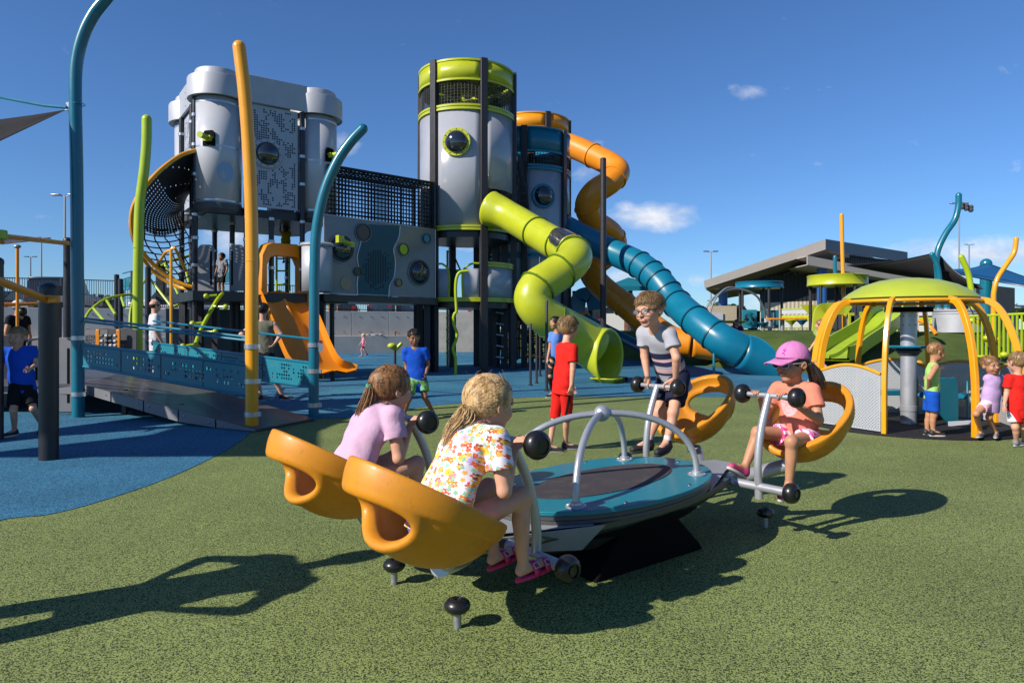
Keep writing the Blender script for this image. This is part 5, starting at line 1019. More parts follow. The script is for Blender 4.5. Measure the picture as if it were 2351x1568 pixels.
# corkscrew climbing pole and wavy pole in front of tower 1
cp = gp(1027, 842); t = thing('corkscrew_climber', 'lime green corkscrew climbing pole left of the front leg of the lime tower', 'climber', cp); m = MB(); m.tube([cp, cp + UZ * (zat(575, cp.y))], .035, 10); obj('pole', m, M_GRNP, t)
m = MB(); m.tube([cp + V((.10 + math.cos(a) * .13, math.sin(a) * .13, .25 + a * .062)) for a in [x * .35 for x in range(0, 100)]], .022, 6, caps=True); obj('spiral_tube', m, M_GRNP, t); m = MB(); m.tube([cp + UZ * zat(577, cp.y), at(1040, 582, cp.y), at(1062, 632, cp.y + .3)], .03, 8); obj('top_arm', m, M_GRNP, t)
cp = gp(1046, 860); t = thing('wavy_climbing_pole', 'wavy lime green pole standing beside the corkscrew climber', 'climber', cp); m = MB(); m.tube(spline([cp] + [at(u, v, cp.y) for u, v in ((1046, 825), (1044, 815), (1040, 800), (1047, 780), (1049, 765), (1042, 745), (1041, 730), (1044, 720), (1048, 715), (1047, 690), (1046, 665), (1048, 640), (1056, 625), (1075, 622))], 4), .042, 10); obj('tube', m, M_GRNP, t)
# ladder studs, dark inner legs and nets between the towers
m = MB(); inner = thing('inner_tower_frame', 'dark steel legs and black climbing nets filling the space below the towers', 'climbing frame', at(1170, 755, 23.5) * 1.0)
for u, Y in ((1095, 22.8), (1135, 24), (1158, 21.5), (1175, 22.5), (1238, 24.5), (1268, 23)):
    p = at(u, 755, Y); p.z = 0; m = MB(); m.box(p + V((0, 0, 2.3)), (.22, .22, 4.6)); obj('leg', m, M_POST, inner, bevel=.01)
for (u0, Y0, u1, Y1, z0, z1) in ((1205, 22.2, 1262, 21.6, .3, 2.3), (1150, 23, 1200, 24, .2, 4.2), (1262, 22.5, 1310, 24, .3, 2.0), (1188, 20.8, 1210, 22, 3.9, 6.6)):
    a, b = at(u0, 755, Y0), at(u1, 755, Y1); meshgrid(inner, lambda s, q, a=a, b=b, z0=z0, z1=z1: V((lerp(a.x, b.x, s) + .05 * math.sin(q * 9 + s * 4), lerp(a.y, b.y, s), lerp(z0, z1, q) + .05 * math.sin(s * 8 + q * 5))), 8, 12, .022, M_ROPE, 'climbing_net')
for k in range(8):
    p = at(1155, 755, 20.8); m = MB(); m.cyl(V((p.x - .22, p.y, .4 + k * .34)), V((p.x + .02, p.y, .36 + k * .34)), .028, n=8); obj('rung', m, M_ALU, inner)
for (u0, v0, u1, v1, Y, mm_) in ((1205, 640, 1215, 648, 23, M_YELD), (1207, 815, 1262, 822, 21.6, M_YELD), (1207, 770, 1300, 776, 24, M_YELD), (1210, 745, 1300, 748, 24.2, M_YELD)):
    m = MB(); m.tube([at(u0, v0, Y), at(u1, v1, Y)], .04, 8); obj('cross_bar', m, mm_, inner)
m = MB(); a, b = gp(1205, 835), gp(1255, 838); 
m.tube([a, a + UZ * .78], .045, 8); m.tube([b, b + UZ * .78], .045, 8); m.tube([a + UZ * .78, b + UZ * .78], .05, 8); m.tube([a + UZ * .78 + V((0, 1, 0)), b + UZ * .78 + V((0, 1, 0))], .05, 8); tag(obj('low_bench_frame', m, M_GRNP), 'low lime green bar frame under the teal tower', 'bench frame')
# tower 2: teal
Z2 = lambda v: zat(v, 22.15)
T2, C2, arc2 = tower('middle tower with dark teal rings and a grey panel with round window', 1212, 23.6, 1.44, R(-6), [(Z2(345), Z2(291), 1.44, M_TEALP, 'top_ring', range(6)), (Z2(386), Z2(378), 1.45, M_TEALP, 'ring', range(6)), (Z2(590), Z2(580), 1.45, M_TEALP, 'ring', range(6))], Z2(288), [(Z2(700), Z2(387), (0, 5, 3, 4), M_POLY), (Z2(480), Z2(387), (1, 2), M_POLY)], th=.2)
porthole(T2, C2, hexdir(R(19)), zat(449, 22.15), .40, M_TEALP, R0=1.44); porthole(T2, C2, hexdir(R(-28)), zat(362, 22.15), .36, M_ALU, R0=1.44)
for k in range(6):
    a = R(-6) + k * R(60); meshgrid(T2, lambda s, q, a=a: C2 + hexdir(a + R(5) + s * R(50)) * 1.39 + V((0, 0, lerp(Z2(378), Z2(346), q))), 12, 5, .009, M_WIRE)
disc(C2, 1.28, Z2(525) - .2, Z2(525), M_BLKP, T2); disc(C2, 1.28, Z2(690) - .2, Z2(690), M_BLKP, T2); disc(C2, 1.3, Z2(300), Z2(300) + .05, M_TEALP, T2, 'roof_disc')
# tower 3: orange
Z3 = lambda v: zat(v, 25.75)
T3, C3, arc3 = tower('rear tower with an orange top ring behind the teal tower', 1221, 27.2, 1.48, R(22), [(Z3(291), Z3(258), 1.48, M_ORGP, 'top_ring', range(6)), (Z3(330), Z3(322), 1.49, M_ORGP, 'ring', range(6))], Z3(255), [(Z3(700), Z3(330), (2, 3, 4, 5), M_POLY), (Z3(700), Z3(365), (0, 1), M_POLY)])
for k in range(6):
    a = R(22) + k * R(60); meshgrid(T3, lambda s, q, a=a: C3 + hexdir(a + R(5) + s * R(50)) * 1.43 + V((0, 0, lerp(Z3(322), Z3(292), q))), 12, 5, .009, M_WIRE)
disc(C3, 1.3, Z3(480) - .2, Z3(480), M_BLKP, T3)
# ---------------------------------------------------------------- tube slides
def slide(label, P, r, m_, seams, exit_d, name='tube_slide', window=None, seamm=None, cut=(.02, 1.1), flare1=.12, skew=0.0, foot=True, ridge=True, flare0=1.0):
    pts = spline(P, 9); n = len(pts); base = V((pts[-1].x, pts[-1].y, 0)); t = thing(name, label, 'tube slide', base, 'enclosed tube slides of the towers')
    sm_ = lambda q: (lambda x: x * x * (3 - 2 * x))(max(0, min(1, (q - .78) / .22)))
    m = MB(); m.tube(pts, lambda q: r * (1 + (flare0 - 1) * max(0, 1 - q * 12) + flare1 * sm_(q)), 32, caps=False); tb = obj('tube', m, m_, t, solid=-.02, smooth=60)
    for k in seams:
        i = min(n - 2, int(k * (n - 1))); p = pts[i]; d = (pts[i + 1] - pts[i]).normalized(); m = MB(); m.lathe([(r, -.022), (r + .045, -.02), (r + .045, .02), (r, .022)], p, d, 36); sm = obj('flange', m, seamm or m_, tb)
        m = MB(); s, u = frame(d)
        for j in range(14): a = j * R(360 / 14); m.ball(p - d * .03 + (s * math.cos(a) + u * math.sin(a)) * (r + .027), .014, n=6)
        obj('flange_bolts', m, M_STEEL, sm)
    # exit: flared scoop, lower half longer, standing on a foot
    e = pts[-1]; d = V(exit_d).normalized(); side = d.cross(UZ).normalized(); up = side.cross(d).normalized(); m = MB(); rows = []
    for j in range(9):
        q = j / 8; row = []
        for k in range(41):
            a = 2 * math.pi * k / 40 - math.pi / 2; low = max(0, min(1, (1 - math.sin(a) * math.sqrt(1 - skew * skew) + math.cos(a) * skew) / 2)); ln = (cut[0] + cut[1] * low ** .9) * q; rr = r * (1 + flare1) * (1 + .10 * q ** 1.5 * low)
            row.append(e + d * ln + side * math.cos(a) * rr + up * math.sin(a) * rr * (1 + .05 * q) + UZ * (-.03 * q * low))
        rows.append(row)
    m.sheet(rows); ex = obj('exit_scoop', m, m_, t, solid=.035, smooth=60)
    edge_ = rows[-1]; m = MB(); m.tube(edge_[:-1], .035, 8, closed=True); obj('exit_lip', m, m_, ex)
    if foot:
        ctr = e + d * (cut[0] + cut[1] * .55); low = min(p.z for p in edge_); m = MB(); prof = []
        hw_t, hw_b = r * .92, r * .55; zt_ = low + .16; f0 = V((ctr.x, ctr.y, 0)); S1 = side; D1 = V((d.x, d.y, 0)).normalized(); rows = []
        for q in (0, .25, .5, .75, 1.0):
            hw = lerp(hw_b, hw_t, q ** 1.8); dl = lerp(.20, .30, q); z = zt_ * q; rows.append([f0 + S1 * x * hw + D1 * y * dl + UZ * z for x, y in ((-1, -1), (-.5, -1.1), (.5, -1.1), (1, -1), (1.05, 0), (1, 1), (.5, 1.1), (-.5, 1.1), (-1, 1), (-1.05, 0), (-1, -1))])
        m.sheet(rows); ft = obj('foot', m, m_, t, smooth=60, solid=.02)
        m = MB(); m.box(f0 + D1 * .42 + UZ * .1, (.12, .06, .10), math.atan2(side.y, side.x)); obj('foot_slot', m, M_BEAMB, ft)
    if window:
        i0, i1, a0, a1 = window; rows = []
        for i in range(int(i0 * (n - 1)), int(i1 * (n - 1)) + 1):
            d_ = (pts[i + 1] - pts[i]).normalized(); s, u = frame(d_); q = (i - i0 * (n - 1)) / max(1, (i1 - i0) * (n - 1)); sh_ = 1 - .35 * abs(2 * q - 1) ** 4; mid = (a0 + a1) / 2
            rows.append([pts[i] + (s * math.cos(R(mid + (a_ - mid) * sh_)) + u * math.sin(R(mid + (a_ - mid) * sh_))) * (r + .012 + .04 * math.sin(math.pi * k / 10)) for k, a_ in enumerate([lerp(a0, a1, k / 10) for k in range(11)])])
        m = MB(); m.sheet(rows); wn_ = obj('clear_window', m, mat('smoked_acrylic', (.035, .035, .035), .08, noise=(9, .7), coat=.8), t, solid=.01, smooth=60)
        out = rows[0] + [r_[-1] for r_ in rows[1:]] + rows[-1][::-1][1:] + [r_[0] for r_ in rows[::-1][1:-1]]; m = MB(); m.tube(out, .018, 6, closed=True); obj('window_trim', m, m_, wn_)
    if ridge:
        for off in (40, 200):
            m = MB(); rp_ = []
            for i in range(n): d_ = (pts[min(i + 1, n - 1)] - pts[max(i - 1, 0)]).normalized(); s, u = frame(d_); rp_.append(pts[i] + (s * math.cos(R(off)) + u * math.sin(R(off))) * (r + .001))
            m.tube(rp_, .011, 5); obj('moulded_ridge', m, m_, tb)
    return t, pts
rS = .50
FLG = mat('flange_green', (.12, .20, .01), .4); FLT = mat('flange_teal', (.002, .07, .11), .4)  # teal flange is darker than its slide: shadow along the joints put into the colour
slide('lime green tube slide with a clear window, twisting down in front of the towers', [at(1126, 480, 19.6), at(1165, 495, 19.3), at(1215, 524, 18.6), at(1268, 556, 17.6), at(1304, 573, 16.9), at(1320, 590, 16.3), at(1302, 612, 15.9), at(1265, 638, 15.6), at(1234, 659, 15.4), at(1222, 686, 15.3), at(1236, 713, 15.3), at(1270, 738, 15.5), at(1314, 767, 15.9), at(1362, 797, 16.2)], .405, M_LIME, (.18, .265, .36, .50, .62, .84), V((.72, -.62, -.40)), window=(.262, .352, 10, 120), flare0=1.25, seamm=FLG, cut=(.25, .45), flare1=.30)
slide('teal tube slide running down to the right from the teal tower', [at(1284, 516, 23.6), at(1340, 545, 23.1), at(1405, 578, 22.5), at(1468, 608, 21.7), at(1512, 645, 21.0), at(1550, 693, 20.4), at(1602, 740, 19.2), at(1655, 780, 18.6), at(1700, 806, 18.55)], .415, M_TEALP, (.25, .38, .455, .51, .57, .65, .74, .84), V((.93, .05, -.36)), seamm=FLT, skew=.70)
slide('orange spiral tube slide winding down from the rear tower', [at(1290, 330, 26.0), at(1318, 338, 25.6), at(1362, 358, 25.0), at(1402, 378, 24.4), at(1418, 396, 24.0), at(1400, 418, 23.7), at(1364, 443, 23.6), at(1348, 474, 23.8), at(1364, 508, 24.2), at(1402, 536, 24.8), at(1412, 566, 25.2), at(1384, 594, 25.2), at(1356, 618, 24.8), at(1378, 655, 24.2), at(1440, 704, 23.6), at(1500, 752, 23.2), at(1545, 782, 23.0), at(1588, 788, 22.8)], .42, M_SLO, (.12, .27, .42, .55, .7, .82, .93), V((1, -.15, -.05)), foot=False, ridge=False)
def sup(label, u, Y, vt, r, m_=M_POST, name='support_post', group='steel posts carrying the tube slides', vb=None):
    p = at(u, 755, Y); p.z = 0; m = MB(); zt = zat(vt, Y); m.lathe([(r, 0), (r, zt - .02), (r * .7, zt), (0, zt)], p, n=16); m.lathe([(r * 1.8, 0), (r * 1.8, .03), (r, .04)], p, n=16); o = obj(name, m, m_); tag(o, label, 'post', group); return o
sup('thick dark post rising through the spiral of the orange slide', 1385, 21.3, 363, .095); sup('slim dark post below the lime slide, left of the girl in blue', 1255, 13.7, 690, .030); sup('slim dark post under the lowest bend of the lime slide', 1218, 15.0, 742, .028); sup('thin dark post behind the lime slide bend', 1232, 15.6, 735, .026); sup('short slim post under the upper end of the lime slide', 1240, 18.0, 590, .03); sup('thin teal post under the lower end of the teal slide', 1639, 18.5, 805, .035, M_TEAL); sup('slim dark post under the bend of the lime slide at its right', 1268, 15.3, 750, .026)
# ---------------------------------------------------------------- net bridge and round window wall
bl, br = at(752, 755, 17.5), at(1000, 755, 19.7); bl.z = br.z = 0; bd = (br - bl).normalized(); bn = V((-bd.y, bd.x, 0)); bL = (br - bl).length; nb = thing('rope_net_bridge', 'black rope net tunnel linking the grey playhouse with the lime tower', 'net bridge', bl)
Zt, Zb = 5.45, 4.12
meshgrid(nb, lambda s, q: bl + bd * bL * s + UZ * lerp(Zb, Zt, q), 34, 12, .016, M_ROPE, 'front_net'); meshgrid(nb, lambda s, q: bl + bn * 1.1 + bd * bL * s + UZ * lerp(Zb, Zt, q), 34, 12, .016, M_ROPE, 'rear_net'); meshgrid(nb, lambda s, q: bl + bd * bL * s + bn * 1.1 * q + UZ * Zt, 26, 7, .016, M_ROPE, 'roof_net'); meshgrid(nb, lambda s, q: bl + bd * bL * s + bn * 1.1 * q + UZ * Zb, 34, 9, .026, M_ROPE, 'floor_net')
for y in (0, 1.1):
    for z in (Zt, Zb): m = MB(); m.tube([bl + bn * y + UZ * z, br + bn * y + UZ * z], .03, 8); obj('edge_cable', m, M_ROPE, nb)
for x in (0, bL * .86, bL - .02):
    for y in (0, 1.1): m = MB(); m.beam(bl + bd * x + bn * y + UZ * Zb, bl + bd * x + bn * y + UZ * Zt, .05, .05); obj('net_post', m, M_BLKP, nb)
# panel wall below the bridge
wa, wb = at(742, 755, 16.9), at(998, 755, 19.55); wa.z = wb.z = 0; wx = (wb - wa).normalized(); wL = (wb - wa).length; wn2 = V((wx.y, -wx.x, 0)); pw = thing('round_window_wall', 'grey panel wall with teal centre, domed round windows and coloured discs', 'panel wall', wa)
Pz0, Pz1 = 2.14, 4.08
def wp(u, v):   # point of the wall plane seen at a place of the photograph
    dx = (u - CX) / F; den = wx.x - dx * wx.y; s = (dx * wa.y - wa.x) / den; Yq = wa.y + wx.y * s; return s, zat(v, Yq)
m = MB(); m.box(wa + wx * wL / 2 + UZ * (Pz0 + Pz1) / 2, (wL, .03, Pz1 - Pz0), math.atan2(wx.y, wx.x)); obj('back_panel', m, mat('wall_panel_grey', (.20, .215, .25), .35, noise=(1.5, .12), coat=.3), pw, bevel=.01)
m = MB(); fr_ = [(0, Pz0), (wL, Pz0), (wL, Pz1), (0, Pz1)]; m.tube([wa + wx * x + UZ * z + wn2 * .02 for x, z in fr_], .02, 6, closed=True); obj('panel_frame', m, M_ALU, pw)
def wpoly(pts, off, th_, m_, nm, par): m = MB(); m.prism([wp(u, v) for u, v in pts], wa + wn2 * off, wx, UZ, wn2 * th_); return obj(nm, m, m_, par)
cvl = [(830, 515), (829, 540), (826, 560), (818, 590), (822, 620), (818, 650), (819, 678)]; cvr = [(917, 519), (914, 545), (902, 572), (906, 600), (903, 635), (893, 655), (891, 682)]
cen = wpoly([(p.x, p.y) for p in spline([(u, v, 0) for u, v in cvl], 3)] + [(p.x, p.y) for p in reversed(spline([(u, v, 0) for u, v in cvr], 3))], .017, .012, mat('deep_teal_board', (.004, .085, .13), .45, noise=(6, .08)), 'teal_panel', pw)
rnd = random.Random(9); m = MB()
for i in range(12):
    for j in range(20):
        x = (i - 5.5) / 6; z = (j - 9.5) / 10
        if x * x + z * z * .9 < .95 - .6 * rnd.random() ** 2:
            s_, z_ = wp(865 + i * 5.6 - 32, 618 - (j - 9.5) * 4.8); m.prism([(-.022, -.02), (.022, -.02), (.022, .02), (-.022, .02)], wa + wn2 * .0295 + wx * s_ + UZ * z_, wx, UZ, wn2 * .003)
obj('cut_outs', m, mat('cutout_dark', (.004, .02, .035), .7), cen)
for cvx in (cvl, cvr): m = MB(); m.tube([wa + wn2 * .032 + wx * s_ + UZ * z_ for s_, z_ in (wp(p.x, p.y) for p in spline([(u, v, 0) for u, v in cvx], 3))], .014, 6); obj('panel_seam', m, M_ALU, pw)
for (u, v, r, kind, m_) in ((783, 571, 31, 'dome', None), (832, 534, 20, 'disc', mat('disc_brown', (.10, .065, .05), .35)), (924, 573, 14, 'disc', mat('disc_lime', (.45, .62, .03), .35)), (977, 548, 11, 'disc', mat('disc_blue', (.02, .28, .45), .3)), (961, 626, 29, 'dome', None), (819, 624, 10, 'disc', mat('disc_olive', (.05, .08, .05), .4)), (913, 649, 9, 'disc', mat('disc_orange', (.40, .22, .07), .4)), (793, 651, 15, 'bare', mat('disc_tan', (.40, .30, .20), .5))):
    s_, z_ = wp(u, v); p = wa + wx * s_ + UZ * z_ + wn2 * .02; r_ = r / F * p.y; m = MB()
    if kind == 'bare': m.lathe([(0, .012), (r_, .012), (r_, 0)], p, wn2, 28); obj('tinted_disc', m, m_, pw); continue
    m.lathe([(r_ * 1.12, 0), (r_ * 1.12, .014), (r_ * 1.02, .014)], p + wn2 * .012, wn2, 32); o = obj('disc_collar', m, mat('collar_grey', (.26, .28, .33), .4), pw); m = MB(); m.lathe([(r_ * .84, .02), (r_ * .86, .04), (r_ * 1.0, .04), (r_ * 1.02, .01)], p + wn2 * .012, wn2, 32); obj('rim', m, M_BLKP, o); m = MB()
    if kind == 'dome': m.lathe([(r_ * .86 * math.cos(R(a)), .02 + r_ * .5 * math.sin(R(a))) for a in range(0, 91, 10)], p, wn2, 32); obj('dome_window', m, M_DOME, o, smooth=180)
    else: m.lathe([(0, .035), (r_ * .86, .035)], p, wn2, 32); obj('disc_face', m, m_, o)
s_, z_ = wp(790, 564); p = wa + wx * s_ + UZ * z_ + wn2 * .34; m = MB(); m.lathe([(0, .03), (.075, .03), (.075, 0), (0, 0)], p, wn2, 20); m.tube([p, p - wx * .32 + wn2 * .05 + UZ * .06], .05, 10); m.box(p - wx * .34 + UZ * .1, (.16, .14, .18), math.atan2(wx.y, wx.x)); obj('periscope', m, M_LIME, pw)
m = MB(); m.box(wa + wx * wL / 2 + bn * .7 + UZ * 2.03, (wL + .1, 1.4, .18), math.atan2(wx.y, wx.x)); obj('walkway_floor', m, M_BLKP, pw)
m = MB(); m.lathe([(.36, 2.16), (.36, 3.28)], at(728, 755, 16.75) * 1.0 - V((0, 0, 1.25)), n=24); m.lathe([(.37, 3.26), (.40, 3.28), (.40, 3.32), (.37, 3.34)], at(728, 755, 16.75) - V((0, 0, 1.25)), n=24); obj('bay_drum', m, M_SILM, pw, solid=.01)
for x in (.1, wL - .05): m = MB(); m.box(wa + wx * x + bn * .3 + UZ * 1.0, (.18, .18, 2.0)); obj('leg', m, M_POST, pw)
for u in (960, 985): p = at(u, 755, 21.5); p.z = 0; m = MB(); m.box(p + UZ * 1.1, (.25, .25, 2.2)); obj('leg', m, M_POST, pw)
# ---------------------------------------------------------------- grey playhouse with round bays
er, eb = V((.81, .586, 0)), V((-.586, .81, 0)); FL = at(500, 755, 16.5); FL.z = 0; FR = FL + er * 2.42; BL = FL + eb * 2.42; BR = FR + eb * 2.42
gh = thing('grey_playhouse', 'silver grey playhouse on tall black legs with round corner bays and perforated panels', 'playhouse', FL)
zc0, zc1, zf0, zf1 = 6.72, 7.22, 4.10, 4.22; M_BAY = mat('bay_panel', (.55, .565, .61), .28, noise=(1.5, .04), coat=.3)
for nm_, c_ in (('FL', FL), ('FR', FR), ('BL', BL), ('BR', BR)):
    m = MB(); m.lathe([(.53, zf1), (.53, zc0)], c_, n=40); bay = obj('corner_bay', m, M_BAY, gh, solid=.012, smooth=60)
    for z in (zf1 + .06, 5.55, zc0 - .12): m = MB(); m.lathe([(.532, -.02), (.54, -.02), (.54, .02), (.532, .02)], c_ + UZ * z, n=40); obj('bay_hoop', m, M_ALU, bay)
    m = MB(); m.lathe([(.0, zc0 + .02), (.66, zc0 + .02), (.66, zc0), (.68, zc0), (.68, zc1 - .04), (.665, zc1), (.52, zc1), (.515, zc1 + .16), (.50, zc1 + .19), (0, zc1 + .19)], c_, n=44); obj('bay_cap', m, M_SILM, gh, smooth=30)
    m = MB(); m.lathe([(0, zf0 - .1), (.50, zf0 - .1), (.56, zf0 - .02), (.56, zf1), (0, zf1)], c_, n=36); obj('bay_floor', m, M_DGREY, gh)
s45 = V((0, 0, 0))
def seg_panel(a, b, nrm, z0, z1, inset, m_, nm, holes=None, th=.02, off=.0):
    d = (b - a).normalized(); p, q = a + d * inset + nrm * off, b - d * inset + nrm * off; m = MB()
    if holes: m.holes(lambda s, t_: p.lerp(q, s) + UZ * lerp(z0, z1, t_), holes[0], holes[1], holes[2], .41); return obj(nm, m, m_, gh, solid=th, smooth=None)
    m.prism([(0, z0), ((q - p).length, z0), ((q - p).length, z1), (0, z1)], p, d, UZ, nrm * th); return obj(nm, m, m_, gh, bevel=.006)
from mathutils import noise as mnoise
HB = {(i, j) for i in range(1, 21) for j in range(1, 43) if mnoise.noise(V((i * .27, j * .21, 3.1))) + .55 * mnoise.noise(V((i * 1.3, j * 1.1, 9.7))) > .03 and (i - 9) ** 2 + (j - 22) ** 2 > 34}
nF = V((er.y, -er.x, 0)); fp = seg_panel(FL, FR, nF, zf1, zc0 - .02, .62, mat('perforated_grey', (.44, .47, .54), .45, noise=(3, .05)), 'perforated_panel', (22, 44, lambda i, j: (i, j) in HB), .015, .42)
m = MB(); bq = FL + nF * .40 + er * .62; m.prism([(0, zf1), (1.18, zf1), (1.18, zc0 - .02), (0, zc0 - .02)], bq, er, UZ, nF * -.006); obj('backing_sheet', m, mat('backing_blue', (.008, .065, .11), .5), gh)
porthole(gh, FL + er * (2.42 * .43) , nF, zat(350, 16.6), .36, M_SILM, R0=.45)
nL = -er; seg_panel(FL, BL, nL, zf1 + .1, zc0 - .02, .58, mat('perforated_grey', (.42, .44, .49)), 'perforated_panel', (22, 48, lambda i, j: (i, j - 2) in HB), .015, .40)
for a, b, nr_ in ((FL, FR, nF), (FL, BL, nL), (BL, BR, eb), (FR, BR, er)):
    d = (b - a).normalized(); m = MB(); m.prism([(.40, zc0 + .01), (2.02, zc0 + .01), (2.02, zc1 + .165), (.40, zc1 + .165)], a + nr_ * .50, d, UZ, -nr_ * .06); fs_ = obj('roof_fascia', m, M_SILM, gh, bevel=.01); m = MB()
    for z in (.12, .3, .45): m.ball(a + d * 1.15 + nr_ * .503 + UZ * (zc0 + z), .012, n=6); m.ball(a + d * 1.2 + nr_ * .503 + UZ * (zc0 + z), .012, n=6)
    obj('rivets', m, M_STEEL, fs_)
m = MB(); m.prism([(0, 0), (2.42, 0), (2.42, 2.42), (0, 2.42)], FL + UZ * (zc1 + .05), er, eb, UZ * .05); obj('roof_slab', m, M_SILM, gh)
m = MB(); m.prism([(-.3, -.3), (2.7, -.3), (2.7, 2.7), (-.3, 2.7)], FL + UZ * (zf0 - .12), er, eb, UZ * .2); obj('floor_deck', m, M_BLKP, gh)
legs = []
for x, y in ((-.52, -.06), (.56, -.42), (1.92, -.42), (2.9, .1), (-.46, .58), (-.46, 1.9), (.5, 2.6), (2.5, 2.6), (.55, .9), (1.6, 1.1), (1.15, -.42)):
    p = FL + er * x + eb * y; m = MB(); hi_ = zc0 if (x, y) not in ((.55, .9), (1.6, 1.1), (1.15, -.42)) else zf0 - .1; m.tube([p, p + UZ * hi_], .065, 14); lg = obj('leg', m, M_BLKP, gh)
    for z in (2.1, 2.75, 3.4, 3.95) + ((4.9, 5.6, 6.3) if hi_ > 5 else ()): m = MB(); m.lathe([(.066, -.035), (.08, -.035), (.08, .035), (.066, .035)], p + UZ * z, n=14); obj('clamp', m, M_ALU, lg)
# toy cannons (lime viewers) on the bays and the round cut-out window
def viewer(p, d, parent):
    s, u = frame(d); m = MB(); m.prism([(-.15, -.17), (.15, -.17), (.15, .12), (.10, .18), (-.10, .18), (-.15, .12)], p - d * .02, s, u, d * .05); o = obj('viewer_window', m, M_BEAMB, parent); m = MB(); m.cyl(p + d * .02, p + d * .34, .055, .075, 14); m.box(p + d * .06 - u * .02, (.2, .1, .12), math.atan2(s.y, s.x)); m.beam(p - s * .13 + d * .04, p + s * .13 + d * .04, .03, .03); obj('viewer_tube', m, M_LIME, o); m = MB(); m.lathe([(.17, -.19), (.215, -.2), (.215, .2), (.17, .2)][:0] or [(0, 0)], p); return o
viewer(at(480, 318, 15.96), V((-.2, -1, 0)).normalized(), gh); viewer(at(757, 357, 17.6), V((.92, -.4, 0)).normalized(), gh)
m = MB(); cF = FL; d0 = math.atan2(.55, 1)
for k in (0,):
    rows = []
    for i in range(13):
        row = []
        for j in range(13):
            a = R(40) + (i / 12 - .5) * R(38); z = 4.98 + (j / 12 - .5) * .62; row.append(cF + V((math.sin(a) * .5365, -math.cos(a) * .5365, z)))
        rows.append(row)
out = [cF + V((math.sin(R(42) + math.cos(q) * R(20)) * .547, -math.cos(R(42) + math.cos(q) * R(20)) * .547, 4.95 + .24 * math.sin(q))) for q in [2 * math.pi * k / 28 for k in range(28)]]
m.add(out, [tuple(range(28))]); obj('round_pane', m, mat('pane_blue', (.30, .40, .55), .1, coat=.5), gh)
# ---------------------------------------------------------------- lower deck of the playhouse, double slide
dk = thing('lower_deck', 'black play deck on dark legs below the grey playhouse', 'play deck', FL + er * 1.2)
dz = 2.12; m = MB(); m.prism([(-.7, -.75), (3.0, -.75), (3.0, 2.6), (-.7, 2.6)], FL + UZ * (dz - .22), er, eb, UZ * .22); obj('deck_floor', m, M_BLKP, dk)
for i in range(7): x = -.6 + i * .42; m = MB(); m.box(FL + er * x + eb * (.9 + .2 * (i % 3)) + UZ * .95, (.14, .14, 1.9)); obj('leg', m, M_POST, dk)
m = MB(); m.box(FL + er * .9 + eb * 2.8 + UZ * .9, (3.2, .1, 1.8), math.atan2(er.y, er.x)); obj('rear_board', m, M_GREYP, dk)
slot_panel('grey slotted gate panel at the left of the deck opening', 455, 562, 492, 668, 16.0, True, 'deck_gate', slots=((.82,),), group='grey slotted gates of the lower deck'); slot_panel('grey slotted gate panel right of the deck opening, beside the yellow pole', 527, 562, 560, 668, 16.3, True, 'deck_gate', slots=((.2,),), group='grey slotted gates of the lower deck')
slot_panel('dark arched gate panel behind the green pole', 358, 600, 382, 700, 19.5, True, 'deck_gate', M_BLKP, ((.8,),), 'grey slotted gates of the lower deck'); slot_panel('dark arched gate panel right of the thin yellow pole', 432, 602, 452, 700, 19.5, True, 'deck_gate', M_BLKP, ((.2,),), 'grey slotted gates of the lower deck')
# double slide
ds = thing('double_slide', 'orange plastic double slide with arched hood below the grey playhouse', 'slide', gp(755, 868))
pa = [(590, 668, 16.5), (612, 690, 16.3), (640, 730, 16.4), (672, 785, 16.7), (700, 832, 17.0), (728, 853, 17.1), (757, 857, 17.0)]
cl_ = spline([at(u, v, Y) for u, v, Y in ((640, 672, 16.9), (655, 700, 16.7), (678, 752, 16.5), (700, 806, 16.3), (718, 838, 16.2), (742, 853, 16.2), (768, 856, 16.2))], 5)
sx_ = V((.80, .60, 0)); wS = .60; prof = []
def sprof(t): 
    h = .30 if t < .75 else .30 - .5 * (t - .75)
    o = []
    for lane in (-1, 1):
        c0 = lane * wS / 2
        o += [(c0 - wS / 2 + .02, h * .3 if lane == 1 else h), (c0 - wS / 2 + .05, .06), (c0, .0), (c0 + wS / 2 - .05, .06), (c0 + wS / 2 - .02, h * .3 if lane == -1 else h)]
    return o + [(x, y - .035) for x, y in reversed(o)]
m = MB(); rows = []
for i, p in enumerate(cl_):
    t_ = i / (len(cl_) - 1); d = (cl_[min(i + 1, len(cl_) - 1)] - cl_[max(i - 1, 0)]).normalized(); sd = sx_; upv = sd.cross(d).normalized(); upv = upv if upv.z > 0 else -upv; rows.append([p + sd * a + upv * b for a, b in sprof(t_)])
k = len(rows[0]); m.add([p for r_ in rows for p in r_], [(i * k + j, i * k + (j + 1) % k, (i + 1) * k + (j + 1) % k, (i + 1) * k + j) for i in range(len(rows) - 1) for j in range(k)]); obj('slide_bed', m, M_SLO, ds, smooth=45)
hc0, hc1 = at(592, 672, 16.45), at(686, 672, 17.55); hx = (hc1 - hc0).normalized(); hw_ = (hc1 - hc0).length; hn = V((hx.y, -hx.x, 0)); hz0, hz1 = dz - .05, zat(562, 16.9)
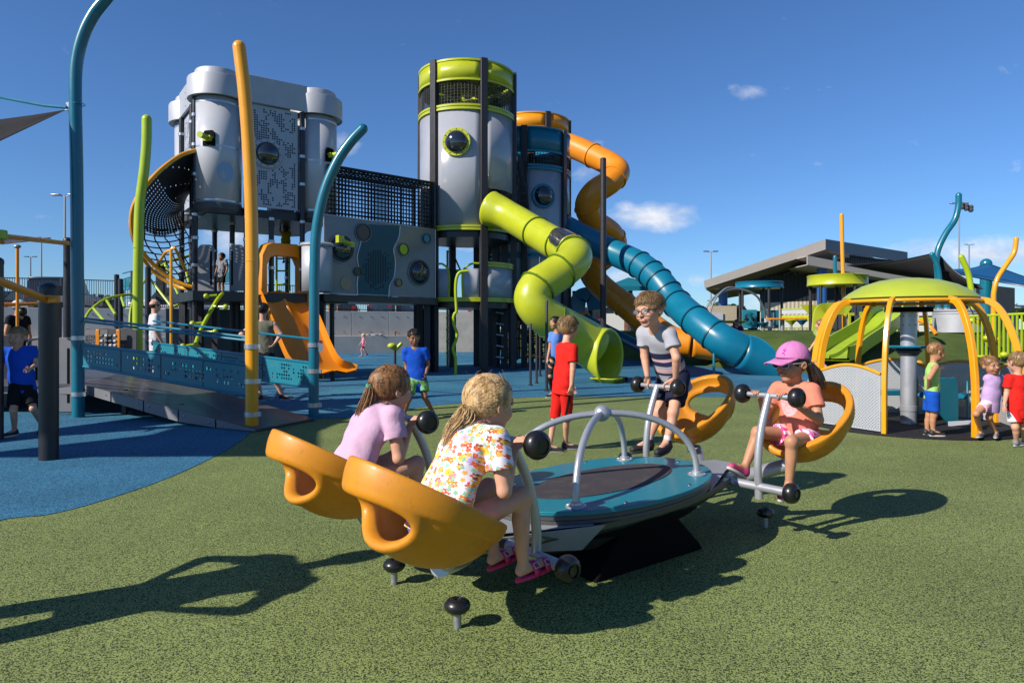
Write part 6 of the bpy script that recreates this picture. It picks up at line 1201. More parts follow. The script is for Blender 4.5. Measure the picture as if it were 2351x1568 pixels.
m = MB(); outr = [(-.08, hz0), (-.04, hz1 - .3), (.10, hz1 - .06), (.25, hz1), (hw_ - .25, hz1), (hw_ - .10, hz1 - .06), (hw_ + .04, hz1 - .3), (hw_ + .08, hz0)]; inr = [(.10, hz0), (.10, hz1 - .55), (.2, hz1 - .36), (.32, hz1 - .32), (hw_ - .32, hz1 - .32), (hw_ - .2, hz1 - .36), (hw_ - .10, hz1 - .55), (hw_ - .10, hz0)]
A = [hc0.xy.to_3d() + hx * x + UZ * z + hn * .22 for x, z in outr]; B_ = [hc0.xy.to_3d() + hx * x + UZ * z + hn * .22 for x, z in inr]; A2 = [p - hn * .26 for p in A]; B2_ = [p - hn * .26 for p in B_]; q = len(A); fs = []
for i in range(q - 1): fs += [(i, i + 1, q + i + 1, q + i), (2 * q + i, 2 * q + i + 1, i + 1, i), (3 * q + i, 3 * q + i + 1, 2 * q + i + 1, 2 * q + i), (q + i, q + i + 1, 3 * q + i + 1, 3 * q + i)]
m.add(A + B_ + A2 + B2_, fs); obj('hood', m, M_SLO, ds, smooth=40, bevel=.02)
m = MB(); 
for x in (.05, hw_ - .05): m.add([], [])
e = cl_[-1]; m.beam(V((e.x - .1, e.y + .2, 0)), V((e.x - .1, e.y + .2, e.z)), .08, .08); m.beam(cl_[18] - UZ * cl_[18].z, cl_[18] - UZ * .03, .08, .08); obj('support_leg', m, M_POST, ds)
# lime ladder seen through the hood
ld = thing('ladder', 'thin lime green ladder seen through the orange slide hood', 'ladder', at(648, 670, 18.6)); m = MB(); m.tube([at(635, 668, 18.6), at(635, 560, 18.6)], .03, 8); obj('side_rail', m, M_GRNP, ld); m = MB(); m.tube([at(664, 668, 18.6), at(664, 520, 18.6)], .03, 8); obj('side_rail', m, M_GRNP, ld)
for v in (652, 622, 594, 566): m = MB(); m.tube([at(635, v, 18.6), at(664, v, 18.6)], .022, 8); obj('rung', m, M_GRNP, ld)
# molecule climber
mc = thing('ball_step_climber', 'lime green curved climber with ball ended steps in front of the deck', 'climber', gp(440, 835)); m = MB(); cpth = spline([at(440, 838, 14.6), at(447, 800, 14.8), at(458, 765, 15.1), at(478, 725, 15.4), at(498, 690, 15.7), at(512, 672, 15.9)], 5); m.tube(cpth, .045, 10); obj('spine', m, M_GRNP, mc)
for (u, v, u2, v2) in ((498, 678, 473, 680), (487, 703, 518, 705), (468, 741, 442, 743), (462, 762, 494, 762), (452, 790, 420, 795), (447, 818, 478, 822)):
    Y = lerp(15.8, 14.7, (v - 672) / 150); m = MB(); m.cyl(at(u, v, Y), at(u2, v2, Y - .1), .028, n=8); st_ = obj('step_arm', m, M_GRNP, mc); m = MB(); m.ball(at(u2, v2, Y - .1), .065, n=14); obj('ball_step', m, M_LIME, st_)
# ---------------------------------------------------------------- yellow net climber left of the playhouse
nc = thing('arched_net_climber', 'curved net climber with yellow edge tubes and black belting left of the playhouse', 'climber', at(330, 870, 15.5))
outer = spline([at(449, 346, 16.1), at(415, 357, 15.8), at(375, 385, 15.4), at(340, 420, 15.1), at(315, 455, 15.0), at(303, 490, 15.0), at(304, 530, 15.2), at(318, 565, 15.5), at(345, 600, 15.8), at(385, 635, 16.0), at(425, 655, 16.1), at(458, 661, 16.2)], 5)
inner_ = spline([at(446, 425, 17.3), at(438, 440, 17.0), at(428, 455, 16.8), at(420, 478, 16.7), at(412, 490, 16.7), at(420, 510, 16.8), at(428, 535, 16.9), at(436, 560, 17.0), at(447, 590, 17.1), at(450, 615, 17.1), at(440, 645, 17.0), at(430, 658, 16.9)], 5)
m = MB(); m.tube(outer, .05, 10); obj('edge_tube', m, M_YEL, nc); lower = spline([at(303, 490, 15.0), at(300, 520, 16.0), at(310, 560, 16.6), at(340, 610, 17.0), at(380, 645, 17.2), at(420, 662, 17.2), at(455, 660, 16.9)], 5)
m = MB(); m.tube(lower, .045, 10); obj('edge_tube', m, M_YEL, nc)
def nf(s, q): x = s * (len(outer) - 1); i = min(int(x), len(outer) - 2); return outer[i].lerp(outer[i + 1], x - i).lerp(inner_[i].lerp(inner_[i + 1], x - i), q)
m = MB(); m.holes(lambda s, q: nf(s * .50, q) - UZ * .25 * math.sin(q * 3.14), 34, 18, lambda i, j: i > 14 or (i * 7 + j * 3) % 11 == 0, .24); obj('belting', m, M_ROPE, nc, solid=.01, smooth=None)
m = MB()
for i in range(13): s = .50 + .5 * i / 12; m.tube([nf(s, j / 8) - UZ * .12 * math.sin(j / 8 * 3.14) for j in range(9)], .016, 5)
for j in range(6): m.tube([nf(.50 + .5 * i / 20, j / 5) - UZ * .12 * math.sin(j / 5 * 3.14) + V((.03 * math.sin(i + j), 0, .03 * math.cos(i * 1.7))) for i in range(21)], .016, 5)
obj('rope_net', m, M_ROPE, nc)
# lime arch climbers and fire pole
def arcs(name, label, sets, m_=M_GRNP, cat='climber', r=.032, loc=None):
    t = thing(name, label, cat, loc or gp(sets[0][0][0], 860)); 
    for s in sets: m = MB(); m.tube(spline([at(*p) for p in s], 6), r, 8); obj('tube', m, m_, t)
    return t
arcs('arch_climber', 'lime green arched bar climber left of the green pole', [[(190, 748, 16), (205, 715, 16.2), (240, 688, 16.6), (280, 678, 17), (318, 676, 17.4)], [(245, 690, 16.6), (265, 722, 16.0)], [(215, 708, 16.2), (240, 738, 15.6)], [(278, 680, 17), (286, 705, 16.4)], [(298, 760, 16), (300, 715, 16.2), (310, 680, 16.6), (325, 655, 17), (350, 625, 17.6), (390, 600, 18), (440, 585, 18.4)], [(340, 635, 17.5), (395, 705, 17)], [(378, 605, 17.9), (420, 700, 17.3)], [(420, 592, 18.2), (444, 690, 17.8)], [(392, 708, 17), (420, 695, 17.2), (455, 683, 17.4)]])
arcs('fire_pole', 'thin yellow fire pole with a bent top hoop in front of the left deck legs', [[(393, 835, 15), (393, 700, 15), (393, 590, 15), (393, 575, 15), (398, 570, 15), (405, 576, 15), (425, 620, 16)], [(393, 575, 15), (380, 580, 15.2), (366, 600, 15.8), (350, 612, 16.2)]], M_YEL)
# bead panel and sign panel by the ramp
bp_ = thing('bead_play_panel', 'dark play panel with orange side pieces and rows of small beads behind the ramp rails', 'play panel', at(252, 800, 12.2)); m = MB(); o = at(196, 812, 12.2); w_ = (314 - 196) / F * 12.2; h_ = 60 / F * 12.2
m.prism([(0, 0), (w_, 0), (w_, h_ * .9), (w_ * .8, h_), (w_ * .6, h_ * .95), (w_ * .4, h_), (w_ * .2, h_ * .95), (0, h_)], o, V((1, 0, 0)), UZ, V((0, .03, 0))); obj('board', m, M_DGREY, bp_, bevel=.008)
m = MB(); m.prism([(0, 0), (.40, 0), (.40, .40), (0, .40)], o + V((.0, -.006, .03)), V((1, 0, 0)), UZ, V((0, .005, 0))); sg_ = obj('sign_sheet', m, M_GREYP, bp_)
for u in (226, 273): m = MB(); m.prism([(-.03, 0), (.03, 0), (.035, .03), (.035, .37), (.03, .40), (-.03, .40), (-.035, .37), (-.035, .03)], at(u, 808, 12.12), V((1, 0, 0)), UZ, V((0, -.03, 0))); obj('side_piece', m, M_YELD, bp_, bevel=.01)
rnd = random.Random(3)
for j, v in enumerate((771, 783, 793, 803)):
    m = MB(); m.tube([at(229, v, 12.1), at(271, v, 12.1)], .008, 6); rod = obj('rod', m, M_STEEL, bp_)
    for i in range(4): m = MB(); m.cyl(at(232 + i * 10, v, 12.1), at(237 + i * 10, v, 12.1), .03, n=10); obj('bead', m, M_LGREY if rnd.random() > .4 else M_DGREY, rod)
def text(parent, s, p, ex, ez, size, m_, name='lettering', th=.002):
    cu = bpy.data.curves.new(name, 'FONT'); cu.body = s; cu.size = size; cu.extrude = th; cu.align_x = 'CENTER'; cu.align_y = 'CENTER'; o = bpy.data.objects.new(name, cu); COL.objects.link(o); cu.materials.append(m_); ex = V(ex).normalized(); ez = V(ez).normalized(); n = ex.cross(ez); M4 = Matrix((ex, ez, n)).transposed().to_4x4(); bpy.context.view_layer.update(); me = bpy.data.meshes.new_from_object(o.evaluated_get(bpy.context.evaluated_depsgraph_get())); bpy.data.objects.remove(o); o = bpy.data.objects.new(name, me); COL.objects.link(o); o.parent = parent; M4.translation = V(p) - WLOC.get(parent.name, V((0, 0, 0))); o.matrix_local = M4; return o
M_INK = mat('ink_dark', (.02, .02, .022), .7)
text(bp_, 'ATTLEBALL\nEACH THREE\nROW TO WIN', at(213, 779, 12.18), (1, 0, 0), (0, 0, 1), .055, M_INK)
# raised deck railings at far left
for (lb, u0, u1, Y0, Y1, v0, v1, sd_) in (('small teal and grey railing of the upper landing left of the green pole', 282, 312, 19.5, 18, 628, 684, 1), ('teal and grey railing behind the playhouse legs', 452, 470, 20, 19.8, 600, 690, 2), ('teal railing seen through the deck opening', 470, 540, 21, 21, 602, 668, 4)):
    rail_panel(lb, at(u0, v0 + 14, Y0), at(u0, v1 - 18, Y0), at(u1, v0 + 4, Y1), at(u1, v1 - 22, Y1), 2, [(at(u0, v0, Y0), at(u1, v0 - 8, Y1)), (at(u0, v1, Y0), at(u1, v1, Y1))], sd_, group='small teal railings on the decks', name='deck_railing')
for lb, u, Y, vt in (('dark deck post at the left end of the small railing', 268, 19, 630), ('dark deck post topped with a black ball left of the green pole', 277, 18.5, 640), ('dark deck post close to the green pole', 306, 18, 622), ('dark post just right of the green pole', 340, 16.5, 612)): sup(lb, u, Y, vt, .065, M_BLKP, 'deck_post', 'dark posts of the left landing')
# spring rocker-like bird seat on the blue ground
sp_ = gp(907, 836); t = thing('stand_up_spinner', 'small lime green spinner seat on a black stem, on the blue ground', 'spinner', sp_); m = MB(); m.cyl(sp_, sp_ + UZ * (zat(803, sp_.y)), .045, n=12); obj('stem', m, M_POST, t)
s = SDF([sp_.x - .7, sp_.y - .5, .2], [sp_.x + .7, sp_.y + .5, 1.5], .02); q0 = at(903, 796, sp_.y); s.ell(at(900, 794, sp_.y), (.16, .16, .11), k=.02); s.poly(spline([at(903, 799, sp_.y), at(910, 800, sp_.y), at(917, 793, sp_.y), at(922, 788, sp_.y)], 4), [.07] * 6 + [.06] * 6 + [.04], .05); sobj('seat', s, M_LIME, t)
# ---------------------------------------------------------------- turf plateau on the right
def sst(x): x = max(0, min(1, x)); return x * x * (3 - 2 * x)
def plat_h(x, y):
    # distance in from the foot of the slope; the near edge runs from far left to near right
    fy = 18.6 if x > 9.2 else lerp(34.0, 18.6, sst((x - 1.0) / 8.2)) if x > 1.0 else 34.0
    r = lerp(3.6, 5.2, sst((x - 6) / 3))
    q = sst((y - fy) / r)
    return 1.16 * q
def th(x, y): return plat_h(x, y) + (.018 * math.sin(x * 1.7) * math.cos(y * 1.3) if plat_h(x, y) > .02 else 0)
m = MB(); rows = []; ys = [16 + .4 * i for i in range(62)] + [42, 50, 70, 110]
for y in ys: rows.append([V((x, y, th(x, y) - .03 if th(x, y) < .01 else th(x, y))) for x in [-.5 + .5 * i for i in range(70)] + [38, 45, 60, 120]])
m.sheet(rows); struct('turf_ground', m, M_TURF2, smooth=180)
# ---------------------------------------------------------------- park building
pb = thing('park_building', 'low building with sloping grey roofs, corrugated beige wall and blue posts at the right', 'building', at(1850, 755, 52) * 1.0)
def corr(nd, lk, b):
    t = nd.new('ShaderNodeTexCoord'); s = N(nd, 'ShaderNodeSeparateXYZ'); lk.new(t.outputs['Object'], s.inputs[0]); n = N(nd, 'ShaderNodeMath', operation='MULTIPLY', inp={1: 22.0}); lk.new(s.outputs[0], n.inputs[0]); q = N(nd, 'ShaderNodeMath', operation='SINE'); lk.new(n.outputs[0], q.inputs[0]); bp = N(nd, 'ShaderNodeBump', inp={'Strength': .45, 'Distance': .03}); lk.new(q.outputs[0], bp.inputs['Height']); lk.new(bp.outputs[0], b.inputs['Normal'])
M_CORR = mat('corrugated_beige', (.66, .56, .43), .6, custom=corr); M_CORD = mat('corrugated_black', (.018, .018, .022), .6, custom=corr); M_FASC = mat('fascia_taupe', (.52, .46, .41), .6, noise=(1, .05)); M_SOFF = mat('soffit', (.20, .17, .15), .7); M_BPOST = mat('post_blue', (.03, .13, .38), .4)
Yb_ = 52
def seg(pts, Y0, dY, m_, nm, par=pb): m = MB(); m.prism([(p[0], p[1]) for p in [(at(u, v, Y0).x, at(u, v, Y0).z) for u, v in pts]], V((0, Y0, 0)), V((1, 0, 0)), UZ, V((dY * .8, dY, 0))); return obj(nm, m, m_, par, smooth=None)
# main roof: a slab sloping up to the right, with depth
seg([(1618, 662), (1895, 573), (1895, 549), (1616, 645)], 47, 16, M_FASC, 'roof')
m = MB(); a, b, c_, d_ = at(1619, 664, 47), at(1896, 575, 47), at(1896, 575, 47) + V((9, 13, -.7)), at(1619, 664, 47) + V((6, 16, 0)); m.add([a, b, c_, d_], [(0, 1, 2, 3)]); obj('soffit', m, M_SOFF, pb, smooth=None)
m = MB(); p = at(1895, 549, 47); q = at(2083, 579, 58); pz = at(1895, 573, 47); qz = at(2083, 603, 58); m.add([p, q, qz, pz], [(0, 1, 2, 3)]); obj('roof_edge', m, mat('fascia_blue_grey', (.10, .12, .16), .5), pb, smooth=None, solid=.05)
for k in range(4): u = 1700 + k * 55; m = MB(); m.beam(at(u, 664 - k * 14, 50), at(u + 70, 636 - k * 16, 50.2), .12, .1); obj('soffit_strip', m, M_FASC, pb)
a, b = at(1745, 755, 48.7), at(2110, 755, 48.4); 
m = MB(); m.add([V((a.x, a.y, 1.1)), V((b.x, b.y, 1.1)), V((b.x, b.y, 3.5)), V((a.x, a.y, 3.1))], [(0, 1, 2, 3)]); obj('lower_wall', m, M_CORR, pb, smooth=None); m = MB(); m.add([V((a.x, a.y + .05, 3.05)), V((b.x, b.y + .05, 3.45)), V((b.x, b.y + .05, 5.6)), V((a.x, a.y + .05, 5.0))], [(0, 1, 2, 3)]); obj('upper_wall', m, M_CORD, pb, smooth=None)
m = MB(); a3, b3 = at(1880, 755, 50), at(2080, 755, 57.5); m.add([V((a3.x, a3.y, 5)), V((b3.x, b3.y, 4.6)), V((b3.x, b3.y, 6.9)), V((a3.x, a3.y, 6.9))], [(0, 1, 2, 3)]); obj('upper_wall', m, M_CORD, pb, smooth=None)
a2, b2 = at(2110, 755, 48.3), at(2330, 755, 56); m = MB(); m.add([V((a2.x, a2.y, 1.1)), V((b2.x, b2.y, 1.1)), V((b2.x, b2.y, 4.6)), V((a2.x, a2.y, 4.9))], [(0, 1, 2, 3)]); obj('side_wall', m, mat('brick_taupe', (.24, .19, .16), .8, noise=(2, .15)), pb, smooth=None)
# lower canopy roof
m = MB(); m.add([at(1853, 588, 45), at(2240, 662, 50), at(2240, 676, 50), at(1853, 608, 45)], [(0, 1, 2, 3)]); m.add([at(1853, 588, 45), at(2240, 662, 50), at(2240, 662, 50) + V((-2, 7, .2)), at(1853, 588, 45) + V((1, 11, .2))], [(0, 1, 2, 3)]); m.add([at(1853, 608, 45), at(2240, 676, 50), at(2240, 676, 50) + V((-2, 7, .2)), at(1853, 608, 45) + V((1, 11, .2))], [(0, 1, 2, 3)]); obj('canopy_roof', m, M_FASC, pb, smooth=None, solid=.06)
m = MB(); m.box(at(2076, 725, 48.3), (1.2, .3, 1.9)); obj('door', m, M_DGREY, pb); m = MB(); m.box(at(1921, 735, 48.5), (.9, .3, 1.2)); obj('door', m, M_DGREY, pb)
for i in range(4): m = MB(); m.box(at(2008 + i * 18, 638 - 24, 56.5), (.35, .3, .5)); obj('window', m, M_CARG, pb)
for u, Y, v in ((1660, 49, 650), (1887, 46, 600)): p = at(u, 755, Y); m = MB(); m.tube([V((p.x, p.y, 1.0)), V((p.x, p.y, zat(v, Y)))], .32, 12); obj('blue_post', m, M_BPOST, pb); 
m = MB(); m.box(at(1655, 734, 48), (1.7, 1.6, 1.9)); pr_ = obj('post_base', m, mat('base_sandstone', (.50, .41, .29), .8, noise=(1, .06)), pb); m = MB(); m.box(at(1645, 726, 47.1), (.9, .04, .5)); obj('notice', m, M_LGREY, pr_)
# covered parking at the right edge
cpk = thing('parking_canopy', 'flat white roofed parking canopy behind the lime railing at the right edge', 'canopy', at(2330, 740, 70)); m = MB(); m.box(at(2345, 706, 70), (9, 6, .3)); obj('roof', m, M_LGREY, cpk)
for u in (2283, 2330, 2380): p = at(u, 755, 69); m = MB(); m.cyl(V((p.x, p.y, 1)), V((p.x, p.y, 3.4)), .12); obj('post', m, M_GALV, cpk)
# ---------------------------------------------------------------- play structures on the plateau
def ring_roof(t, cu, Y, r, v0, v1, m_, nposts, vg, ang0=20):
    c_ = at(cu, 755, Y); c_.z = 0; z0, z1 = zat(v1, Y - r), zat(v0, Y - r); m = MB(); m.lathe([(0, z0 + .02), (r - .05, z0 + .02), (r, z0), (r + .03, z0 + .04), (r, z0 + .10), (r, z1 - .08), (r + .03, z1 - .03), (r - .02, z1), (0, z1 - .02)], c_, n=36); rf_ = obj('round_roof', m, m_, t, smooth=35)
    for k in range(nposts): a = R(ang0 + k * 360 / nposts); p = c_ + V((math.sin(a) * r * .93, -math.cos(a) * r * .93, 0)); m = MB(); m.tube([V((p.x, p.y, 1.05)), V((p.x, p.y, z0 + .03))], .075, 10); lg = obj('post', m, M_POST, t)
    return c_
t1_ = thing('teal_roofed_play_tower', 'small play tower with round teal roof and activity panels', 'play tower', at(1743, 757, 38)); ring_roof(t1_, 1743, 39, 1.30, 644, 660, M_TEALP, 5, 757, 5)
def sqpanel(t, u0, v0, u1, v1, Y, m_, nm, th_=.03): a = at(u0, v1, Y); m = MB(); m.prism([(0, 0), ((u1 - u0) / F * Y, 0), ((u1 - u0) / F * Y, (v1 - v0) / F * Y), (0, (v1 - v0) / F * Y)], a, V((1, 0, 0)), UZ, V((0, th_, 0))); return obj(nm, m, m_, t, bevel=.01)
a = sqpanel(t1_, 1704, 711, 1738, 754, 37.6, mat('panel_aqua', (.03, .25, .33), .45), 'activity_panel'); m = MB(); c_ = at(1721, 731, 37.56); m.lathe([(.34, 0), (.34, .03), (.31, .03), (.31, 0)], c_, (0, -1, 0), 28); obj('round_frame', m, M_TEALP, a)
for dx, dz_ in ((-.17, 0), (.17, 0)): m = MB(); m.ball(c_ + V((dx, -.02, dz_ - .02)), .1, (1, .3, 1.2), 12); obj('bubble', m, M_CARG, a)
for dz_ in (.2, -.18): m = MB(); m.lathe([(0, .02), (.09, .02), (.1, 0)], c_ + UZ * dz_, (0, -1, 0), 16); obj('knob', m, M_TEAL, a)
a = sqpanel(t1_, 1747, 712, 1788, 754, 38, M_TEALB, 'activity_panel'); b = sqpanel(t1_, 1755, 717, 1777, 752, 37.9, mat('white_panel', (.75, .74, .72), .5), 'picture_sheet'); 
for (x, z, r, mm_) in ((1764, 722, .09, 'disc_blue'), (1768, 732, .11, 'orange_paint'), (1762, 742, .12, 'disc_blue')): m = MB(); m.lathe([(0, .01), (r * .9, .01), (r, 0)], at(x, z, 37.86), (0, -1, 0), 12); obj('picture_spot', m, MATS[mm_], t1_)
t2_ = thing('lime_roofed_play_tower', 'play tower with round lime green roof beside the lime double slide', 'play tower', at(1922, 765, 30)); ring_roof(t2_, 1922, 30.5, 1.24, 627, 653, M_LIME, 5, 760, 12)
m = MB(); m.box(at(1925, 762, 29.5), (2.6, 1.8, .15)); obj('deck', m, M_BLKP, t2_); 
for (u0, v0, u1, v1, m_) in ((1948, 718, 1962, 757, M_LIME), (1974, 716, 1982, 757, M_LIME), (1953, 724, 1974, 752, M_DGREY)): sqpanel(t2_, u0, v0, u1, v1, 28.5, m_, 'side_panel')
s = MB(); a, b = at(1880, 712, 28.3), at(1945, 712, 28.3); s.sweep(spline([at(1878, 762, 28.2), at(1880, 735, 28.3), at(1885, 714, 28.4), at(1900, 709, 28.5), at(1935, 709, 28.6), at(1948, 716, 28.6)], 5), [(-.25, -.05), (.25, -.05), (.25, .05), (-.25, .05)], up=(0, 1, 0)); obj('slide_hood', s, M_LIME, t2_)
# lime railings between the structures
def rail_run(label, u0, u1, Y0, Y1, v0, v1, n, kind, seed=0, name='lime_railing', group='lime green railings on the plateau'):
    a0_, a1_ = at(u0, v1, Y0), at(u1, v1, Y1); h_ = (v1 - v0) / F * Y0; t = thing(name, label, 'railing', (a0_ + a1_) / 2, group); dv = a1_ - a0_
    for z in (0, h_): m = MB(); m.tube([a0_ + UZ * z, a1_ + UZ * z], .035, 6); obj('rail', m, M_GRNP, t)
    if kind == 'picket':
        for k in range(n + 1): p = a0_.lerp(a1_, k / n); m = MB(); m.beam(p, p + UZ * h_, .035, .035); obj('picket', m, M_GRNP, t)
    else:
        for (f0, f1, m_) in ((.04, .30, M_LGREY), (.36, .66, M_LIME), (.74, .97, M_LGREY)): m = MB(); m.add([a0_ + UZ * h_ * f0, a1_ + UZ * h_ * f0, a1_ + UZ * h_ * f1, a0_ + UZ * h_ * f1], [(0, 1, 2, 3)]); pn = obj('infill_panel', m, m_, t, solid=.02, smooth=None)
        rnd = random.Random(seed); m = MB()
        for k in range(40): x, z = rnd.random() * .94 + .03, h_ * rnd.uniform(.4, .62); p = a0_.lerp(a1_, x) + UZ * z + V((0, -.015, 0)); m.box(p, (.05, .01, .03))
        obj('cut_outs', m, M_GRNP, pn)
    return t
rail_run('lime and grey panel railing behind the funnel tables', 1795, 1866, 34, 33, 710, 752, 1, 'panel', 1); rail_run('lime and grey panel railing between slide hood and double slide', 1984, 2062, 27, 26, 710, 760, 1, 'panel', 2); rail_run('lime and grey panel railing right of the silver centre column', 2110, 2172, 24.5, 24, 712, 762, 1, 'panel', 3)
rail_run('lime picket railing at the right edge, nearest section', 2226, 2400, 19, 17.5, 726, 818, 17, 'picket'); rail_run('lime picket railing behind the lime curved pole', 2192, 2226, 24, 23, 722, 770, 9, 'picket')
m = MB(); a, b = at(1835, 712, 33.2), at(1866, 745, 33); m.prism([(0, .9), (1.4, .9), (1.4, -.2), (1.0, -.2)], at(1838, 738, 32.8) - UZ * .1, V((1, 0, 0)), UZ, V((0, .05, 0))); tag(obj('slanted_panel', m, M_LIME), 'slanted lime green panel at the end of the panel railing', 'panel')
t = thing('silver_drum', 'silver corrugated drum standing right of the teal railing post', 'drum', at(2198, 762, 23)); m = MB(); c_ = at(2198, 763, 23.6); m.lathe([(0, 0), (.74, 0), (.74, .62), (.76, .64), (.74, .66), (.74, .78), (0, .78)], c_, n=32); obj('shell', m, M_SILM, t); m = MB(); m.lathe([(.75, .70), (.77, .72), (.75, .74)], c_, n=32); obj('rim', m, M_ALU, t)
for lb, u, vt in (('teal railing post beside the silver drum, with silver clamps', 2172, 692), ('teal post just left of the clamped teal post', 2155, 692)):
    p = at(u, 762, 23.7); t = thing('railing_post', lb, 'post', p, 'teal railing posts'); m = MB(); m.tube([p - UZ * .1, at(u, vt, 23.7)], .10, 12); obj('shaft', m, M_TEAL, t)
    for z in (.1, .55, .8): m = MB(); m.lathe([(.10, -.03), (.125, -.03), (.125, .03), (.10, .03)], p + UZ * z, n=16); obj('clamp', m, M_ALU, t)
# funnel tables
ft = thing('sensory_table', 'orange topped sand table with small teal and lime funnels on grey stems', 'play table', at(1790, 757, 33)); m = MB(); m.box(at(1805, 732.5, 32), (1.7, .6, .09)); obj('table_top', m, M_YELD, ft, bevel=.02)
for u, v, mm_ in ((1679 + 73, 741, M_TEALP), (1817, 735, M_LIME), (1841, 735, M_TEALP)): p = at(u, v, 31.6); m = MB(); m.lathe([(0, -.22), (.06, -.22), (.26, 0), (.25, .02), (.05, -.16), (0, -.16)], p, n=16); fn = obj('funnel', m, mm_, ft); m = MB(); m.cyl(V((p.x, p.y, 1.1)), p - UZ * .2, .05); obj('stem', m, M_GALV, fn)
for u in (1768, 1796, 1865): p = at(u, 757, 32); m = MB(); m.cyl(V((p.x, p.y, 1.1)), V((p.x, p.y, 1.68)), .10); obj('leg', m, M_GALV, ft)
# silver arch climber
sa = thing('silver_arch_climber', 'pair of silver arched tubes left of the teal roofed tower', 'climber', at(1660, 757, 36))
for off in (0, 8): m = MB(); m.tube(spline([at(1608 + off * 2, 760, 36), at(1615 + off * 1.8, 725, 36), at(1632 + off, 690, 36), at(1665 + off * .4, 668 - off * .8, 36.2), at(1700, 664, 36.4), at(1735, 678, 36.6), at(1752, 705, 36.8), at(1757 + off, 730, 37)], 5), .055, 8); obj('arch_tube', m, M_GALV, sa)
m = MB(); m.tube([at(1624, 690, 36), at(1640, 690, 36)], .03, 6); obj('cross_bar', m, M_GALV, sa)
lt = thing('lime_play_table', 'low lime green table top near the blue building post', 'play table', at(1688, 745, 37)); m = MB(); m.lathe([(0, 0), (.45, 0), (.6, .08), (.6, .13), (0, .13)], at(1686, 742, 35), n=20); obj('table_top', m, M_LIME, lt); m = MB(); p = at(1686, 742, 35); m.cyl(V((p.x, p.y, 1.0)), p, .08); obj('stem', m, M_POST, lt)
# lime double slide down the slope
ls = thing('lime_double_slide', 'lime green double slide running down the turf slope behind the yellow dome', 'slide', at(1905, 820, 22)); M_LSL = plastic('lime_slide', (.42, .56, .03), .4)
cl2 = spline([at(2062, 712, 23.4), at(2044, 722, 22.9), at(2020, 752, 22.2), at(1985, 776, 21.4), at(1950, 798, 20.6), at(1925, 816, 19.9), at(1905, 823, 19.5)], 5); s2 = V((.55, -.83, 0)).normalized(); rows = []
pr2 = [(-.55, .36), (-.50, .02), (-.03, .0), (0, .10), (.03, 0), (.50, .02), (.55, .36), (.60, .36), (.56, -.06), (-.56, -.06), (-.60, .36)]
for i, p in enumerate(cl2):
    d = (cl2[min(i + 1, len(cl2) - 1)] - cl2[max(0, i - 1)]).normalized(); s_ = UZ.cross(d).normalized(); s_ = s_ if s_.dot(s2) > 0 else -s_; up_ = s_.cross(d); up_ = up_ if up_.z > 0 else -up_; hh_ = 1.9 if i < 4 else (1.4 if i < 8 else 1.0); rows.append([p + s_ * a * .95 + up_ * (b * hh_ if b > .2 else b) for a, b in pr2])
k = len(pr2); m = MB(); m.add([p for r_ in rows for p in r_], [(i * k + j, i * k + (j + 1) % k, (i + 1) * k + (j + 1) % k, (i + 1) * k + j) for i in range(len(rows) - 1) for j in range(k)]); obj('slide_bed', m, M_LSL, ls, smooth=45)
m = MB(); m.add([at(1885, 735, 25.5), at(1893, 732, 25.5), at(1858, 800, 22), at(1850, 800, 22), at(1870, 765, 23)], [(0, 1, 2, 3, 4)]); o = obj('narrow_chute', m, M_LSL, ls, solid=.25)
# yellow arch by the mound, teal and yellow curved poles at the right
arcs('yellow_arch_bar', 'short curved orange bar on the mound right of the centre column', [[(2110, 736, 22), (2125, 742, 21.8), (2140, 755, 21.6), (2150, 768, 21.4)]], M_YELD, 'bar', .06, loc=at(2130, 768, 21.5))
for nm, lb, pts, r, mm_ in (('yellow_curved_pole', 'thin orange pole rising above the lime roofed play tower', [(1938, 760, 31), (1936, 650, 31), (1934, 580, 31), (1933, 530, 31), (1932, 494, 31)], .085, M_YEL), ('teal_curved_pole', 'short teal pole standing beside the thin orange pole above the building', [(1955, 745, 31.5), (1948, 700, 31.5), (1936, 675, 31.5), (1920, 640, 31.5), (1917, 615, 31.5), (1917, 590, 31.5)], .085, M_TEAL),
                            ('teal_curved_pole', 'tall teal S shaped pole at the right holding the dark shade sail', [(2156, 770, 25), (2153, 640, 25), (2150, 600, 25), (2155, 570, 25), (2172, 535, 25), (2192, 505, 25), (2200, 475, 25), (2201, 449, 25)], .105, M_TEAL), ('teal_curved_pole', 'leaning teal pole end just right of the lime dome top', [(2160, 700, 24.6), (2157, 640, 24.6), (2150, 605, 24.6), (2140, 585, 24.6)], .09, M_TEAL),
                            ('lime_curved_pole', 'lime green curved pole behind the right side of the lime dome', [(2231, 770, 24), (2231, 690, 24), (2229, 660, 24), (2222, 625, 24), (2207, 590, 24)], .095, M_GRNP), ('yellow_curved_pole', 'yellow S shaped pole at the right edge above the lime railing', [(2281, 800, 20), (2281, 700, 20), (2282, 670, 20), (2290, 640, 20), (2310, 608, 20), (2328, 580, 20), (2333, 549, 20)], .068, M_YEL),
                            ('teal_shade_post', 'thick teal post carrying the blue shade sail at the right', [(2263, 765, 33), (2263, 700, 33), (2264, 640, 33), (2264, 606, 33)], .26, M_TEAL)):
    pole(nm, lb, [at(*p) for p in pts], r, mm_, bands=())
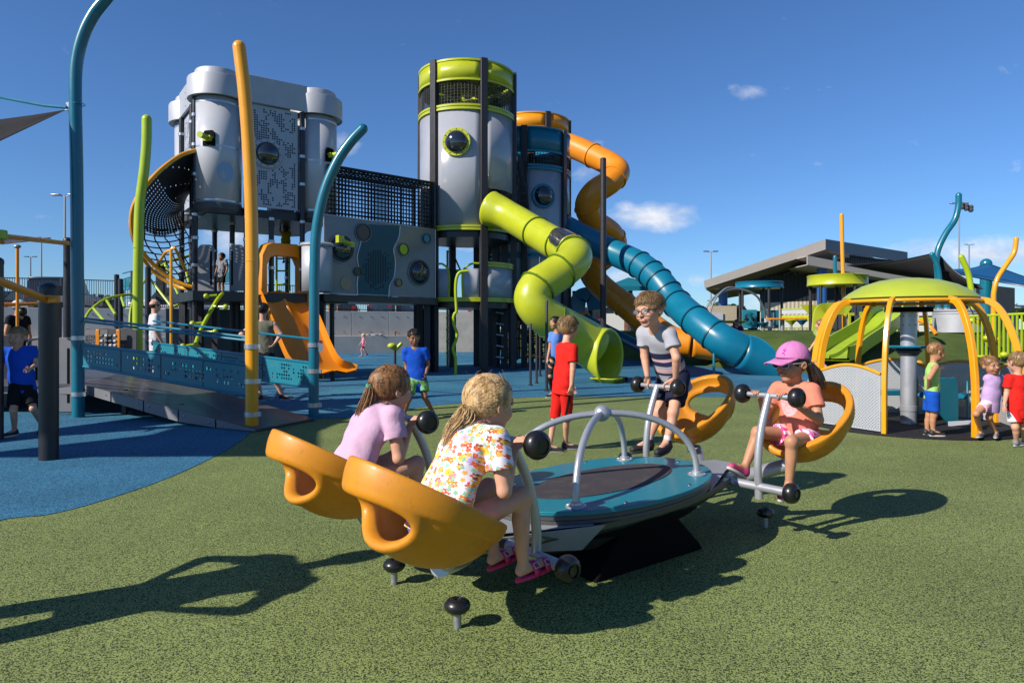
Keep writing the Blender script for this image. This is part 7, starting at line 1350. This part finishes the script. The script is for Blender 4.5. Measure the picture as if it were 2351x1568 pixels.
def sail(label, corners, m_, sag=.4, name='shade_sail'):
    t = thing(name, label, 'shade sail', corners[0], 'shade sails'); n = 12; c0, c1, c2, c3 = corners; rows = []
    for i in range(n + 1):
        a = c0.lerp(c1, i / n); b = c3.lerp(c2, i / n); row = []
        for j in range(n + 1): p = a.lerp(b, j / n); w_ = math.sin(math.pi * i / n) * (1 - math.sin(math.pi * j / n) * .4) + math.sin(math.pi * j / n) * (1 - math.sin(math.pi * i / n) * .4); p = p.lerp((c0 + c1 + c2 + c3) / 4, .10 * w_); p.z -= sag * .3 * w_; row.append(p)
        rows.append(row)
    m = MB(); m.sheet(rows); o = obj('fabric', m, m_, t, solid=.02, smooth=60); m = MB(); m.tube(rows[0] + [r_[-1] for r_ in rows[1:]] + rows[-1][::-1][1:] + [r_[0] for r_ in rows[::-1][1:-1]], .025, 5, closed=True); obj('edge_cable', m, M_BLKP, t); return t
sail('large dark grey shade sail in front of the sloping roof building', [at(1945, 609, 29), at(2152, 580, 25.2), at(2256, 663, 24), at(2120, 640, 27)], MATS['sail_dark'], .15)
sail('bright blue shade sail at the right edge, fixed to the thick teal post', [at(2157, 620, 25), at(2266, 604, 33), at(2500, 680, 33), at(2380, 662, 24)], cloth('sail_blue', (.01, .12, .30)), .15)
# teal umbrella and toddler slide behind the orange slide
us = thing('shade_umbrella', 'teal pyramid shade canopy on a dark post behind the orange slide', 'shade canopy', at(1443, 800, 34)); m = MB(); ap = at(1443, 637, 34); cs = [at(u, v, Y) for u, v, Y in ((1392, 657, 32.5), (1488, 657, 32.5), (1520, 654, 36.5), (1402, 654, 36.5))]; m.add([ap] + cs + [c_ - UZ * .22 for c_ in cs], [(0, 1, 2), (0, 2, 3), (0, 3, 4), (0, 4, 1), (1, 5, 6, 2), (2, 6, 7, 3), (3, 7, 8, 4), (4, 8, 5, 1)]); obj('canopy', m, cloth('canopy_teal', (.008, .16, .22)), us, smooth=None); p = at(1447, 755, 34); m = MB(); m.tube([V((p.x, p.y, 0)), V((p.x, p.y, 3.6))], .12, 10); m.ball(V((p.x, p.y, 2.35)), .25, (1, 1, .6)); obj('post', m, M_POST, us)
tl_ = thing('toddler_slide', 'teal straight slide with arched hood and dark bed behind the lime slide exit', 'slide', at(1470, 812, 27)); cl3 = [at(1335, 730, 27), at(1500, 815, 25.5)]
for off, mm_ in ((-.32, M_TEALP), (.32, M_TEALP)): m = MB(); m.beam(cl3[0] + V((.1, -off, off * .25)), cl3[1] + V((.1, -off, off * .25)), .10, .2); obj('side_wall', m, mm_, tl_, bevel=.02)
m = MB(); m.beam(cl3[0] - UZ * .04, cl3[1] - UZ * .04, .66, .06, ); obj('slide_bed', m, M_DGREY, tl_); m = MB(); m.sweep(spline([at(1325, 720, 27), at(1328, 690, 27), at(1335, 680, 27), at(1350, 677, 27), at(1362, 684, 27), at(1366, 712, 27)], 5), [(-.30, -.07), (.30, -.07), (.30, .07), (-.30, .07)], up=(0, 1, 0)); obj('hood', m, M_TEALP, tl_, bevel=.02)
for u, vt, m_ in ((1319, 668, M_POST), (1356, 690, M_POST)): p = at(u, 755, 27.3); m = MB(); m.tube([V((p.x, p.y, 0)), V((p.x, p.y, zat(vt, 27.3)))], .09, 10); obj('post', m, m_, tl_)
m = MB(); m.box(at(1325, 722, 27.2), (.5, .1, .35)); m.ball(at(1338, 724, 27), .22, (1.3, .5, .8)); obj('orange_panel', m, M_ORGP, tl_)
car('bright red car parked behind the toddler slide', at(1392, 757, 46) + V((0, 0, -.3)), R(-15), (.42, .008, .02), 'suv', 'vehicles parked beyond the playground')
for lb, u, Y, rgb in (('dark car beyond the silver arched tubes', 1690, 62, (.03, .03, .04)), ('dark pickup beyond the play tower panels', 1720, 66, (.02, .025, .04))): q = at(u, 757, Y); car(lb, V((q.x, q.y, 1.1)), R(170), rgb, 'suv')
m = MB(); wbp = at(1412, 757, 38); m.box(wbp + V((0, 0, .35)), (1.0, .1, 1.1)); tag(obj('white_board', m, mat('white_panel', (.75, .74, .72), .5)), 'small white leaning board beside the red car', 'board')
m = MB(); m.box(at(1438, 750, 40) , (.9, .3, .9)); tag(obj('brick_pier', m, mat('brick_pier_red', (.28, .10, .06), .9, noise=(6, .3))), 'small brown brick pier right of the white board', 'pier')
# ---------------------------------------------------------------- yellow arched dome spinner
DC = V((5.17, 8.9, 0)); ds_ = thing('dome_merry_go_round', 'yellow arched merry go round with lime domed roof and silver centre column', 'merry go round', DC)
RZ = 1.60; m = MB(); m.lathe([(0, .0), (1.26, .0), (1.26, .018), (1.25, .024), (0, .024)], DC, n=64); obj('floor_disc', m, M_BLK, ds_, smooth=30)
m = MB(); m.lathe([(0, .02), (.095, .02), (.095, RZ - .12)], DC, n=28); m.lathe([(.096, .18), (.102, .185), (.102, .25), (.096, .255)], DC, n=28); cc_ = obj('centre_column', m, M_SIL, ds_); m = MB(); m.lathe([(0, RZ - .13), (.28, RZ - .13), (.28, RZ - .07), (0, RZ - .07)], DC, n=28); obj('column_cap', m, M_BEAMB, cc_)
m = MB(); m.lathe([(.0, .99), (.12, .985), (.23, 1.0), (.245, 1.015), (.23, 1.03), (0, 1.03)], DC, n=10); obj('hand_wheel', m, M_TEALP, cc_); m = MB(); m.lathe([(.1, .90), (.16, .97), (.13, .985), (.1, .985)], DC, n=24); obj('wheel_hub', m, M_DGREY, cc_)
for k in range(8): m = MB(); a = R(22 + 45 * k); m.ball(DC + V((math.sin(a) * .096, -math.cos(a) * .096, RZ - .18)), .008, n=6); m.ball(DC + V((math.sin(a) * .096, -math.cos(a) * .096, RZ - .30)), .008, n=6); obj('bolts', m, M_BLKP, cc_)
m = MB(); m.lathe([(0, RZ + .31), (.15, RZ + .306), (.35, RZ + .278), (.55, RZ + .212), (.70, RZ + .12), (.775, RZ + .06), (.785, RZ + .045), (.77, RZ + .03), (.5, RZ + .03), (0, RZ + .03)], DC, n=64); dm_ = obj('dome_roof', m, plastic('dome_lime', (.44, .52, .04), .42), ds_, smooth=50)
m = MB(); m.lathe([(.80 + .022 * math.cos(R(a)), RZ + .022 * math.sin(R(a))) for a in range(0, 361, 30)], DC, n=64); obj('top_ring', m, M_YEL, ds_, smooth=180)
A0 = -42
for k in range(8):
    a = R(A0 + 45 * k); d = V((math.sin(a), -math.cos(a), 0)); sd_ = V((math.cos(a), math.sin(a), 0)); pts = spline([DC + d * .78 + UZ * (RZ + .005), DC + d * .90 + UZ * (RZ - .035), DC + d * 1.02 + UZ * (RZ - .20), DC + d * 1.13 + UZ * (RZ - .52), DC + d * 1.185 + UZ * (RZ - .9), DC + d * 1.195 + UZ * .35, DC + d * 1.195 + UZ * .025], 6)
    m = MB(); m.sweep(pts, [(-.034, -.026), (.034, -.026), (.040, -.018), (.040, .018), (.034, .026), (-.034, .026), (-.040, .018), (-.040, -.018)], up=sd_); ar = obj('arch', m, M_YEL, ds_, smooth=25)
    m = MB()
    for z in (.06, .42, .64): m.ball(DC + d * 1.222 + UZ * z, .009, n=8)
    m.ball(DC + d * .95 + UZ * (RZ - .05) + V((0, 0, 0)), .012, n=8); obj('bolts', m, M_STEEL, ar)
def perf(k, zt_=.70, m_=None, full=False):
    a0_, a1_ = R(A0 + 45 * k + 2.0), R(A0 + 45 * (k + 1) - 2.0); f = lambda s, q: DC + V((math.sin(lerp(a0_, a1_, s)) * 1.19, -math.cos(lerp(a0_, a1_, s)) * 1.19, lerp(.04, zt_ + .09 * math.sin(math.pi * s), q)))
    # flat panel between the two arches
    P0, P1 = DC + V((math.sin(a0_), -math.cos(a0_), 0)) * 1.19, DC + V((math.sin(a1_), -math.cos(a1_), 0)) * 1.19
    f = lambda s, q: P0.lerp(P1, s) + UZ * lerp(.04, zt_ + .09 * math.sin(math.pi * s), q)
    m = MB(); nx, ny = 44, 36; m.holes(f, nx, ny, lambda i, j: 1 <= i < nx - 1 and 1 <= j < ny - 1 and (i + j) % 2 == 0, .30); pn = obj('perforated_panel', m, m_ or mat('perf_silver', (.50, .52, .56), .45, .2), ds_, solid=.004, smooth=None)
    m = MB(); m.tube([f(s / 12, 1) + UZ * .018 for s in range(13)], .020, 8); obj('panel_rail', m, M_YEL, pn)
for k in (7, 2, 3, 4, 6): perf(k)
for k, (dx, dy, rz) in enumerate(((-.52, .45, 20), (.62, .30, -35), (.10, .66, 5))):
    p = DC + V((dx, dy, 0)); ex = V((math.cos(R(rz)), math.sin(R(rz)), 0)); ey = V((-ex.y, ex.x, 0)); m = MB(); m.prism([(-.30, .36), (-.22, .40), (.22, .40), (.30, .36), (.30, .33), (-.30, .33)], p - ey * .13, ex, UZ, ey * .26); st_ = obj('bench_seat', m, M_TEALP, ds_, bevel=.01)
    for sg in (-1, 1): m = MB(); m.prism([(-.14, .03), (.14, .03), (.17, .35), (.13, .52), (.04, .58), (-.08, .56), (-.15, .46), (-.16, .35)], p + ex * .29 * sg - ex * .01, ey, UZ, ex * .02); obj('bench_end', m, M_TEALB if sg > 0 else M_DGREY, st_, bevel=.004)
m = MB(); m.prism([(0, 0), (.34, .05), (.34, .09), (0, .06)], DC + V((.35, -.28, .02)), V((.97, -.2, 0)), UZ, V((0, .02, 0))); obj('warning_label', m, M_LGREY, ds_)
# teal swoosh side board inside the dome
m = MB(); m.prism([(p.x, p.y) for p in spline([(-.05, .62, 0), (.0, .80, 0), (.18, .92, 0), (.45, .93, 0), (.62, .86, 0), (.62, .12, 0), (.40, .22, 0), (.20, .42, 0)], 4)], DC + V((.10, -.30, -.12)), V((.93, .28, 0)).normalized() * .72, UZ * .80, V((-.01, .03, 0))); obj('swoosh_board', m, M_TEALB, ds_, bevel=.004)
# rope with coloured climbing balls on the slope at the right
br_ = thing('ball_rope_climber', 'black ropes with lime and orange balls on the turf slope at the right', 'climber', at(2250, 790, 19)); rp1 = [at(2190, 690, 20), at(2215, 740, 19.5), at(2250, 780, 19), at(2300, 830, 18.4)]; m = MB(); m.tube(spline(rp1, 5), .02, 5); m.tube(spline([p + V((.45, .1, -.02)) for p in rp1], 5), .02, 5); obj('rope', m, M_ROPE, br_)
for u, v, mm_ in ((2231, 736, M_LIME), (2248, 739, M_ORGP), (2266, 776, M_LIME), (2288, 778, M_ORGP), (2305, 814, M_LIME), (2336, 812, M_ORGP), (2110, 834, M_ORGP), (2162, 846, M_ORGP)): m = MB(); m.ball(at(u, v, 19 - (v - 736) * .01), .088, (1.15, 1.15, .9), 14); obj('climbing_ball', m, mm_, br_)
# ---------------------------------------------------------------- the other people
def stand(label, Y, k, st, d=0.0, f=(0, -1, 0), up=(0, 0, 1), **extra):
    """k: screen places of the joints, each (u, v) or (u, v, extra depth)"""
    J = {n: at(p[0], p[1], Y + (p[2] if len(p) > 2 else 0)) for n, p in k.items()}; J['f'] = V(f); J['up'] = V(up); J.update(extra); base = (J['aL'] + J['aR']) / 2
    return person(label, J, st, loc=V((base.x, base.y, extra.get('z0', 0))) if False else V((base.x, base.y, max(0, min(J['aL'].z, J['aR'].z) - .08))))
C_RED = cloth('shirt_red', (.78, .020, .014)); C_REDS = cloth('shorts_red', (.70, .015, .012)); C_BLUE = cloth('shirt_blue', (.008, .085, .55)); C_BLK = cloth('shorts_black', (.012, .012, .014))
TS = {'fringe': -.22}
def side_stripe(name, Y, u0, v0, u1, v1, hw, col):
    a, b = at(u0, v0, Y), at(u1, v1, Y); d = (b - a).normalized(); n = V((-d.z, 0, d.x)).normalized(); return stripes(name, a - n * .5, n, [(.5 - hw, .5 + hw, col)], (.55, .013, .010))
st = dict(s=.72, hh=.222, res=.0062, skin=SK_F, hairm=H_LBR, hair='short', strands=240, grow=.085, low=-.42, fringe=-.20, messy=.05, shirt=dict(mat=C_RED, sleeve=.62, loose=1.12, hem=.09), shorts=dict(mat=side_stripe('shorts_red_black', 6.8, 1311, 893, 1300, 958, .012, (.012, .01, .01)), len=1.12, loose=1.2), shoes=('shoe', SHOE_K, SHOE_G), leg=.9)
st['low'] = -.36
rb_ = stand('boy in red shirt and long red shorts with brown hair, seen from behind', 6.95, dict(head=(1306, 754, .05), nk=(1300, 787), sR=(1316, 801, -.14), sL=(1288, 799, .10), eR=(1315, 850, -.18), wR=(1312, 884, -.20), eL=(1296, 850, .26), wL=(1310, 885, .30), hR=(1300, 884, -.06), hL=(1285, 882, .08), kR=(1302, 955, -.02), kL=(1275, 952, .06), aR=(1299, 1018, .12), aL=(1262, 1024, .0)), st, f=(.88, .42, -.05), tR=V((1, -.05, 0)), tL=V((1, -.08, -.0)))
st = dict(s=.74, hh=.22, res=.010, skin=SK_T, hairm=H_DARK, hair='tied', strands=60, anchor=(-.42, 0, -.05), low=-.30, tail=[at(1290, 752, 12.6), at(1291, 765, 12.6)], shirt=dict(mat=cloth('shirt_sky_blue', (.13, .26, .68)), sleeve=.55, loose=1.1, hem=.10), shorts=dict(mat=cloth('leggings_black', (.022, .022, .026)), len=1.85, loose=.93), shoes=('shoe', SHOE_K, SOLE_W))
stand('girl in sky blue shirt and black leggings walking behind the boy in red', 12.3, dict(head=(1274, 741), nk=(1279, 763), sR=(1266, 768, .05), sL=(1289, 769, .1), eR=(1262, 802), wR=(1257, 824, -.05), eL=(1292, 800, .1), wL=(1290, 825, .1), hR=(1267, 824), hL=(1278, 824, .1), kR=(1262, 864, -.1), kL=(1282, 862, .2), aR=(1268, 903, .15), aL=(1290, 900, .45)), st, f=(-.85, -.5, 0), tR=V((-.9, -.5, -.1)), tL=V((-.9, -.5, -.2)))
st = dict(s=.70, hh=.225, res=.0075, skin=SK_B, hairm=H_DARK, hair='short', strands=160, low=-.10, grow=.03, fringe=-.14, shirt=dict(mat=C_BLUE, sleeve=.66, loose=1.05, hem=.13), shorts=dict(mat=blotch('shorts_green_print', [(.01, .09, .12), (.10, .30, .06), (.28, .42, .05), (.05, .35, .40)], 22), len=.62, loose=1.25), shoes=('shoe', mat('shoe_navy', (.02, .03, .08), .6), SOLE_W))
bb = stand('boy in blue shirt and green patterned shorts walking left of the girls', 9.45, dict(head=(950, 775), nk=(953, 798), sR=(931, 806), sL=(975, 804), eR=(932, 838, .05), wR=(934, 868, -.03), eL=(983, 836, .05), wL=(978, 858, -.05), hR=(944, 878), hL=(970, 878, .05), kR=(938, 918, -.20), kL=(975, 912, -.02), aR=(925, 955, -.10), aL=(995, 948, .1)), st, f=(.30, -.95, -.18), tL=V((.35, -.9, -.35)), tR=V((0, -1, 0)), up=(0, 0, 1))
st = dict(s=.70, hh=.235, res=.0068, skin=SK_F, hairm=H_SAND, hair='short', strands=140, low=-.14, grow=.025, fringe=-.10, mouth=.03, shirt=dict(mat=C_BLUE, sleeve=.6, loose=1.04, hem=.06), shorts=dict(mat=C_BLK, len=.8, loose=1.2), shoes=('shoe', SHOE_K, SOLE_W))
stand('blond boy in blue shirt and black shorts running behind the thick black post', 7.85, dict(head=(40, 775), nk=(42, 798), sR=(14, 806), sL=(75, 803, .05), eR=(2, 842, .05), wR=(-6, 868, -.1), eL=(85, 836, .05), wL=(70, 846, -.12), hR=(38, 890), hL=(66, 890, .05), kR=(31, 942, -.1), kL=(76, 938, -.02), aR=(33, 988, 0), aL=(96, 975, .3)), st, f=(.12, -.98, -.05), tR=V((-.35, -.9, -.05)), tL=V((.2, -.9, -.5)))
st = dict(s=.64, hh=.212, res=.0062, skin=SK_T, hairm=H_BROWN, hair='short', strands=0, low=-.10, grow=.012, fringe=-.13, neck=.045, shirt=dict(mat=cloth('tank_lime', (.42, .72, .20)), sleeve=0, loose=1.05, hem=.045), shorts=dict(mat=cloth('shorts_royal', (.008, .09, .52)), len=.78, loose=1.25), shoes=('sock', SHOE_K, SOLE_W, SOCK_W))
stand('boy in lime tank top and blue shorts, hands behind his back', 7.85, dict(head=(2149, 808), nk=(2142, 834), sR=(2148, 843, -.11), sL=(2138, 843, .11), eR=(2134, 868, -.17), wR=(2131, 892, -.05), eL=(2126, 868, .16), wL=(2129, 893, .04), hR=(2141, 908, -.06), hL=(2137, 908, .06), kR=(2143, 953, -.05), kL=(2133, 953, .07), aR=(2142, 990, -.04), aL=(2128, 988, .08)), st, f=(.97, .02, -.22), tR=V((1, -.15, 0)), tL=V((1, -.3, 0)))
st = dict(s=.58, hh=.205, res=.006, skin=SK_T, hairm=H_BROWN, hair='tied', strands=70, anchor=(-.36, 0, .25), low=-.16, grow=.015, tail=[at(2262, 826, 7.8), at(2261, 832, 7.8)], shirt=dict(mat=cloth('top_lavender', (.55, .38, .68)), sleeve=.12, loose=1.22, hem=.11), shorts=dict(mat=stripes('striped_shorts', (0, 0, 0), (0, 0, 1.0), [(.30, .31, (.7, .15, .3)), (.325, .335, (.75, .2, .35)), (.35, .36, (.7, .1, .3)), (.375, .385, (.8, .2, .4)), (.40, .41, (.7, .15, .3))], (.75, .60, .66)), len=.5, loose=1.1), shoes=('shoe', SHOE_G, SOLE_W))
stand('toddler girl in lavender top and striped shorts leaning on the yellow arch', 7.62, dict(head=(2273, 838), nk=(2281, 861), sR=(2268, 868), sL=(2296, 869, .05), eR=(2262, 893, .08), wR=(2262, 915, .14), eL=(2301, 892, .1), wL=(2306, 912, .2), hR=(2266, 927), hL=(2281, 927, .04), kR=(2241, 950, -.14), kL=(2270, 958, -.02), aR=(2253, 992, .05), aL=(2287, 993, .06)), st, f=(.15, -.98, -.05), tR=V((-.75, -.6, 0)), tL=V((-.6, -.75, 0)), up=(-.18, 0, 1))
st = dict(s=.62, hh=.212, res=.0062, skin=SK_F, hairm=H_LBR, hair='short', strands=150, low=-.18, grow=.03, neck=.045, shirt=dict(mat=C_RED, sleeve=.6, loose=1.15, hem=.10), shorts=dict(mat=side_stripe('shorts_red_white', 7.15, 2318, 950, 2330, 980, .020, (.6, .58, .58)), len=.72, loose=1.25), shoes=('shoe', SHOE_G, SOLE_W))
stand('boy in red shirt and red shorts at the right edge of the view', 7.2, dict(head=(2336, 831), nk=(2337, 860), sL=(2317, 869, .0), sR=(2357, 869), eL=(2311, 902, .02), wL=(2306, 928, -.05), eR=(2364, 902), wR=(2366, 930), hL=(2329, 940), hR=(2346, 940), kL=(2331, 980, -.02), kR=(2350, 980), aL=(2333, 1012, .04), aR=(2352, 1011, .15)), st, f=(-.12, .98, -.05), tL=V((.9, .3, 0)), tR=V((.9, .3, 0)))
st = dict(s=.98, hh=.235, res=.011, skin=SK_F, hairm=H_DARK, hair='short', strands=60, low=-.44, grow=.06, shirt=dict(mat=cloth('tank_olive', (.16, .16, .115)), sleeve=0, loose=1.0, hem=.06), shorts=dict(mat=C_BLK, len=.5, loose=1.05), shoes=('shoe', SHOE_K, SOLE_K))
stand('woman in olive sleeveless top with hands on hips behind the yellow pole', 12.1, dict(head=(604, 712), nk=(604, 737), sL=(584, 745), sR=(629, 745), eL=(553, 768), wL=(572, 785, -.05), eR=(646, 767), wR=(632, 787, -.05), hL=(594, 815), hR=(617, 815), kL=(590, 865), kR=(630, 864, .05), aL=(600, 912), aR=(648, 908, .1)), st, f=(0, 1, 0), tL=V((0, 1, 0)), tR=V((.9, .3, 0)))
def simple(label, u, vh, Y, ht, f, st, pose='stand', z0=None, lean=0):
    """a distant figure given by its head place, depth and height"""
    C_ = at(u, vh, Y); ff = V(f).normalized(); l_ = UZ.cross(ff); s_ = ht / 1.7; hd_ = st['hh']; top = C_.z + hd_ * .5; g0 = top - ht if z0 is None else z0; Hh = top - g0
    P = lambda a, b, c: V((C_.x, C_.y, g0)) + ff * a * Hh + l_ * b * Hh + UZ * c * Hh
    J = dict(head=C_, nk=P(-.01, 0, .83), f=ff, sL=P(-.01, .105, .81), sR=P(-.01, -.105, .81), hL=P(0, .05, .51), hR=P(0, -.05, .51))
    if pose == 'walk': J.update(eL=P(-.09, .13, .64), wL=P(-.06, .13, .50), eR=P(.06, -.13, .64), wR=P(.14, -.12, .53), kL=P(.09, .05, .29), aL=P(.06, .05, .05), kR=P(-.03, -.05, .28), aR=P(-.18, -.05, .10))
    elif pose == 'up': J.update(eL=P(.06, .14, .88), wL=P(.10, .10, 1.0), eR=P(.08, -.14, .75), wR=P(.14, -.1, .88), kL=P(.06, .05, .28), aL=P(0, .05, .06), kR=P(.02, -.05, .28), aR=P(0, -.05, .05))
    else: J.update(eL=P(-.02, .15, .65), wL=P(.03, .14, .52), eR=P(-.02, -.15, .65), wR=P(.04, -.14, .53), kL=P(.02, .05, .28), aL=P(0, .055, .05), kR=P(.02, -.05, .28), aR=P(0, -.055, .05))
    st['s'] = s_; return person(label, J, st, loc=V((C_.x, C_.y, g0)))
b0 = dict(mesh_eyes=False, res=.016, strands=0)
def S_(**k): d = dict(b0); d.update(k); return d
simple('tiny girl in pink running beside the retaining wall', 834, 771, 31, 1.0, (-.9, -.3, 0), S_(hh=.21, skin=SK_F, hairm=H_BLOND, shirt=dict(mat=cloth('shirt_pink', (.70, .30, .38)), sleeve=.5), shorts=dict(mat=cloth('shorts_magenta', (.55, .02, .20)), len=.6), shoes=('shoe', SHOE_P, SOLE_W), res=.012), 'walk', 0)
simple('balding man in white shirt behind the ramp, right of the green pole', 357, 702, 14.2, 1.8, (.8, .6, 0), S_(hh=.24, skin=SK_F, hairm=H_DARK, hair='bald', shirt=dict(mat=cloth('shirt_white', (.62, .64, .70)), sleeve=.6), shorts=dict(mat=C_BLK, len=.9), shoes=('shoe', SHOE_K, SOLE_K)), 'stand', 0)
mc_ = simple('bearded man in black shirt and white cap at the left edge behind the orange bar', 44, 706, 13, 1.8, (.95, -.1, 0), S_(hh=.24, skin=SK_T, hairm=H_DARK, shirt=dict(mat=cloth('shirt_black', (.012, .012, .014)), sleeve=.4), shorts=dict(mat=C_BLK, len=1.8), shoes=('shoe', SHOE_K, SOLE_K)), 'stand', 0)
q_ = at(44, 700, 13); m = MB(); m.ball(q_, .128, (1, .95, .8)); m.box(q_ + V((.16, -.01, -.03)), (.14, .16, .02)); obj('cap', m, cloth('cap_white', (.6, .6, .62)), mc_, smooth=60); m = MB(); m.ball(q_ + V((.07, -.01, -.13)), .075, (1, 1, 1.1)); obj('beard', m, H_DARK, mc_)
simple('boy in black and white shirt standing on the playhouse deck', 509, 590, 18.0, 1.15, (-.3, -.95, 0), S_(hh=.21, skin=SK_B, hairm=H_DARK, shirt=dict(mat=cloth('shirt_black_white', (.25, .26, .3)), sleeve=.6), shorts=dict(mat=C_BLK, len=.9), shoes=('shoe', SHOE_K, SOLE_K)), 'stand', dz)
simple('child in yellow dress climbing the ladder in the shade', 656, 528, 18.4, 1.0, (-.5, .8, 0), S_(hh=.2, skin=SK_B, hairm=H_DARK, shirt=dict(mat=cloth('dress_yellow', (.50, .33, .01)), sleeve=.3, hem=.2, loose=1.2), shorts=dict(mat=cloth('dress_yellow', (.5, .33, .01)), len=.5), shoes=('shoe', SHOE_K, SOLE_K)), 'up')
simple('woman in purple shirt and sunglasses behind the teal slide', 1691, 741, 27.0, 1.68, (-.2, -1, 0), S_(hh=.24, skin=SK_F, hairm=H_DARK, shirt=dict(mat=cloth('shirt_purple', (.13, .015, .10)), sleeve=.5), shorts=dict(mat=C_BLK, len=.6), shoes=('shoe', SHOE_G, SOLE_W), mesh_eyes=False), 'stand', 0)
m = MB(); q_ = at(1691, 740, 26.87); m.box(q_, (.19, .03, .055)); tag_o = obj('sunglasses', m, M_LDARK, bpy.data.objects[[o.name for o in bpy.data.objects if o.get('label', '').startswith('woman in purple')][0]])
simple('child in dark blue shorts running under the orange slide', 1454, 738, 33.5, 1.6, (-.9, -.2, 0), S_(hh=.23, skin=SK_D, hairm=H_DARK, shirt=dict(mat=cloth('shirt_black', (.012, .012, .014)), sleeve=.5), shorts=dict(mat=cloth('shorts_dark_blue', (.01, .03, .22)), len=.75), shoes=('shoe', SHOE_K, SOLE_K)), 'walk', 0)
simple('woman in white top and blue shorts seen through the left dome arches', 1883, 746, 16.3, 1.62, (-.8, .3, 0), S_(hh=.24, skin=SK_F, hairm=H_BROWN, low=-.4, grow=.07, shirt=dict(mat=cloth('shirt_white', (.62, .64, .7)), sleeve=.2), shorts=dict(mat=cloth('shorts_royal', (.008, .09, .52)), len=.45), shoes=('shoe', SHOE_G, SOLE_W), res=.013), 'walk', 0)
for lb, u, c_ in (('person in yellow behind the picket fence, left of the pair', 758, (.60, .42, .05)), ('person in cream clothes behind the picket fence, right of the pair', 772, (.6, .52, .40))): simple(lb, u, 678, 41, 1.7, (.2, -1, 0), S_(hh=.24, skin=SK_F, hairm=H_BROWN, shirt=dict(mat=cloth('top_%d' % u, c_), sleeve=.4), shorts=dict(mat=cloth('top_%d' % u, c_), len=.8), shoes=('shoe', SHOE_G, SOLE_W), res=.03), 'stand', 2.1)
# an adult beyond the left edge of the frame; only the long shadow reaches the picture
C_ad = V((-2.90, 2.42, 0)); l_ = V((.56, -.83, 0)).normalized(); ff = V((.83, .56, 0)).normalized(); P = lambda a, b, c: C_ad + ff * a + l_ * b + UZ * c
person('adult with hands on hips standing off to the left of the view', dict(head=P(0, 0, 1.62), f=ff, nk=P(0, 0, 1.42), sL=P(0, -.20, 1.38), sR=P(0, .20, 1.38), eL=P(0, -.42, 1.18), wL=P(0, -.24, 1.02), eR=P(0, .42, 1.18), wR=P(0, .24, 1.02), hL=P(0, -.1, .92), hR=P(0, .1, .92), kL=P(0, -.16, .5), kR=P(0, .16, .5), aL=P(0, -.2, .08), aR=P(0, .2, .08)), S_(hh=.24, s=1.0, skin=SK_F, hairm=H_DARK, shirt=dict(mat=C_BLK, sleeve=.4), shorts=dict(mat=C_BLK, len=.8), shoes=('shoe', SHOE_K, SOLE_K)), loc=C_ad)
for i, (lb, u) in enumerate((('crumpled grey cloth lying on the wall ledge', 897 - 42),)):
    s_, _ = 0, 0; den = wd.x - (u - CX) / F * wd.y; k_ = ((u - CX) / F * wl0.y - wl0.x) / den; q = wl0 + wd * k_ + wnr * .35; m = MB(); rnd = random.Random(2)
    for j in range(9): m.ball(q + V((rnd.uniform(-.35, .35), rnd.uniform(-.1, .1), .94)), .10, (1.6, 1, .5), 8)
    tag(obj('cloth_bundle', m, cloth('cloth_grey', (.35, .35, .36)), smooth=180), lb, 'cloth')
u = 902; k_ = ((u - CX) / F * wl0.y - wl0.x) / (wd.x - (u - CX) / F * wd.y); q = wl0 + wd * k_ + wnr * .35 + UZ * .89; m = MB(); m.lathe([(0, 0), (.05, 0), (.07, .2), (.07, .22)], q, n=12); tag(obj('drink_cup', m, mat('cup_brown', (.28, .14, .08), .4)), 'small brown drink cup standing on the wall ledge', 'cup')
